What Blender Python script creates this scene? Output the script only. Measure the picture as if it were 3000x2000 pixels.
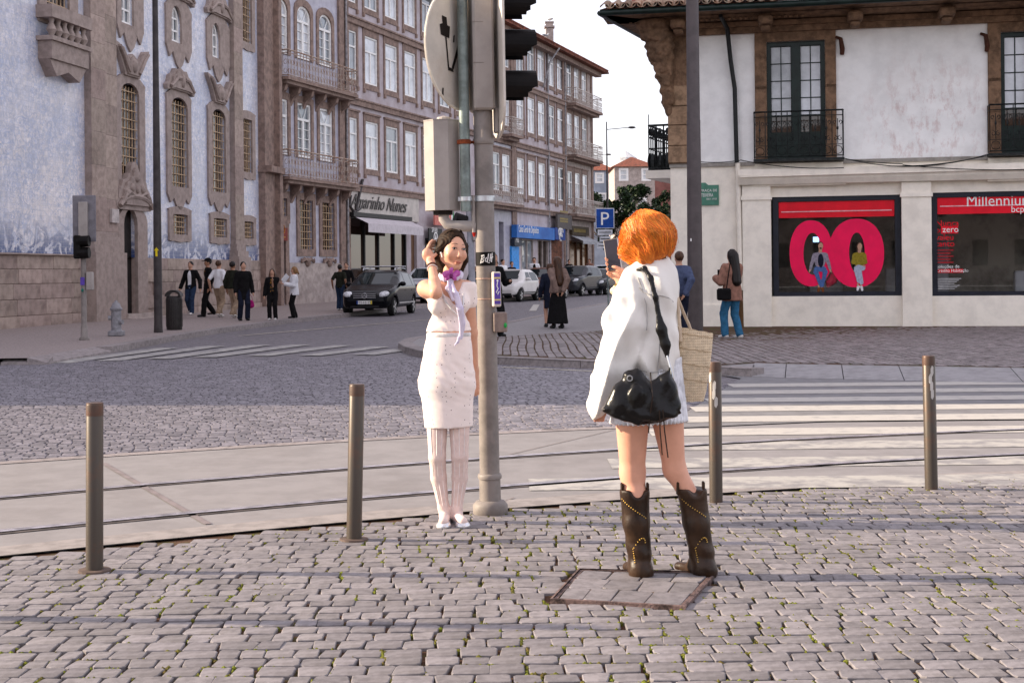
import bpy, bmesh, math, random
import numpy as np
from mathutils import Vector, Matrix
for _o in list(bpy.data.objects): bpy.data.objects.remove(_o)
SC = bpy.context.scene
COL = SC.collection
R = math.radians
# ------------------------------------------------------------------ camera
F, CX, CY, ROLL, CZ = 4000.0, 1500.0, 808.0, 0.010, 1.42
cam_d = bpy.data.cameras.new('camera'); cam = bpy.data.objects.new('camera', cam_d); COL.objects.link(cam)
cam_d.sensor_width = 36; cam_d.lens = F / 3000 * 36; cam_d.clip_start = 0.05; cam_d.clip_end = 5000
cam_d.shift_y = (CY - 1000) / 3000
cam.matrix_world = Matrix.Translation((0, 0, CZ)) @ Matrix.Rotation(R(90), 4, 'X') @ Matrix.Rotation(-ROLL, 4, 'Z')
SC.camera = cam
# ------------------------------------------------------------------ sky, sun, exposure
SUN_AZ = Vector((-1, 0.10, 0)).normalized(); SUN_EL = R(21)
w = bpy.data.worlds.new('World'); SC.world = w; w.use_nodes = True
nt = w.node_tree; nt.nodes.clear()
sky = nt.nodes.new('ShaderNodeTexSky'); sky.sky_type = 'NISHITA'; sky.sun_disc = False
sky.sun_elevation = SUN_EL; sky.sun_rotation = math.atan2(SUN_AZ.x, SUN_AZ.y)
sky.air_density = 1.0; sky.dust_density = 0.6; sky.ozone_density = 1.6
bg = nt.nodes.new('ShaderNodeBackground'); bg.inputs['Strength'].default_value = 0.15
wo = nt.nodes.new('ShaderNodeOutputWorld')
hz = nt.nodes.new('ShaderNodeMix'); hz.data_type = 'RGBA'; hz.inputs[0].default_value = 0.65   # thin even veil of white cloud over the clear sky
hz.inputs[7].default_value = (5.0, 4.5, 4.75, 1); nt.links.new(sky.outputs[0], hz.inputs[6]); nt.links.new(hz.outputs[2], bg.inputs[0]); nt.links.new(bg.outputs[0], wo.inputs[0])
sl = bpy.data.lights.new('sun', 'SUN'); sl.energy = 5.0; sl.angle = R(0.55); sl.color = (1.0, 0.83, 0.62)
so = bpy.data.objects.new('sun', sl); COL.objects.link(so)
sd = -(SUN_AZ * math.cos(SUN_EL) + Vector((0, 0, math.sin(SUN_EL))))
so.rotation_euler = sd.to_track_quat('-Z', 'Y').to_euler(); so.location = (-30, 4, 20)
SC.view_settings.view_transform = 'Standard'; SC.view_settings.look = 'None'
SC.view_settings.exposure = 1.02; SC.view_settings.gamma = 1.0
SC.cycles.max_bounces = 6; SC.cycles.diffuse_bounces = 3; SC.cycles.glossy_bounces = 3
SC.cycles.transmission_bounces = 4; SC.cycles.transparent_max_bounces = 6
SC.cycles.caustics_reflective = False; SC.cycles.caustics_refractive = False
# ------------------------------------------------------------------ measuring helpers
def zg(y): return 0.0075 * (min(max(y, 30.0), 140.0) - 30.0)
def ray(u, v):
    du, dv = u - CX, CY - v
    c, s = math.cos(ROLL), math.sin(ROLL)
    return (du * c + dv * s) / F, (-du * s + dv * c) / F
def at(u, v, D):
    a, b = ray(u, v); return Vector((a * D, D, CZ + b * D))
def G(u, v, h=0.0):
    """point of the ground (raised by h) seen at photo position u, v"""
    a, b = ray(u, v); D = 20.0
    for _ in range(30): D = (zg(D) + h - CZ) / b
    return Vector((a * D, D, zg(D) + h))
# ------------------------------------------------------------------ object helpers
class MB:
    """collects faces for ONE mesh object"""
    def __init__(s): s.v = []; s.f = []; s.m = []; s.mi = 0
    def face(s, pts):
        n = len(s.v); s.v += [tuple(p) for p in pts]; s.f.append(tuple(range(n, n + len(pts)))); s.m.append(s.mi); return s
    def add(s, vs, fs):
        n = len(s.v); s.v += [tuple(p) for p in vs]
        for f in fs: s.f.append(tuple(i + n for i in f)); s.m.append(s.mi)
        return s
    def box(s, x0, x1, y0, y1, z0, z1):
        return s.add([(x0,y0,z0),(x1,y0,z0),(x1,y1,z0),(x0,y1,z0),(x0,y0,z1),(x1,y0,z1),(x1,y1,z1),(x0,y1,z1)],
              [(0,3,2,1),(4,5,6,7),(0,1,5,4),(1,2,6,5),(2,3,7,6),(3,0,4,7)])
    def bbox(s, x0, x1, y0, y1, z0, z1, b=0.02):
        """box with chamfered vertical+top edges"""
        def ringz(i, z): 
            a0,a1,c0,c1 = x0+i,x1-i,y0+i,y1-i
            return [(a0+b,c0,z),(a1-b,c0,z),(a1,c0+b,z),(a1,c1-b,z),(a1-b,c1,z),(a0+b,c1,z),(a0,c1-b,z),(a0,c0+b,z)]
        vs = ringz(b,z0)+ringz(0,z0+b)+ringz(0,z1-b)+ringz(b,z1); fs=[]
        for k in range(3):
            for i in range(8): fs.append((k*8+i,k*8+(i+1)%8,k*8+8+(i+1)%8,k*8+8+i))
        fs.append(tuple(range(7,-1,-1))); fs.append(tuple(range(24,32)))
        return s.add(vs, fs)
    def prism(s, poly, y0, y1):
        """polygon in x,z extruded along y"""
        n = len(poly); vs = [(p[0], y0, p[1]) for p in poly] + [(p[0], y1, p[1]) for p in poly]
        fs = [tuple(range(n)), tuple(range(2*n-1, n-1, -1))] + [(i, i+n, (i+1) % n + n, (i+1) % n) for i in range(n)]
        return s.add(vs, fs)
    def slab(s, poly, z0, z1):
        n = len(poly); vs = [(p[0], p[1], z0) for p in poly] + [(p[0], p[1], z1) for p in poly]
        fs = [tuple(range(n-1,-1,-1)), tuple(range(n, 2*n))] + [(i, (i+1) % n, (i+1) % n + n, i+n) for i in range(n)]
        return s.add(vs, fs)
    def ring(s, outer, inner, y0, y1):
        """frame between two outlines (same count) in x,z; front face at y0, sides back to y1"""
        n = len(outer)
        vs = [(p[0], y0, p[1]) for p in outer] + [(p[0], y0, p[1]) for p in inner] + [(p[0], y1, p[1]) for p in outer] + [(p[0], y1, p[1]) for p in inner]
        fs = []
        for i in range(n):
            j = (i+1) % n
            fs += [(i, j, n+j, n+i), (2*n+i, 2*n+j, j, i), (n+i, n+j, 3*n+j, 3*n+i), (3*n+i, 3*n+j, 2*n+j, 2*n+i)]
        return s.add(vs, fs)
    def tube(s, pts, r, n=8, cap=True, r2=None):
        pts = [Vector(p) for p in pts]; m = len(pts); rs = r if isinstance(r, (list, tuple)) else [r + ((r2 if r2 is not None else r) - r) * i / max(1, m-1) for i in range(m)]
        vs = []; up = None
        for i, p in enumerate(pts):
            t = (pts[min(i+1, m-1)] - pts[max(i-1, 0)]).normalized()
            if up is None: up = Vector((0,0,1)) if abs(t.z) < .9 else Vector((1,0,0))
            a = t.cross(up).normalized(); b = a.cross(t); up = b
            for k in range(n):
                q = 2*math.pi*k/n; vs.append(p + (a*math.cos(q) + b*math.sin(q)) * rs[i])
        fs = [(i*n+k, i*n+(k+1) % n, (i+1)*n+(k+1) % n, (i+1)*n+k) for i in range(m-1) for k in range(n)]
        if cap: fs += [tuple(range(n-1,-1,-1)), tuple((m-1)*n+k for k in range(n))]
        return s.add(vs, fs)
    def lathe(s, prof, c=(0,0,0), n=20):
        """profile list of (r,z) about vertical axis at c"""
        vs = [(c[0]+r*math.cos(2*math.pi*k/n), c[1]+r*math.sin(2*math.pi*k/n), c[2]+z) for r, z in prof for k in range(n)]
        m = len(prof); fs = [(i*n+k, i*n+(k+1) % n, (i+1)*n+(k+1) % n, (i+1)*n+k) for i in range(m-1) for k in range(n)]
        fs += [tuple(range(n-1,-1,-1)), tuple((m-1)*n+k for k in range(n))]
        return s.add(vs, fs)
    def ball(s, c, r, n=10, m=6):
        if not isinstance(r, (tuple, list)): r = (r, r, r)
        vs = [(c[0], c[1], c[2]-r[2])]
        for i in range(1, m):
            th = math.pi*i/m - math.pi/2
            for k in range(n):
                q = 2*math.pi*k/n; vs.append((c[0]+r[0]*math.cos(th)*math.cos(q), c[1]+r[1]*math.cos(th)*math.sin(q), c[2]+r[2]*math.sin(th)))
        vs.append((c[0], c[1], c[2]+r[2])); fs = []
        for k in range(n):
            fs.append((0, 1+(k+1) % n, 1+k)); fs.append((len(vs)-1, 1+(m-2)*n+k, 1+(m-2)*n+(k+1) % n))
        for i in range(m-2):
            for k in range(n): fs.append((1+i*n+k, 1+i*n+(k+1) % n, 1+(i+1)*n+(k+1) % n, 1+(i+1)*n+k))
        return s.add(vs, fs)
    def build(s, name, mats, parent=None, smooth=False, label=None, kind=None):
        me = bpy.data.meshes.new(name); me.from_pydata(s.v, [], s.f)
        if not isinstance(mats, (list, tuple)): mats = [mats]
        for m in mats: me.materials.append(m)
        if len(mats) > 1: me.polygons.foreach_set('material_index', s.m)
        if smooth: me.polygons.foreach_set('use_smooth', [True]*len(me.polygons))
        me.update()
        if smooth:
            try: me.set_sharp_from_angle(angle=R(50))
            except Exception: pass
        return link(name, me, parent, label, kind)
def link(name, data, parent=None, label=None, kind=None):
    o = bpy.data.objects.new(name, data); COL.objects.link(o)
    if parent is not None: o.parent = parent
    if label: o['label'] = label
    if kind: o['kind'] = kind
    return o
def tag(o, label, cat, group=None):
    o['label'] = label; o['category'] = cat
    if group: o['group'] = group
    return o
def thing(name, label, cat, loc=(0,0,0), rz=0.0, group=None):
    o = link(name, None); o.location = loc; o.rotation_euler = (0, 0, rz); o.empty_display_size = .1
    return tag(o, label, cat, group)
def struct(o): o['kind'] = 'structure'; return o
def text(name, body, size, mat, parent, loc, rot=(R(90),0,0), ext=.004, shear=0, align='LEFT', sx=1.0):
    c = bpy.data.curves.new(name, 'FONT'); c.body = body; c.size = size; c.extrude = ext; c.shear = shear; c.align_x = align; c.resolution_u = 3
    t = bpy.data.objects.new(name, c); COL.objects.link(t)
    dg = bpy.context.evaluated_depsgraph_get(); me = bpy.data.meshes.new_from_object(t.evaluated_get(dg))
    bpy.data.objects.remove(t); me.materials.clear(); me.materials.append(mat)
    o = link(name, me, parent); o.location = loc; o.rotation_euler = rot; o.scale = (sx, 1, 1); return o
# ------------------------------------------------------------------ materials
MATS = {}
def mat(name, col, rough=.6, metal=0., var=.12, scale=6., bump=0., bscale=40., col2=None, spec=.28, mixlo=.42, mixhi=.62, grime=0., sheen=0., coat=0., dirt=(.10,.08,.06), bdist=.01, stretch=None):
    """procedural surface: base colour broken up by two noises, optional second colour, grime and relief"""
    if name in MATS: return MATS[name]
    tcv = lambda c: tuple(min(.92, 1.10*x**1.16) for x in c); col = tcv(col); dirt = tcv(dirt)
    if col2: col2 = tcv(col2)
    m = bpy.data.materials.new(name); m.use_nodes = True; t = m.node_tree; N = t.nodes; L = t.links
    b = N['Principled BSDF']; b.inputs['Roughness'].default_value = rough; b.inputs['Metallic'].default_value = metal
    b.inputs['Specular IOR Level'].default_value = spec
    if coat: b.inputs['Coat Weight'].default_value = coat; b.inputs['Coat Roughness'].default_value = .04
    if sheen: b.inputs['Sheen Weight'].default_value = sheen
    tc = N.new('ShaderNodeTexCoord'); src = tc.outputs['Object']
    if stretch:
        mp = N.new('ShaderNodeMapping'); mp.inputs['Scale'].default_value = stretch; L.new(src, mp.inputs[0]); src = mp.outputs[0]
    n1 = N.new('ShaderNodeTexNoise'); n1.inputs['Scale'].default_value = scale; n1.inputs['Detail'].default_value = 6; n1.inputs['Roughness'].default_value = .65
    L.new(src, n1.inputs['Vector'])
    mr = N.new('ShaderNodeMapRange'); mr.inputs['From Min'].default_value = mixlo; mr.inputs['From Max'].default_value = mixhi
    L.new(n1.outputs['Fac'], mr.inputs['Value'])
    mx = N.new('ShaderNodeMix'); mx.data_type = 'RGBA'
    c2 = col2 if col2 else tuple(c*(1-2*var) for c in col); c1 = col if col2 else tuple(min(1., c*(1+var)) for c in col)
    mx.inputs[6].default_value = (*c1, 1); mx.inputs[7].default_value = (*c2, 1); L.new(mr.outputs[0], mx.inputs[0]); out = mx.outputs[2]
    if grime:
        n2 = N.new('ShaderNodeTexNoise'); n2.inputs['Scale'].default_value = scale*.23; n2.inputs['Detail'].default_value = 9; n2.inputs['Roughness'].default_value = .75
        L.new(src, n2.inputs['Vector'])
        m2 = N.new('ShaderNodeMapRange'); m2.inputs['From Min'].default_value = .5; m2.inputs['From Max'].default_value = .72; m2.inputs['To Max'].default_value = grime
        L.new(n2.outputs['Fac'], m2.inputs['Value'])
        g = N.new('ShaderNodeMix'); g.data_type = 'RGBA'; g.inputs[7].default_value = (*dirt, 1); L.new(m2.outputs[0], g.inputs[0]); L.new(out, g.inputs[6]); out = g.outputs[2]
    L.new(out, b.inputs['Base Color'])
    if bump:
        n3 = N.new('ShaderNodeTexNoise'); n3.inputs['Scale'].default_value = bscale; n3.inputs['Detail'].default_value = 5; L.new(src, n3.inputs['Vector'])
        bp = N.new('ShaderNodeBump'); bp.inputs['Strength'].default_value = bump; bp.inputs['Distance'].default_value = bdist; L.new(n3.outputs['Fac'], bp.inputs['Height']); L.new(bp.outputs[0], b.inputs['Normal'])
    m['bsdf'] = 1; MATS[name] = m; return m
def random_tint(m, amt=.25, hue=None):
    """per-object and per-island brightness change so that alike pieces differ"""
    t = m.node_tree; N = t.nodes; L = t.links; b = N['Principled BSDF']; lk = b.inputs['Base Color'].links[0]; src = lk.from_socket
    geo = N.new('ShaderNodeNewGeometry'); hs = N.new('ShaderNodeHueSaturation'); oi = N.new('ShaderNodeObjectInfo')
    ad = N.new('ShaderNodeMath'); ad.operation = 'ADD'; L.new(geo.outputs['Random Per Island'], ad.inputs[0]); L.new(oi.outputs['Random'], ad.inputs[1])
    fr = N.new('ShaderNodeMath'); fr.operation = 'FRACT'; L.new(ad.outputs[0], fr.inputs[0])
    mr = N.new('ShaderNodeMapRange'); mr.inputs['To Min'].default_value = 1-amt; mr.inputs['To Max'].default_value = 1+amt; L.new(fr.outputs[0], mr.inputs['Value'])
    L.new(mr.outputs[0], hs.inputs['Value']); L.new(src, hs.inputs['Color'])
    if hue:
        mh = N.new('ShaderNodeMapRange'); mh.inputs['To Min'].default_value = .5-hue; mh.inputs['To Max'].default_value = .5+hue
        m2 = N.new('ShaderNodeMath'); m2.operation = 'MULTIPLY'; m2.inputs[1].default_value = 7.31; L.new(fr.outputs[0], m2.inputs[0])
        f2 = N.new('ShaderNodeMath'); f2.operation = 'FRACT'; L.new(m2.outputs[0], f2.inputs[0]); L.new(f2.outputs[0], mh.inputs['Value']); L.new(mh.outputs[0], hs.inputs['Hue'])
    L.new(hs.outputs[0], b.inputs['Base Color']); return m
def glow(name, col, st):
    m = bpy.data.materials.new(name); m.use_nodes = True; b = m.node_tree.nodes['Principled BSDF']
    b.inputs['Base Color'].default_value = (*col, 1); b.inputs['Emission Color'].default_value = (*col, 1); b.inputs['Emission Strength'].default_value = st; return m
# ------------------------------------------------------------------ soft-body modelling (distance field + surface nets)
class Soft:
    def __init__(s, lo, hi, res):
        s.lo = np.array(lo, np.float32); s.res = res; n = np.ceil((np.array(hi) - np.array(lo)) / res).astype(int) + 1; s.n = n
        s.ax = [s.lo[i] + res*np.arange(n[i], dtype=np.float32) for i in range(3)]
        s.f = np.full(n, .25, np.float32)
    def _win(s, lo, hi, m):
        sl = []
        for i in range(3):
            a = int(math.floor((lo[i]-m-s.lo[i])/s.res)); b = int(math.ceil((hi[i]+m-s.lo[i])/s.res))+1
            sl.append(slice(max(0, min(a, s.n[i])), max(0, min(b, s.n[i]))))
        return tuple(sl), np.meshgrid(*[s.ax[i][sl[i]] for i in range(3)], indexing='ij', sparse=True)
    def _put(s, sl, d, k, sub=False):
        a = s.f[sl]
        if a.size == 0: return
        if sub: a = -a
        if k > 0:
            h = np.clip(.5 + .5*(a - d)/k, 0, 1); r = a*(1-h) + d*h - k*h*(1-h)
        else: r = np.minimum(a, d)
        s.f[sl] = -r if sub else r
    def cone(s, a, b, ra, rb, k=.02, sub=False, flat=None):
        """tapered capsule; flat=(sx,sy,sz) squashes distance space"""
        a = np.array(a, np.float32); b = np.array(b, np.float32); rm = max(ra, rb)
        sl, (X, Y, Z) = s._win(np.minimum(a, b)-rm, np.maximum(a, b)+rm, .03+k)
        ba = b-a; L = max(1e-9, float(ba @ ba))
        t = np.clip(((X-a[0])*ba[0] + (Y-a[1])*ba[1] + (Z-a[2])*ba[2])/L, 0, 1)
        dx, dy, dz = X-a[0]-t*ba[0], Y-a[1]-t*ba[1], Z-a[2]-t*ba[2]
        if flat: dx, dy, dz = dx*flat[0], dy*flat[1], dz*flat[2]
        s._put(sl, np.sqrt(dx*dx+dy*dy+dz*dz) - (ra + (rb-ra)*t), k, sub); return s
    def chain(s, pts, rs, k=.02, **kw):
        for i in range(len(pts)-1): s.cone(pts[i], pts[i+1], rs[i], rs[i+1], k, **kw)
        return s
    def ell(s, c, r, k=.02, rot=None, sub=False):
        c = np.array(c, np.float32); rm = max(r)
        sl, (X, Y, Z) = s._win(c-rm, c+rm, .03+k)
        dx, dy, dz = X-c[0], Y-c[1], Z-c[2]
        if rot is not None:
            M = np.array(rot.to_3x3() if hasattr(rot, 'to_3x3') else rot, np.float32).T
            dx, dy, dz = (M[i,0]*dx + M[i,1]*dy + M[i,2]*dz for i in range(3))
        q0 = np.sqrt((dx/r[0])**2 + (dy/r[1])**2 + (dz/r[2])**2); q1 = np.sqrt((dx/r[0]**2)**2 + (dy/r[1]**2)**2 + (dz/r[2]**2)**2)
        s._put(sl, q0*(q0-1)/np.maximum(q1, 1e-6), k, sub); return s
    def plane(s, p, n, k=.0):
        """keep the side opposite to n"""
        n = np.array(Vector(n).normalized()); X, Y, Z = np.meshgrid(*s.ax, indexing='ij', sparse=True)
        d = (X-p[0])*n[0] + (Y-p[1])*n[1] + (Z-p[2])*n[2]
        if k > 0:
            h = np.clip(.5 - .5*(s.f - d)/k, 0, 1); s.f = s.f*(1-h) + d*h + k*h*(1-h)
        else: s.f = np.maximum(s.f, d)
        return s
    def warp(s, fn):
        X, Y, Z = np.meshgrid(*s.ax, indexing='ij', sparse=True); s.f = s.f + fn(X, Y, Z); return s
    def grid(s): return np.meshgrid(*s.ax, indexing='ij', sparse=True)
    def mesh(s, name, mats, parent=None, shift=0.0, label=None, matfn=None, smooth=True, keep=None, colfn=None):
        f = s.f - shift; ins = f < 0; n = s.n
        c = ins[:-1,:-1,:-1].astype(np.int8)
        tot = np.zeros_like(c)
        for i in (0,1):
            for j in (0,1):
                for k in (0,1): tot += ins[i:n[0]-1+i, j:n[1]-1+j, k:n[2]-1+k]
        act = (tot > 0) & (tot < 8); idx = np.argwhere(act)
        if len(idx) == 0: return None
        vid = np.full(act.shape, -1, np.int64); vid[act] = np.arange(len(idx))
        acc = np.zeros((len(idx), 3)); cnt = np.zeros(len(idx))
        cor = [(i,j,k) for i in (0,1) for j in (0,1) for k in (0,1)]
        val = {q: f[idx[:,0]+q[0], idx[:,1]+q[1], idx[:,2]+q[2]] for q in cor}
        for q in cor:
            for ax in range(3):
                if q[ax] == 0:
                    p = list(q); p[ax] = 1; p = tuple(p); a, b = val[q], val[p]; m = (a < 0) != (b < 0)
                    t = np.where(m, a/np.where(m, a-b, 1), 0)
                    for d in range(3): acc[:,d] += np.where(m, q[d] + (t if d == ax else 0), 0)
                    cnt += m
        V = (idx + acc/cnt[:,None]) * s.res + s.lo
        Fs = []
        for ax in range(3):
            o = [a for a in range(3) if a != ax]
            sl0 = [slice(1, n[i]-1) for i in range(3)]; sl0[ax] = slice(0, n[ax]-1); sl1 = list(sl0); sl1[ax] = slice(1, n[ax])
            A, B = ins[tuple(sl0)], ins[tuple(sl1)]; e = np.argwhere(A != B)
            if len(e) == 0: continue
            fl = A[tuple(e.T)]; e = e + np.array([0 if i == ax else 1 for i in range(3)])
            def g(d0, d1):
                q = e.copy(); q[:,o[0]] -= d0; q[:,o[1]] -= d1; return vid[tuple(q.T)]
            Q = np.stack([g(0,0), g(1,0), g(1,1), g(0,1)], 1)
            if ax == 1: fl = ~fl
            Q[~fl] = Q[~fl][:, ::-1]; Fs.append(Q)
        Q = np.concatenate(Fs); Q = Q[(Q >= 0).all(1)]
        if keep is not None:
            Q = Q[keep(V[Q].mean(1))]; used = np.unique(Q); mp_ = np.full(len(V), -1); mp_[used] = np.arange(len(used)); V = V[used]; Q = mp_[Q]
            if len(Q) == 0: return None
        me = bpy.data.meshes.new(name); me.vertices.add(len(V)); me.vertices.foreach_set('co', V.astype(np.float32).ravel())
        me.loops.add(Q.size); me.loops.foreach_set('vertex_index', Q.astype(np.int32).ravel())
        me.polygons.add(len(Q)); me.polygons.foreach_set('loop_start', np.arange(0, Q.size, 4, dtype=np.int32)); me.polygons.foreach_set('loop_total', np.full(len(Q), 4, np.int32))
        if not isinstance(mats, (list, tuple)): mats = [mats]
        for m in mats: me.materials.append(m)
        if matfn is not None: me.polygons.foreach_set('material_index', matfn(V[Q].mean(1)).astype(np.int32))
        me.polygons.foreach_set('use_smooth', np.full(len(Q), smooth)); me.update(calc_edges=True); me.validate()
        if colfn is not None:
            ca = me.color_attributes.new('tone', 'FLOAT_COLOR', 'POINT'); ca.data.foreach_set('color', colfn(V).astype(np.float32).ravel())
        return link(name, me, parent, label)
rnd = random.Random(7)
# ------------------------------------------------------------------ shared materials
m_cob = random_tint(mat('sett_granite', (.222,.206,.212), .7, var=.12, scale=22, bump=.12, bscale=160, grime=.25, dirt=(.22,.19,.17), bdist=.004), .2, .02)
m_cobroad = random_tint(mat('road_sett', (.20,.187,.205), .5, var=.16, scale=16, bump=.3, bscale=120, grime=.3, dirt=(.16,.15,.15), bdist=.004), .28, .015)
m_cobwalk = random_tint(mat('walk_sett', (.25,.222,.22), .65, var=.15, scale=10, bump=.3, bscale=90, grime=.3, bdist=.004), .2, .015)
m_joint = mat('joint_earth', (.10,.052,.03), .95, col2=(.085,.085,.02), scale=5, mixlo=.5, mixhi=.6, bump=.6, bscale=90)
m_moss = random_tint(mat('moss', (.17,.19,.025), .95, col2=(.13,.10,.03), scale=9, bump=.6, bscale=200), .35)
m_conc = mat('lane_concrete', (.255,.242,.243), .8, var=.05, scale=3.2, bump=.12, bscale=220, grime=.55, dirt=(.175,.16,.155), bdist=.003)
m_asph = mat('crossing_asphalt', (.215,.21,.215), .8, var=.08, scale=5, bump=.3, bscale=260, grime=.3, dirt=(.2,.19,.19), bdist=.003)
m_paint = mat('road_paint', (.44,.42,.39), .7, col2=(.30,.29,.285), scale=7, mixlo=.52, mixhi=.72, bump=.2, bscale=240, bdist=.002)
m_paint_worn = mat('worn_paint', (.40,.385,.36), .7, col2=(.26,.25,.25), scale=4, mixlo=.44, mixhi=.58, bump=.2, bscale=240, bdist=.002)
m_rail = mat('rail_steel', (.44,.42,.46), .38, metal=.5, var=.2, scale=9)
m_dark = mat('groove_dark', (.035,.03,.03), .9)
m_kerb = random_tint(mat('kerb_granite', (.28,.25,.245), .7, var=.12, scale=14, bump=.3, bscale=120, grime=.3, bdist=.004), .12)
m_walk = mat('small_paving', (.31,.265,.25), .75, var=.16, scale=26, bump=.5, bscale=60, grime=.25, dirt=(.2,.17,.16), bdist=.008)
m_walk2 = mat('smooth_paving', (.29,.275,.275), .75, var=.1, scale=20, bump=.4, bscale=60, grime=.15, bdist=.006)
def cobbled_far():
    m = mat('far_road', (.19,.176,.19), .55, var=.2, scale=9, grime=.25)
    t = m.node_tree; N = t.nodes; L = t.links; tc = N.new('ShaderNodeTexCoord')
    br = N.new('ShaderNodeTexBrick'); br.inputs['Scale'].default_value = 1; br.inputs['Mortar Size'].default_value = .012; br.inputs['Brick Width'].default_value = .17; br.inputs['Row Height'].default_value = .12
    L.new(tc.outputs['Object'], br.inputs['Vector'])
    bp = N.new('ShaderNodeBump'); bp.inputs['Strength'].default_value = .9; bp.inputs['Distance'].default_value = .02; bp.invert = True; L.new(br.outputs['Fac'], bp.inputs['Height']); L.new(bp.outputs[0], N['Principled BSDF'].inputs['Normal'])
    return m
m_farroad = cobbled_far()
# ------------------------------------------------------------------ measured curves on the ground
def curve(px, deg=2):
    P = [G(u, v) for u, v in px]; x = [p.x for p in P]; c = np.polyfit(x, [p.y for p in P], deg); dc = np.polyder(c); lo, hi = min(x), max(x)
    def f(X):
        if X < lo: return float(np.polyval(c, lo) + np.polyval(dc, lo)*(X-lo))
        if X > hi: return float(np.polyval(c, hi) + np.polyval(dc, hi)*(X-hi))
        return float(np.polyval(c, X))
    return f
pav_edge = curve([(0,1640),(574,1576),(900,1540),(1263,1502),(1600,1480),(2079,1463),(2452,1432),(3000,1398)])
rail_far = curve([(0,1462),(253,1440),(574,1413),(1016,1378),(1251,1359),(1700,1330),(2004,1308),(2515,1281),(3000,1262)])
rail_near = curve([(0,1566),(253,1539),(528,1509),(1016,1466),(1274,1447),(1700,1413),(1953,1396),(2389,1366),(3000,1334)])
slab_far = curve([(0,1358),(105,1350),(443,1325),(770,1304),(1079,1289),(1500,1268),(1800,1252)])
# ------------------------------------------------------------------ ground, road, lane
g = MB(); ys = [-80,30,140,2500]
for i in range(3): g.face([(-1500,ys[i],zg(ys[i])-.12),(1500,ys[i],zg(ys[i])-.12),(1500,ys[i+1],zg(ys[i+1])-.12),(-1500,ys[i+1],zg(ys[i+1])-.12)])
struct(g.build('ground', mat('far_ground', (.2,.19,.19), .9)))
xs = [x*.5 for x in range(-36, 37)]
lane, road, pav = MB(), MB(), MB()
for a, b in zip(xs, xs[1:]):
    lane.face([(a,pav_edge(a),.008),(b,pav_edge(b),.008),(b,slab_far(b),.008),(a,slab_far(a),.008)])
    pav.face([(a,-14,-.004),(b,-14,-.004),(b,pav_edge(b)+.03,-.004),(a,pav_edge(a)+.03,-.004)])
    yy = [None, 30, 140]
    for k in range(2):
        y0a, y0b = (slab_far(a), slab_far(b)) if k == 0 else (yy[k], yy[k])
        road.face([(a,y0a,zg(y0a)),(b,y0b,zg(y0b)),(b,yy[k+1],zg(yy[k+1])),(a,yy[k+1],zg(yy[k+1]))])
struct(lane.build('tram_lane', m_conc)); roado = struct(road.build('road', m_farroad)); pavo = struct(pav.build('cobbled_pavement', m_joint))
# slab border strip (granite edging on the far side of the lane) and expansion joint
def strip(pts_l, pts_r, z): 
    m = MB()
    for i in range(len(pts_l)-1): m.face([(*pts_l[i], z), (*pts_r[i], z), (*pts_r[i+1], z), (*pts_l[i+1], z)])
    return m
xx = [x*.25 for x in range(-26, 20)]
o = strip([(x, slab_far(x)-.16) for x in xx], [(x, slab_far(x)+.02) for x in xx], .013).build('lane_edging', m_kerb); struct(o)
o = strip([(x, pav_edge(x)+.0) for x in xx], [(x, pav_edge(x)+.30) for x in xx], .012).build('pavement_edging', mat('edging', (.29,.265,.255), .75, var=.1, scale=9, bump=.2, bscale=160, grime=.3, dirt=(.19,.165,.15), bdist=.003)); struct(o)
j0, j1 = G(303,1360), G(610,1540); d = (j1-j0).normalized(); nn = Vector((-d.y, d.x, 0))*.022
jm = strip([(j0+nn).xy, (j1+nn).xy], [(j0-nn).xy, (j1-nn).xy], .0125).build('expansion_joint', mat('joint_strip', (.22,.19,.19), .8)); struct(jm)
for i,(u0,v0,u1,v1) in enumerate([(1460,1480,1505,1462),(1490,1335,1800,1262)]):
    a, b = G(u0,v0), G(u1,v1); d=(b-a).normalized(); q=Vector((-d.y,d.x,0))*.006
    struct(strip([(a+q).xy,(b+q).xy],[(a-q).xy,(b-q).xy],.0125).build('expansion_joint', MATS['joint_strip']))
def rail(fn, label):
    t = thing('tram_rail', label, 'rail', group='tram rails set in the lane')
    def off(w0, w1, z, nm, mt):
        L_, R_ = [], []
        for x in [k*.2 for k in range(-45, 60)]:
            e = .05; s = (fn(x+e)-fn(x-e))/(2*e); n = Vector((-s, 1)).normalized(); p = Vector((x, fn(x)))
            L_.append(p+n*w1); R_.append(p+n*w0)
        strip(R_, L_, z).build(nm, mt, t)
    off(-.075, .062, .0125, 'rail_bed', mat('rail_bed', (.10,.085,.08), .9, var=.3, scale=6))
    off(-.028, .028, .0175, 'rail_head', m_rail); off(.028, .05, .015, 'flange_groove', m_dark); off(.05, .062, .017, 'guard_lip', m_rail)
rail(rail_far, 'grooved steel tram rail farther from the women'); rail(rail_near, 'grooved steel tram rail nearer to the women')
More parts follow.
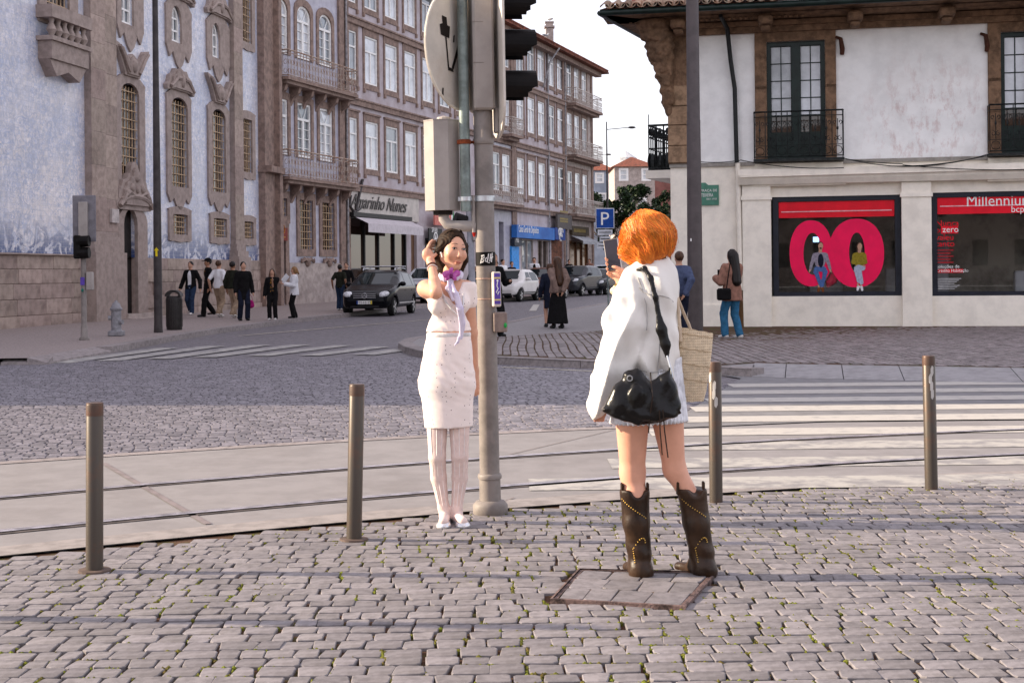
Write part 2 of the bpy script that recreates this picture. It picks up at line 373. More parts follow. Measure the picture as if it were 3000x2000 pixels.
# ------------------------------------------------------------------ setts
def poly_in(x, y, P):
    c = False; n = len(P)
    for i in range(n):
        x0, y0 = P[i][0], P[i][1]; x1, y1 = P[(i+1) % n][0], P[(i+1) % n][1]
        if (y0 > y) != (y1 > y) and x < (x1-x0)*(y-y0)/(y1-y0)+x0: c = not c
    return c
def stones(x0, x1, y0, y1, row, lo, hi, gap, inside, swap=False, skew=0.0, jit=.012, seed=1, curv=0.0):
    """rows of irregular rectangles -> list of four-corner outlines"""
    r = random.Random(seed); out = []; y = y0; k = 0
    while y < y1:
        h = row*r.uniform(.88, 1.14); x = x0 - r.uniform(0, hi); p1, p2 = r.uniform(0,6), r.uniform(.5,1.1)
        bend = lambda q: .012*math.sin(q*1.3+k*.35)+.02*math.sin(q*.5+y*.4)
        while x < x1:
            l = r.uniform(lo, hi); a, b = x+gap/2, x+l-gap/2; c, d_ = y+gap/2, y+h-gap/2
            J = lambda: r.uniform(-jit, jit)
            q = [(a+J(), c+J()*.5+bend(a)), (b+J(), c+J()*.5+bend(b)), (b+J(), d_+J()*.5+bend(b)), (a+J(), d_+J()*.5+bend(a))]
            q = [(px + skew*(py-y0), py) for px, py in q]
            if swap: q = [(py, px) for px, py in q][::-1]
            cx = sum(p[0] for p in q)/4; cy = sum(p[1] for p in q)/4
            if inside(cx, cy, q): out.append(q)
            x += l
        y += h; k += 1
    return out
def stone_mesh(m, q, zt, zb, r, rich=True, inset=.0045):
    cx = sum(p[0] for p in q)/4; cy = sum(p[1] for p in q)/4; tx, ty = r.uniform(-.022,.022), r.uniform(-.022,.022); dz = r.uniform(-.0022,.0022)
    if rich:
        ol = []
        for i in range(4):
            p, a, b = Vector(q[i]), Vector(q[i-1]), Vector(q[(i+1) % 4]); cb = r.uniform(.004,.015)
            ol += [p+(a-p).normalized()*cb, p+(b-p).normalized()*cb]
        ol = [p+Vector((r.uniform(-.004,.004), r.uniform(-.004,.004))) for p in ol]
    else: ol = [Vector(p) for p in q]
    n = len(ol); c = Vector((cx, cy)); vs = []
    for p in ol: vs.append((p.x, p.y, zb))
    for p in ol: vs.append((p.x, p.y, zt-.0025+dz+(p.x-cx)*tx+(p.y-cy)*ty))
    for p in ol:
        w_ = p+(c-p).normalized()*inset; vs.append((w_.x, w_.y, zt+dz+(w_.x-cx)*tx+(w_.y-cy)*ty))
    fs = []
    for k in range(2):
        if k == 0 and not rich: pass
        for i in range(n): fs.append((k*n+i, k*n+(i+1) % n, (k+1)*n+(i+1) % n, (k+1)*n+i))
    fs.append(tuple(range(2*n, 3*n))); m.add(vs, fs)
# manhole cover set into the pavement
MH = [G(1620,1768), G(2003,1790), G(2095,1690), G(1700,1680)]
def grow(P, s):
    c = sum(P, Vector())/len(P); return [c+(p-c)*s for p in P]
MHg = grow(MH, .95)
near = stones(-4.2, 5.6, 3.2, 10.6, .108, .085, .155, .009, lambda x, y, q: max(p[1]-pav_edge(p[0]) for p in q) < -.01 and not poly_in(x, y, MH), seed=5, jit=.008)
def proj(x, y, z=0):
    a, b = x/y, (z-CZ)/y; c, s = math.cos(ROLL), math.sin(ROLL); return CX+F*(a*c-b*s), CY-F*(a*s+b*c)
vis = []
for q in near:
    cx = sum(p[0] for p in q)/4; cy = sum(p[1] for p in q)/4; u, v = proj(cx, cy)
    P = [proj(*p) for p in q]; ar = abs(sum(P[i][0]*P[(i+1) % 4][1]-P[(i+1) % 4][0]*P[i][1] for i in range(4)))/2
    vis.append((-(ar if (-20 < u < 3020 and 700 < v < 1990) else 0), q))
vis.sort(key=lambda t: t[0]); rs = random.Random(3); rest = MB()
for i, (_, q) in enumerate(vis):
    if i < 300:
        m = MB(); cx = sum(p[0] for p in q)/4; cy = sum(p[1] for p in q)/4
        stone_mesh(m, [(p[0]-cx, p[1]-cy) for p in q], .012, -.03, rs); o = m.build('cobble', m_cob, pavo); o.location = (cx, cy, 0)
    else: stone_mesh(rest, q, .012, -.03, rs)
rest.build('cobbles', m_cob, pavo, kind='stuff')
# moss cushions in the joints
ms2 = MB(); rr = random.Random(11)
for q in near:
    cx = sum(p[0] for p in q)/4; cy = sum(p[1] for p in q)/4
    if cy < 3.9 or abs(cx) > .42*cy: continue
    dens = .5+.5*math.sin(cx*2.1+1.3*math.sin(cy*1.7))*math.cos(cy*2.3+cx); dens *= 1.0 if cx > -.1 else .5
    for k in range(4):
        p, n_ = q[k], q[(k+1) % 4]
        for _ in range(rr.choice((0,1,2,5)) if rr.random() < dens*.8 else 0):
            f = rr.random()**2; x = p[0]+(n_[0]-p[0])*f; y = p[1]+(n_[1]-p[1])*f; d = Vector((x-cx, y-cy)).normalized()*rr.uniform(.001,.011)
            ms2.ball((x+d.x, y+d.y, .001), (rr.uniform(.006,.016), rr.uniform(.006,.013), rr.uniform(.010,.017)), 5, 3)
tag(ms2.build('joint_moss', m_moss, None, kind='stuff'), 'green and brown moss growing in the joints of the cobbles', 'moss')
# moss line along the edge of the lane
# manhole: steel frame, stone infill
t = thing('manhole_cover', 'square recessed manhole cover with stone infill beside the leather boots', 'manhole cover')
IN = grow(MH, .94); fr = MB(); zt = .0245
OUT = grow(MH, 1.035)
for i in range(4):
    j = (i+1) % 4
    fr.face([(*OUT[i].xy, zt), (*OUT[j].xy, zt), (*MH[j].xy, zt+.002), (*MH[i].xy, zt+.002)])
    fr.face([(*MH[i].xy, zt-.004), (*MH[j].xy, zt-.004), (*IN[j].xy, zt-.003), (*IN[i].xy, zt-.003)])
    fr.face([(*OUT[i].xy, -.02), (*OUT[j].xy, -.02), (*OUT[j].xy, zt), (*OUT[i].xy, zt)])
fr.build('frame', mat('cover_iron', (.17,.12,.11), .7, metal=.3, var=.35, scale=18, bump=.4, bscale=90), t)
fl = MB(); fl.face([(*p.xy, zt-.008) for p in IN]); fl.build('infill_bed', m_joint, t)
def bil(P, s, r_): 
    a = P[0]+(P[1]-P[0])*s; b = P[3]+(P[2]-P[3])*s; return (a+(b-a)*r_)
yb = 0
for k, hh in enumerate((.36,.32,.32)):
    cuts = [(0,.2,.43,.7,1),(0,.28,.55,.8,1),(0,.24,.5,.75,1)][k]
    for c0, c1 in zip(cuts, cuts[1:]):
        q = [bil(IN, c0+.005, yb+.006), bil(IN, c1-.005, yb+.006), bil(IN, c1-.005, yb+hh-.006), bil(IN, c0+.005, yb+hh-.006)]
        m = MB(); stone_mesh(m, [p.xy for p in q], .0215, -.0, rs, inset=.004); m.build('cobble', m_cob, t)
    yb += hh
# ------------------------------------------------------------------ pavements with kerbs
H = .12
KL = [G(u, v, 0) for u, v in [(-700,1140),(0,1071),(140,1069),(383,1024),(500,1001),(640,977),(850,947),(1000,931),(1150,912),(1300,897),(1500,880),(1700,866)]]
IS = [G(u, v, 0) for u, v in [(1165,1021),(1183,1034),(1225,1047),(1300,1057),(1460,1069),(1700,1080),(1930,1092),(2110,1101),(2200,1107),(2300,1111),(2650,1119),(3000,1126),(3600,1136)]]
ISf = [G(u, v, 0) for u, v in [(1165,1021),(1190,1007),(1300,991),(1480,956),(1600,930),(1720,905),(1850,882)]]
def pavement(name, m_, edge, back):
    m = MB(); n = len(edge)
    for i in range(n-1):
        a, b, c, d_ = edge[i], edge[i+1], back[i+1], back[i]
        m.face([(a.x,a.y,zg(a.y)+H),(b.x,b.y,zg(b.y)+H),(c.x,c.y,zg(c.y)+H),(d_.x,d_.y,zg(d_.y)+H)])
    return struct(m.build(name, m_))
def kerbs(par, edge, inward, w=.30, length=1.0, flat=None):
    """row of kerb stones along a polyline"""
    pts = [edge[0]]; acc = []
    for a, b in zip(edge, edge[1:]):
        n = max(1, round((b-a).length/length))
        for k in range(n): acc.append((a+(b-a)*k/n, a+(b-a)*(k+1)/n))
    for a, b in acc:
        d = (b-a).normalized(); nrm = Vector((-d.y, d.x, 0))
        if nrm.dot(inward-a) < 0: nrm = -nrm
        za, zb_ = zg(a.y), zg(b.y); g0 = d*.006; top = H+.006 if not (flat and flat(a)) else .045
        P = [a+g0, b-g0, b-g0+nrm*w, a+g0+nrm*w]; m = MB()
        vs = [(p.x-a.x, p.y-a.y, (za if i in (0,3) else zb_)-za-.03) for i, p in enumerate(P)] + [(p.x-a.x+(nrm.x*.015 if i < 2 else 0), p.y-a.y+(nrm.y*.015 if i < 2 else 0), (za if i in (0,3) else zb_)-za+(top if i < 2 else max(top, H+.006))) for i, p in enumerate(P)]
        m.add(vs, [(0,1,5,4),(1,2,6,5),(2,3,7,6),(3,0,4,7),(4,5,6,7)]); o = m.build('kerb_stone', m_kerb, par); o.location = (a.x, a.y, za)
back = [Vector((p.x-9.0, p.y+1.5, 0)) for p in KL]
lw = pavement('left_pavement', m_walk, [p+Vector((-.33,.03,0)) for p in KL], back); kerbs(lw, KL, Vector((-30,40,0)), w=.35, length=1.1, flat=lambda a: a.y < 26.5 and a.y > 22)
ib = [Vector((ISf[min(i, len(ISf)-1)].x, ISf[min(i, len(ISf)-1)].y, 0)) if i < 7 else Vector((p.x+3, 60, 0)) for i, p in enumerate(IS)]
poly = IS + [Vector((40,60,0))] + ISf[::-1][:-1]
m = MB()
def tri_fill(poly, zf):
    bm = bmesh.new(); vs = [bm.verts.new((p.x, p.y, zf(p.y))) for p in poly]; f = bm.faces.new(vs); bmesh.ops.triangulate(bm, faces=[f])
    out = MB(); idx = {v: i for i, v in enumerate(bm.verts)}; out.v = [tuple(v.co) for v in bm.verts]; out.f = [tuple(idx[v] for v in f.verts) for f in bm.faces]; out.m = [0]*len(out.f); bm.free(); return out
f30 = next(i for i, p in enumerate(ISf) if p.y > 30); q30 = ISf[f30-1].lerp(ISf[f30], (30-ISf[f30-1].y)/(ISf[f30].y-ISf[f30-1].y))
pa = tri_fill(IS[:9] + [p+Vector((.25,1.13,0)) for p in IS[8:]] + [Vector((40,30,0)), Vector((q30.x,30,0))] + ISf[1:f30][::-1], lambda y: H)
fp = [Vector((q30.x,30,0))] + ISf[f30:]
for a, b in zip(fp, fp[1:]): pa.face([(a.x,a.y,zg(a.y)+H),(a.x+22,a.y,zg(a.y)+H),(b.x+22,b.y,zg(b.y)+H),(b.x,b.y,zg(b.y)+H)])
rw = struct(pa.build('right_pavement', m_walk2))
cen = Vector((6,28,0))
kerbs(rw, IS[:9], cen, w=.28, length=1.1); kerbs(rw, ISf, cen, w=.28, length=1.3)
# dropped slabs at the crossing
def slabs():
    E = IS[8:]; row = [(p, Vector((p.x+.25, p.y+1.15, 0))) for p in E]
    segs = []
    for (a, a2), (b, b2) in zip(row, row[1:]):
        n = max(1, round((b-a).length/1.0))
        for k in range(n): segs.append((a+(b-a)*k/n, a+(b-a)*(k+1)/n, a2+(b2-a2)*(k+1)/n, a2+(b2-a2)*k/n))
    for q in segs:
        c = q[0]; m = MB(); P = [p-c for p in q]; g0 = (P[1]-P[0]).normalized()*.006
        P = [P[0]+g0, P[1]-g0, P[2]-g0, P[3]+g0]; zz = [.022,.022,H+.012,H+.012]
        m.add([(p.x,p.y,-.02) for p in P]+[(p.x,p.y,zz[i]) for i,p in enumerate(P)], [(0,1,5,4),(1,2,6,5),(2,3,7,6),(3,0,4,7),(4,5,6,7)])
        o = m.build('paving_slab', mat('slab_grey', (.30,.29,.295), .7, var=.08, scale=6, bump=.2, bscale=120, grime=.2, dirt=(.22,.21,.21), bdist=.003), rw); o.location = (c.x, c.y, 0)
slabs()
# crossing on the right: asphalt sheet and painted bars
XL = lambda y: .69+(y-10.27)*.295
cr = [Vector((XL(y), y, 0)) for y in (slab_far(1.2)-.3, 12, 14, 16, 18.3)]
far = [Vector((p.x, p.y-.02, 0)) for p in IS[7:]]
cp = cr + far + [Vector((12, slab_far(12)-.3, 0))] + [Vector((x, slab_far(x)-.3, 0)) for x in (9,6,4,2.5)]
struct(tri_fill(cp, lambda y: .0175).build('crossing', m_asph))
zeb = MB(); zr = random.Random(2)
for k in range(9):
    y = 9.22+k*.985; hw = .26; x0 = XL(y)+zr.uniform(-.05,.05); n = 12
    if k == 0: x0 = .1
    mt = m_paint_worn if k < 3 else m_paint
    zz = .0215 if y > slab_far(2) else .0125
    m = MB(); ptsx = [x0+(9.5-x0)*i/n for i in range(n+1)]
    for a, b in zip(ptsx, ptsx[1:]): m.face([(a,y-hw,zz),(b,y-hw,zz),(b,y+hw,zz),(a,y+hw,zz)])
    struct(m.build('crosswalk_bar', mt))
# crossing on the left and lane lines
def gquad(px, z=.022):
    P = [G(u, v) for u, v in px]; return [(p.x, p.y, zg(p.y)+z) for p in P]
LZ = [(128,1066,460,1021),(276,1059,600,1015),(430,1053,735,1012),(566,1048,855,1011),(722,1044,975,1013),(875,1043,1085,1017),(1030,1041,1190,1020)]
for u0,v0,u1,v1 in LZ:
    a, b = G(u0,v0), G(u1,v1); d = (b-a).normalized(); q = Vector((d.y,-d.x,0))*.46
    m = MB(); m.face([(p.x,p.y,zg(p.y)+.016) for p in (a, a+q, b+q, b)]); struct(m.build('crosswalk_bar', m_paint_worn))
for (u0,v0,u1,v1) in [(700,985,1400,925),(1560,912,1572,893),(1470,1078,1930,1098)]:
    a, b = G(u0,v0), G(u1,v1); d = (b-a).normalized(); q = Vector((d.y,-d.x,0))*(.05 if v1 != 893 else .13)
    m = MB(); m.face([(p.x,p.y,zg(p.y)+.016) for p in (a-q, a+q, b+q, b-q)]); struct(m.build('lane_line', mat('line_paint', (.5,.46,.38), .7, var=.2, scale=5) if v1 != 893 else m_paint))
# setts of the road and of the right pavement (too many to count: one part each)
def road_in(x, y, q):
    return y > slab_far(x)+.06 and x < XL(y)-.05 and y < 24 and not poly_in(x, y, LZP)
LZP = [p for p in poly]
rm = MB(); r2 = random.Random(8)
for q in stones(-11, 5, 8.0, 24, .10, .085, .15, .014, road_in, skew=-.25, jit=.007, seed=9): stone_mesh(rm, q, .010, -.01, r2, rich=False, inset=.008)
rm.build('road_setts', m_cobroad, roado, kind='stuff')
inner = grow([Vector((p.x, p.y, 0)) for p in poly], 1.0)
def walk_in(x, y, q):
    return all(poly_in(p[0], p[1], WP) for p in q)
WP = [IS[1]+Vector((.55,.3,0)), *[p+Vector((.03,.34,0)) for p in IS[3:8]], *[p+Vector((.25,1.2,0)) for p in IS[8:]], Vector((30,29.9,0)), Vector((17,29.9,0)), Vector((17,31.6,0)), Vector((4.4,34,0)), Vector((3.2,32.6,0)), Vector((-.2,29.3,0))]
fl = MB(); fl.face([(p.x,p.y,H+.006+zg(p.y)) for p in WP]); struct(fl.build('pavement_bed', m_joint))
rm = MB()
for q in stones(14, 35, -5, 17.5, .15, .17, .34, .026, walk_in, swap=True, skew=.20, jit=.012, seed=4): stone_mesh(rm, q, H+.018, H-.01, r2, rich=False, inset=.012)
rm.build('pavement_setts', m_cobwalk, rw, kind='stuff')
# ------------------------------------------------------------------ facade tools
class Fac:
    """vertical facade; local x runs along it, -y points to the street"""
    def __init__(s, name, label, P0, d, cat='building'):
        s.d = Vector(d).normalized(); s.P = Vector(P0); s.o = thing(name, label, cat, s.P, math.atan2(s.d.y, s.d.x))
    def uv(s, u, v, off=0.0):
        a, b = ray(u, v); n = Vector((s.d.y, -s.d.x)); q = s.P.xy + n*off
        D = (q.x*s.d.y - q.y*s.d.x)/(a*s.d.y - s.d.x); p = Vector((a*D, D))-s.P.xy
        return p.dot(s.d), CZ+b*D-s.P.z
    def rect(s, u0, u1, vt, vb, off=0.0):
        um = (u0+u1)/2; return (s.uv(u0, (vt+vb)/2, off)[0], s.uv(u1, (vt+vb)/2, off)[0], s.uv(um, vb, off)[1], s.uv(um, vt, off)[1])
    def pt(s, x, y, z): 
        n = Vector((s.d.y, -s.d.x)); q = s.P.xy + s.d*x - n*y; return Vector((q.x, q.y, s.P.z+z))
def holewall(m, x0, x1, z0, z1, holes, depth=.3):
    hs = [(max(a,x0), min(b,x1), max(c,z0), min(d,z1)) for a,b,c,d in holes]; hs = [h for h in hs if h[1] > h[0] and h[3] > h[2]]
    X = sorted({x0,x1,*[h[0] for h in hs],*[h[1] for h in hs]}); Z = sorted({z0,z1,*[h[2] for h in hs],*[h[3] for h in hs]})
    for a, b in zip(X, X[1:]):
        run = None
        for c, d in zip(Z, Z[1:]):
            mx, mz = (a+b)/2, (c+d)/2; solid = not any(h[0] < mx < h[1] and h[2] < mz < h[3] for h in hs)
            if solid: run = (run[0], d) if run else (c, d)
            if (not solid or d == Z[-1]) and run:
                m.face([(a,0,run[0]),(b,0,run[0]),(b,0,run[1]),(a,0,run[1])]); run = None
    for a,b,c,d in hs:
        m.face([(a,0,c),(a,0,d),(a,depth,d),(a,depth,c)]); m.face([(b,0,d),(b,0,c),(b,depth,c),(b,depth,d)])
        m.face([(a,0,d),(b,0,d),(b,depth,d),(a,depth,d)]); m.face([(b,0,c),(a,0,c),(a,depth,c),(b,depth,c)])
    return m
def arch_pts(x0, x1, z0, z1, rise, n=8, nb=9):
    """outline: bottom left->right, then arch right->left; rise = height of the arch"""
    P = [(x0+(x1-x0)*i/(nb-1), z0) for i in range(nb)]; c = (x0+x1)/2; h = (x1-x0)/2
    for i in range(n+1):
        q = math.pi*i/n; P.append((c+h*math.cos(q), z1-rise+rise*math.sin(q)))
    return P
def ornate(x0, x1, z0, z1, rise, drop, n=8, nb=9, ear=.0):
    """outer outline matching arch_pts with a scalloped apron below"""
    P = []; prof = [0,.55,.25,.75,1,.75,.25,.55,0]
    for i in range(nb): P.append((x0+(x1-x0)*i/(nb-1), z0-drop*prof[i]))
    c = (x0+x1)/2; h = (x1-x0)/2
    for i in range(n+1):
        q = math.pi*i/n; e = ear if i in (1, n-1) else 0
        P.append((c+(h+e)*math.cos(q)*(1 if abs(math.cos(q)) < .99 else 1), z1-rise+rise*math.sin(q)))
    return P
def grille(m, x0, x1, z0, z1, nv, nh, y, t=.022):
    for i in range(nv): 
        x = x0+(x1-x0)*(i+.5)/nv; m.box(x-t/2, x+t/2, y, y+t, z0, z1)
    for i in range(nh):
        z = z0+(z1-z0)*(i+.5)/nh; m.box(x0, x1, y-t*.6, y-.001, z-t/2, z+t/2)
    return m
m_gran = mat('church_granite', (.37,.305,.275), .8, var=.09, scale=5, bump=.5, bscale=30, grime=.42, dirt=(.17,.125,.105), bdist=.02)
m_granb = random_tint(mat('plinth_granite', (.39,.315,.275), .8, var=.10, scale=5, bump=.5, bscale=30, grime=.5, dirt=(.17,.12,.10), bdist=.02), .14, .01)
m_stone = mat('facade_granite', (.30,.222,.188), .8, var=.15, scale=4, bump=.4, bscale=40, grime=.5, dirt=(.12,.085,.075), bdist=.01)
m_stone_l = mat('pale_granite', (.44,.38,.35), .8, var=.12, scale=3, bump=.4, bscale=40, grime=.45, dirt=(.2,.155,.14), bdist=.01)
m_bstone = mat('bank_granite', (.24,.155,.10), .85, var=.2, scale=5, bump=.6, bscale=40, grime=.6, dirt=(.09,.06,.04), bdist=.02)
m_white = mat('white_joinery', (.82,.81,.79), .5, var=.05, scale=8)
m_gold = mat('gilded_grille', (.50,.365,.235), .6, metal=.0, var=.2, scale=9)
m_void = mat('dark_interior', (.02,.018,.018), .9)
m_iron = mat('wrought_iron', (.035,.04,.04), .5, metal=.4, var=.3, scale=12)
m_ironp = mat('pale_ironwork', (.50,.42,.36), .65, metal=.0, col2=(.30,.17,.11), scale=5, mixlo=.45, mixhi=.62)
m_door = mat('old_door', (.02,.014,.012), .7, var=.3, scale=6)
def glass(name, base, rough=.03, spec=.9):
    m = mat(name, base, rough, var=.25, scale=.35, spec=spec, bump=.05, bscale=1.6); return m
m_glass = glass('window_glass', (.26,.285,.31)); m_glass_c = glass('curtain_sky_glass', (.56,.58,.61), .05); m_glass_d = glass('dark_glass', (.055,.035,.025))  # m_glass_c: pale base paints in curtains and the reflected bright sky
def azulejo():
    m = mat('blue_tile', (.74,.70,.70), .3, var=.06, scale=1.2); t = m.node_tree; N = t.nodes; L = t.links; b = N['Principled BSDF']
    base = b.inputs['Base Color'].links[0].from_socket; tc = N.new('ShaderNodeTexCoord'); ob = tc.outputs['Object']
    def noise(sc, det=6, dist=0., mp=None):
        n = N.new('ShaderNodeTexNoise'); n.inputs['Scale'].default_value = sc; n.inputs['Detail'].default_value = det; n.inputs['Distortion'].default_value = dist; n.inputs['Roughness'].default_value = .6
        L.new(mp if mp else ob, n.inputs['Vector']); return n.outputs['Fac']
    def rng(x, a, c, lo=0., hi=1.):
        r_ = N.new('ShaderNodeMapRange'); r_.inputs['From Min'].default_value = a; r_.inputs['From Max'].default_value = c; r_.inputs['To Min'].default_value = lo; r_.inputs['To Max'].default_value = hi; L.new(x, r_.inputs['Value']); return r_.outputs[0]
    def mul(x, y):
        q = N.new('ShaderNodeMath'); q.operation = 'MULTIPLY'
        L.new(x, q.inputs[0])
        if isinstance(y, float): q.inputs[1].default_value = y
        else: L.new(y, q.inputs[1])
        return q.outputs[0]
    def mixc(f, c, src):
        q = N.new('ShaderNodeMix'); q.data_type = 'RGBA'; q.inputs[7].default_value = (*c, 1); L.new(f, q.inputs[0]); L.new(src, q.inputs[6]); return q.outputs[2]
    # broad painted areas, then brush detail inside them, then tile-to-tile tone and dark foliage near the foot
    sep = N.new('ShaderNodeSeparateXYZ'); L.new(ob, sep.inputs[0])
    broad = rng(noise(.32, 4, 1.2), .40, .60); detail = rng(noise(3.4, 10, 2.6), .45, .56); fine = rng(noise(11, 8, 2.5), .46, .56)
    c = mixc(mul(broad, .50), (.52,.55,.65), base)
    c = mixc(mul(mul(detail, rng(noise(.5,3), .35, .55)), .80), (.41,.45,.58), c)
    c = mixc(mul(mul(fine, broad), .60), (.39,.43,.56), c)
    wv = N.new('ShaderNodeTexVoronoi'); wv.feature = 'DISTANCE_TO_EDGE'; wv.inputs['Scale'].default_value = 1.6; L.new(ob, wv.inputs['Vector'])
    c = mixc(mul(rng(wv.outputs[0], .05, .0), .38), (.44,.47,.58), c)
    def lines(sc, dist, wd):
        q = N.new('ShaderNodeMath'); q.operation = 'SUBTRACT'; q.inputs[1].default_value = .5; L.new(noise(sc, 3, dist), q.inputs[0])
        a_ = N.new('ShaderNodeMath'); a_.operation = 'ABSOLUTE'; L.new(q.outputs[0], a_.inputs[0]); return rng(a_.outputs[0], wd, 0.)
    zone = rng(noise(.7, 2), .38, .52)
    c = mixc(mul(mul(lines(1.6, 1.5, .022), zone), .75), (.27,.34,.53), c)
    c = mixc(mul(mul(lines(4.2, 2.2, .035), zone), .60), (.30,.37,.55), c)
    foot = rng(sep.outputs[2], 3.2, 2.1); c = mixc(mul(mul(foot, rng(noise(1.5,9,1.5), .47, .53)), .95), (.04,.075,.21), c)
    mp = N.new('ShaderNodeVectorMath'); mp.operation = 'SNAP'; mp.inputs[1].default_value = (.14,.14,.14); L.new(ob, mp.inputs[0])
    wn = N.new('ShaderNodeTexWhiteNoise'); L.new(mp.outputs[0], wn.inputs[0])
    hs = N.new('ShaderNodeHueSaturation'); L.new(rng(wn.outputs[0], 0, 1, .90, 1.08), hs.inputs['Value']); L.new(c, hs.inputs['Color']); bk_ = N.new('ShaderNodeTexBrick'); bk_.offset = 0; bk_.inputs['Scale'].default_value = 1; bk_.inputs['Brick Width'].default_value = .14; bk_.inputs['Row Height'].default_value = .14; bk_.inputs['Mortar Size'].default_value = .008; bk_.inputs['Mortar Smooth'].default_value = .3
    xz = N.new('ShaderNodeCombineXYZ'); L.new(sep.outputs[0], xz.inputs[0]); L.new(sep.outputs[2], xz.inputs[1]); L.new(xz.outputs[0], bk_.inputs['Vector'])
    cg = mixc(mul(bk_.outputs['Fac'], .45), (.46,.45,.47), hs.outputs[0]); L.new(cg, b.inputs['Base Color'])
    return m
m_tile = azulejo()
m_tile2 = mat('lilac_tile', (.49,.48,.54), .4, var=.1, scale=3, col2=(.36,.35,.42), mixlo=.4, mixhi=.7, grime=.35, dirt=(.25,.2,.2))
# ------------------------------------------------------------------ church with blue tiled side
P0 = G(0, 964, H); P0.z = zg(P0.y)+H-.03
CH = Fac('tiled_church', 'large church side wall covered in blue and white painted tiles', P0, (.1825, 1), 'church')
s_end = CH.uv(795, 500)[0]; s_q = CH.uv(757, 500)[0]; S0 = -19.4; ZT = 19.0; PZ = 1.99
W = []   # (opening rect, rise, outer rect, drop, kind)
def cw(o, s, rise, drop): W.append((CH.rect(*o), rise, CH.rect(*s), drop))
cw((350,403,245,527), .35, (335,420,222,545), .35, .55) if False else None
tall = [((350,403,245,527),(335,420,215,545)), ((498,546,287,548),(485,556,258,570)), ((618,657,321,563),(606,668,295,582))]
upper = [((350,386,-60,72),(337,415,-90,84)), ((497,527,18,125),(482,556,-10,140)), ((617,640,68,170),(602,668,40,182))]
small = [((503,545,628,687),(491,556,605,705)), ((622,660,640,695),(612,668,620,712)), ((712,738,649,699),(704,746,630,716)), ((709,735,350,505),(702,744,325,523)), ((706,733,-80,125),(700,742,-110,145)), ((130,197,-150,58),(108,222,-170,80))]
dr = CH.rect(355,395,613,902); dr = (dr[0], dr[1], 0.12, dr[3])
holes = [CH.rect(*a) for a, b in tall+upper+small] + [dr]
wm = holewall(MB(), S0, s_q, PZ, ZT, holes, .16)
wm.face([(S0,0,0),(S0,18,0),(S0,18,ZT),(S0,0,ZT)]); wm.face([(S0,0,ZT),(s_end,0,ZT),(s_end,18,ZT),(S0,18,ZT)]); wm.face([(s_end,18,0),(s_end,0,0),(s_end,0,ZT),(s_end,18,ZT)]); wm.face([(S0,18,0),(s_end,18,0),(s_end,18,ZT),(S0,18,ZT)])
wall = wm.build('wall', m_tile, CH.o)
bk = MB(); bk.box(S0, s_end, .36, .40, 0, ZT); bk.build('inner_wall', m_void, CH.o)
# plinth of separate granite blocks
pr = random.Random(4); bkm = holewall(MB(), S0, s_end, 0, PZ, [dr], .16); bkm.build('plinth', m_granb, CH.o)
zc = 0
for k, hh in enumerate((.34,.44,.42,.40,.39)):
    x = -.6-.4*(k % 2)
    while x < s_end-.1:
        l = pr.uniform(.9, 1.9)*(1.25 if k == 0 else 1); x1 = min(x+l, s_end)
        if not (x < dr[1]+.45 and x1 > dr[0]-.45):
            m = MB(); m.bbox(0, x1-x-.008, -.05-(.05 if k == 0 else 0)-pr.uniform(0,.012), .02, 0, hh-.008, .012); o = m.build('plinth_stone', m_granb, CH.o); o.location = (x+.004, 0, zc+.004)
        x += l
    zc += hh
m = MB(); m.box(-1, dr[0]-.45, -.16, -.004, PZ-.001, PZ+.04)  ; m.build('plinth_ledge', m_gran, CH.o)
# pilasters and corner pier
for (u0, u1, pr_) in [(248,290,.22),(293,329,.16),(673,698,.2)]:
    a, b = CH.uv(u0,400)[0], CH.uv(u1,400)[0]; n = 0; z = PZ+.75
    pil = MB(); pil.box(a, b, -pr_, .02, PZ+.6, ZT); po = pil.build('pilaster', m_gran, CH.o)
    while z < 14:
        hh = pr.uniform(.75,1.05); m = MB(); m.bbox(a-.006, b+.006, -pr_-.008, -pr_+.01, z, z+hh-.012, .006); m.build('block', m_granb, po); z += hh
    ba = MB(); ba.box(a-.05, b+.05, -pr_-.06, .02, PZ+.34, PZ+.6); ba.box(a-.12, b+.12, -pr_-.13, .02, PZ+.12, PZ+.34); ba.box(a-.18, b+.18, -pr_-.2, .02, 0, PZ+.12); ba.build('pilaster_base', m_gran, po)
q = MB(); q.box(s_q, s_end-.35, -.28, .02, 0, ZT); q.box(s_end-.35, s_end, -.5, .02, 0, ZT); q.box(s_q-.06, s_end+.04, -.58, .02, 5.5, 5.75); q.build('corner_pier', m_stone, CH.o)
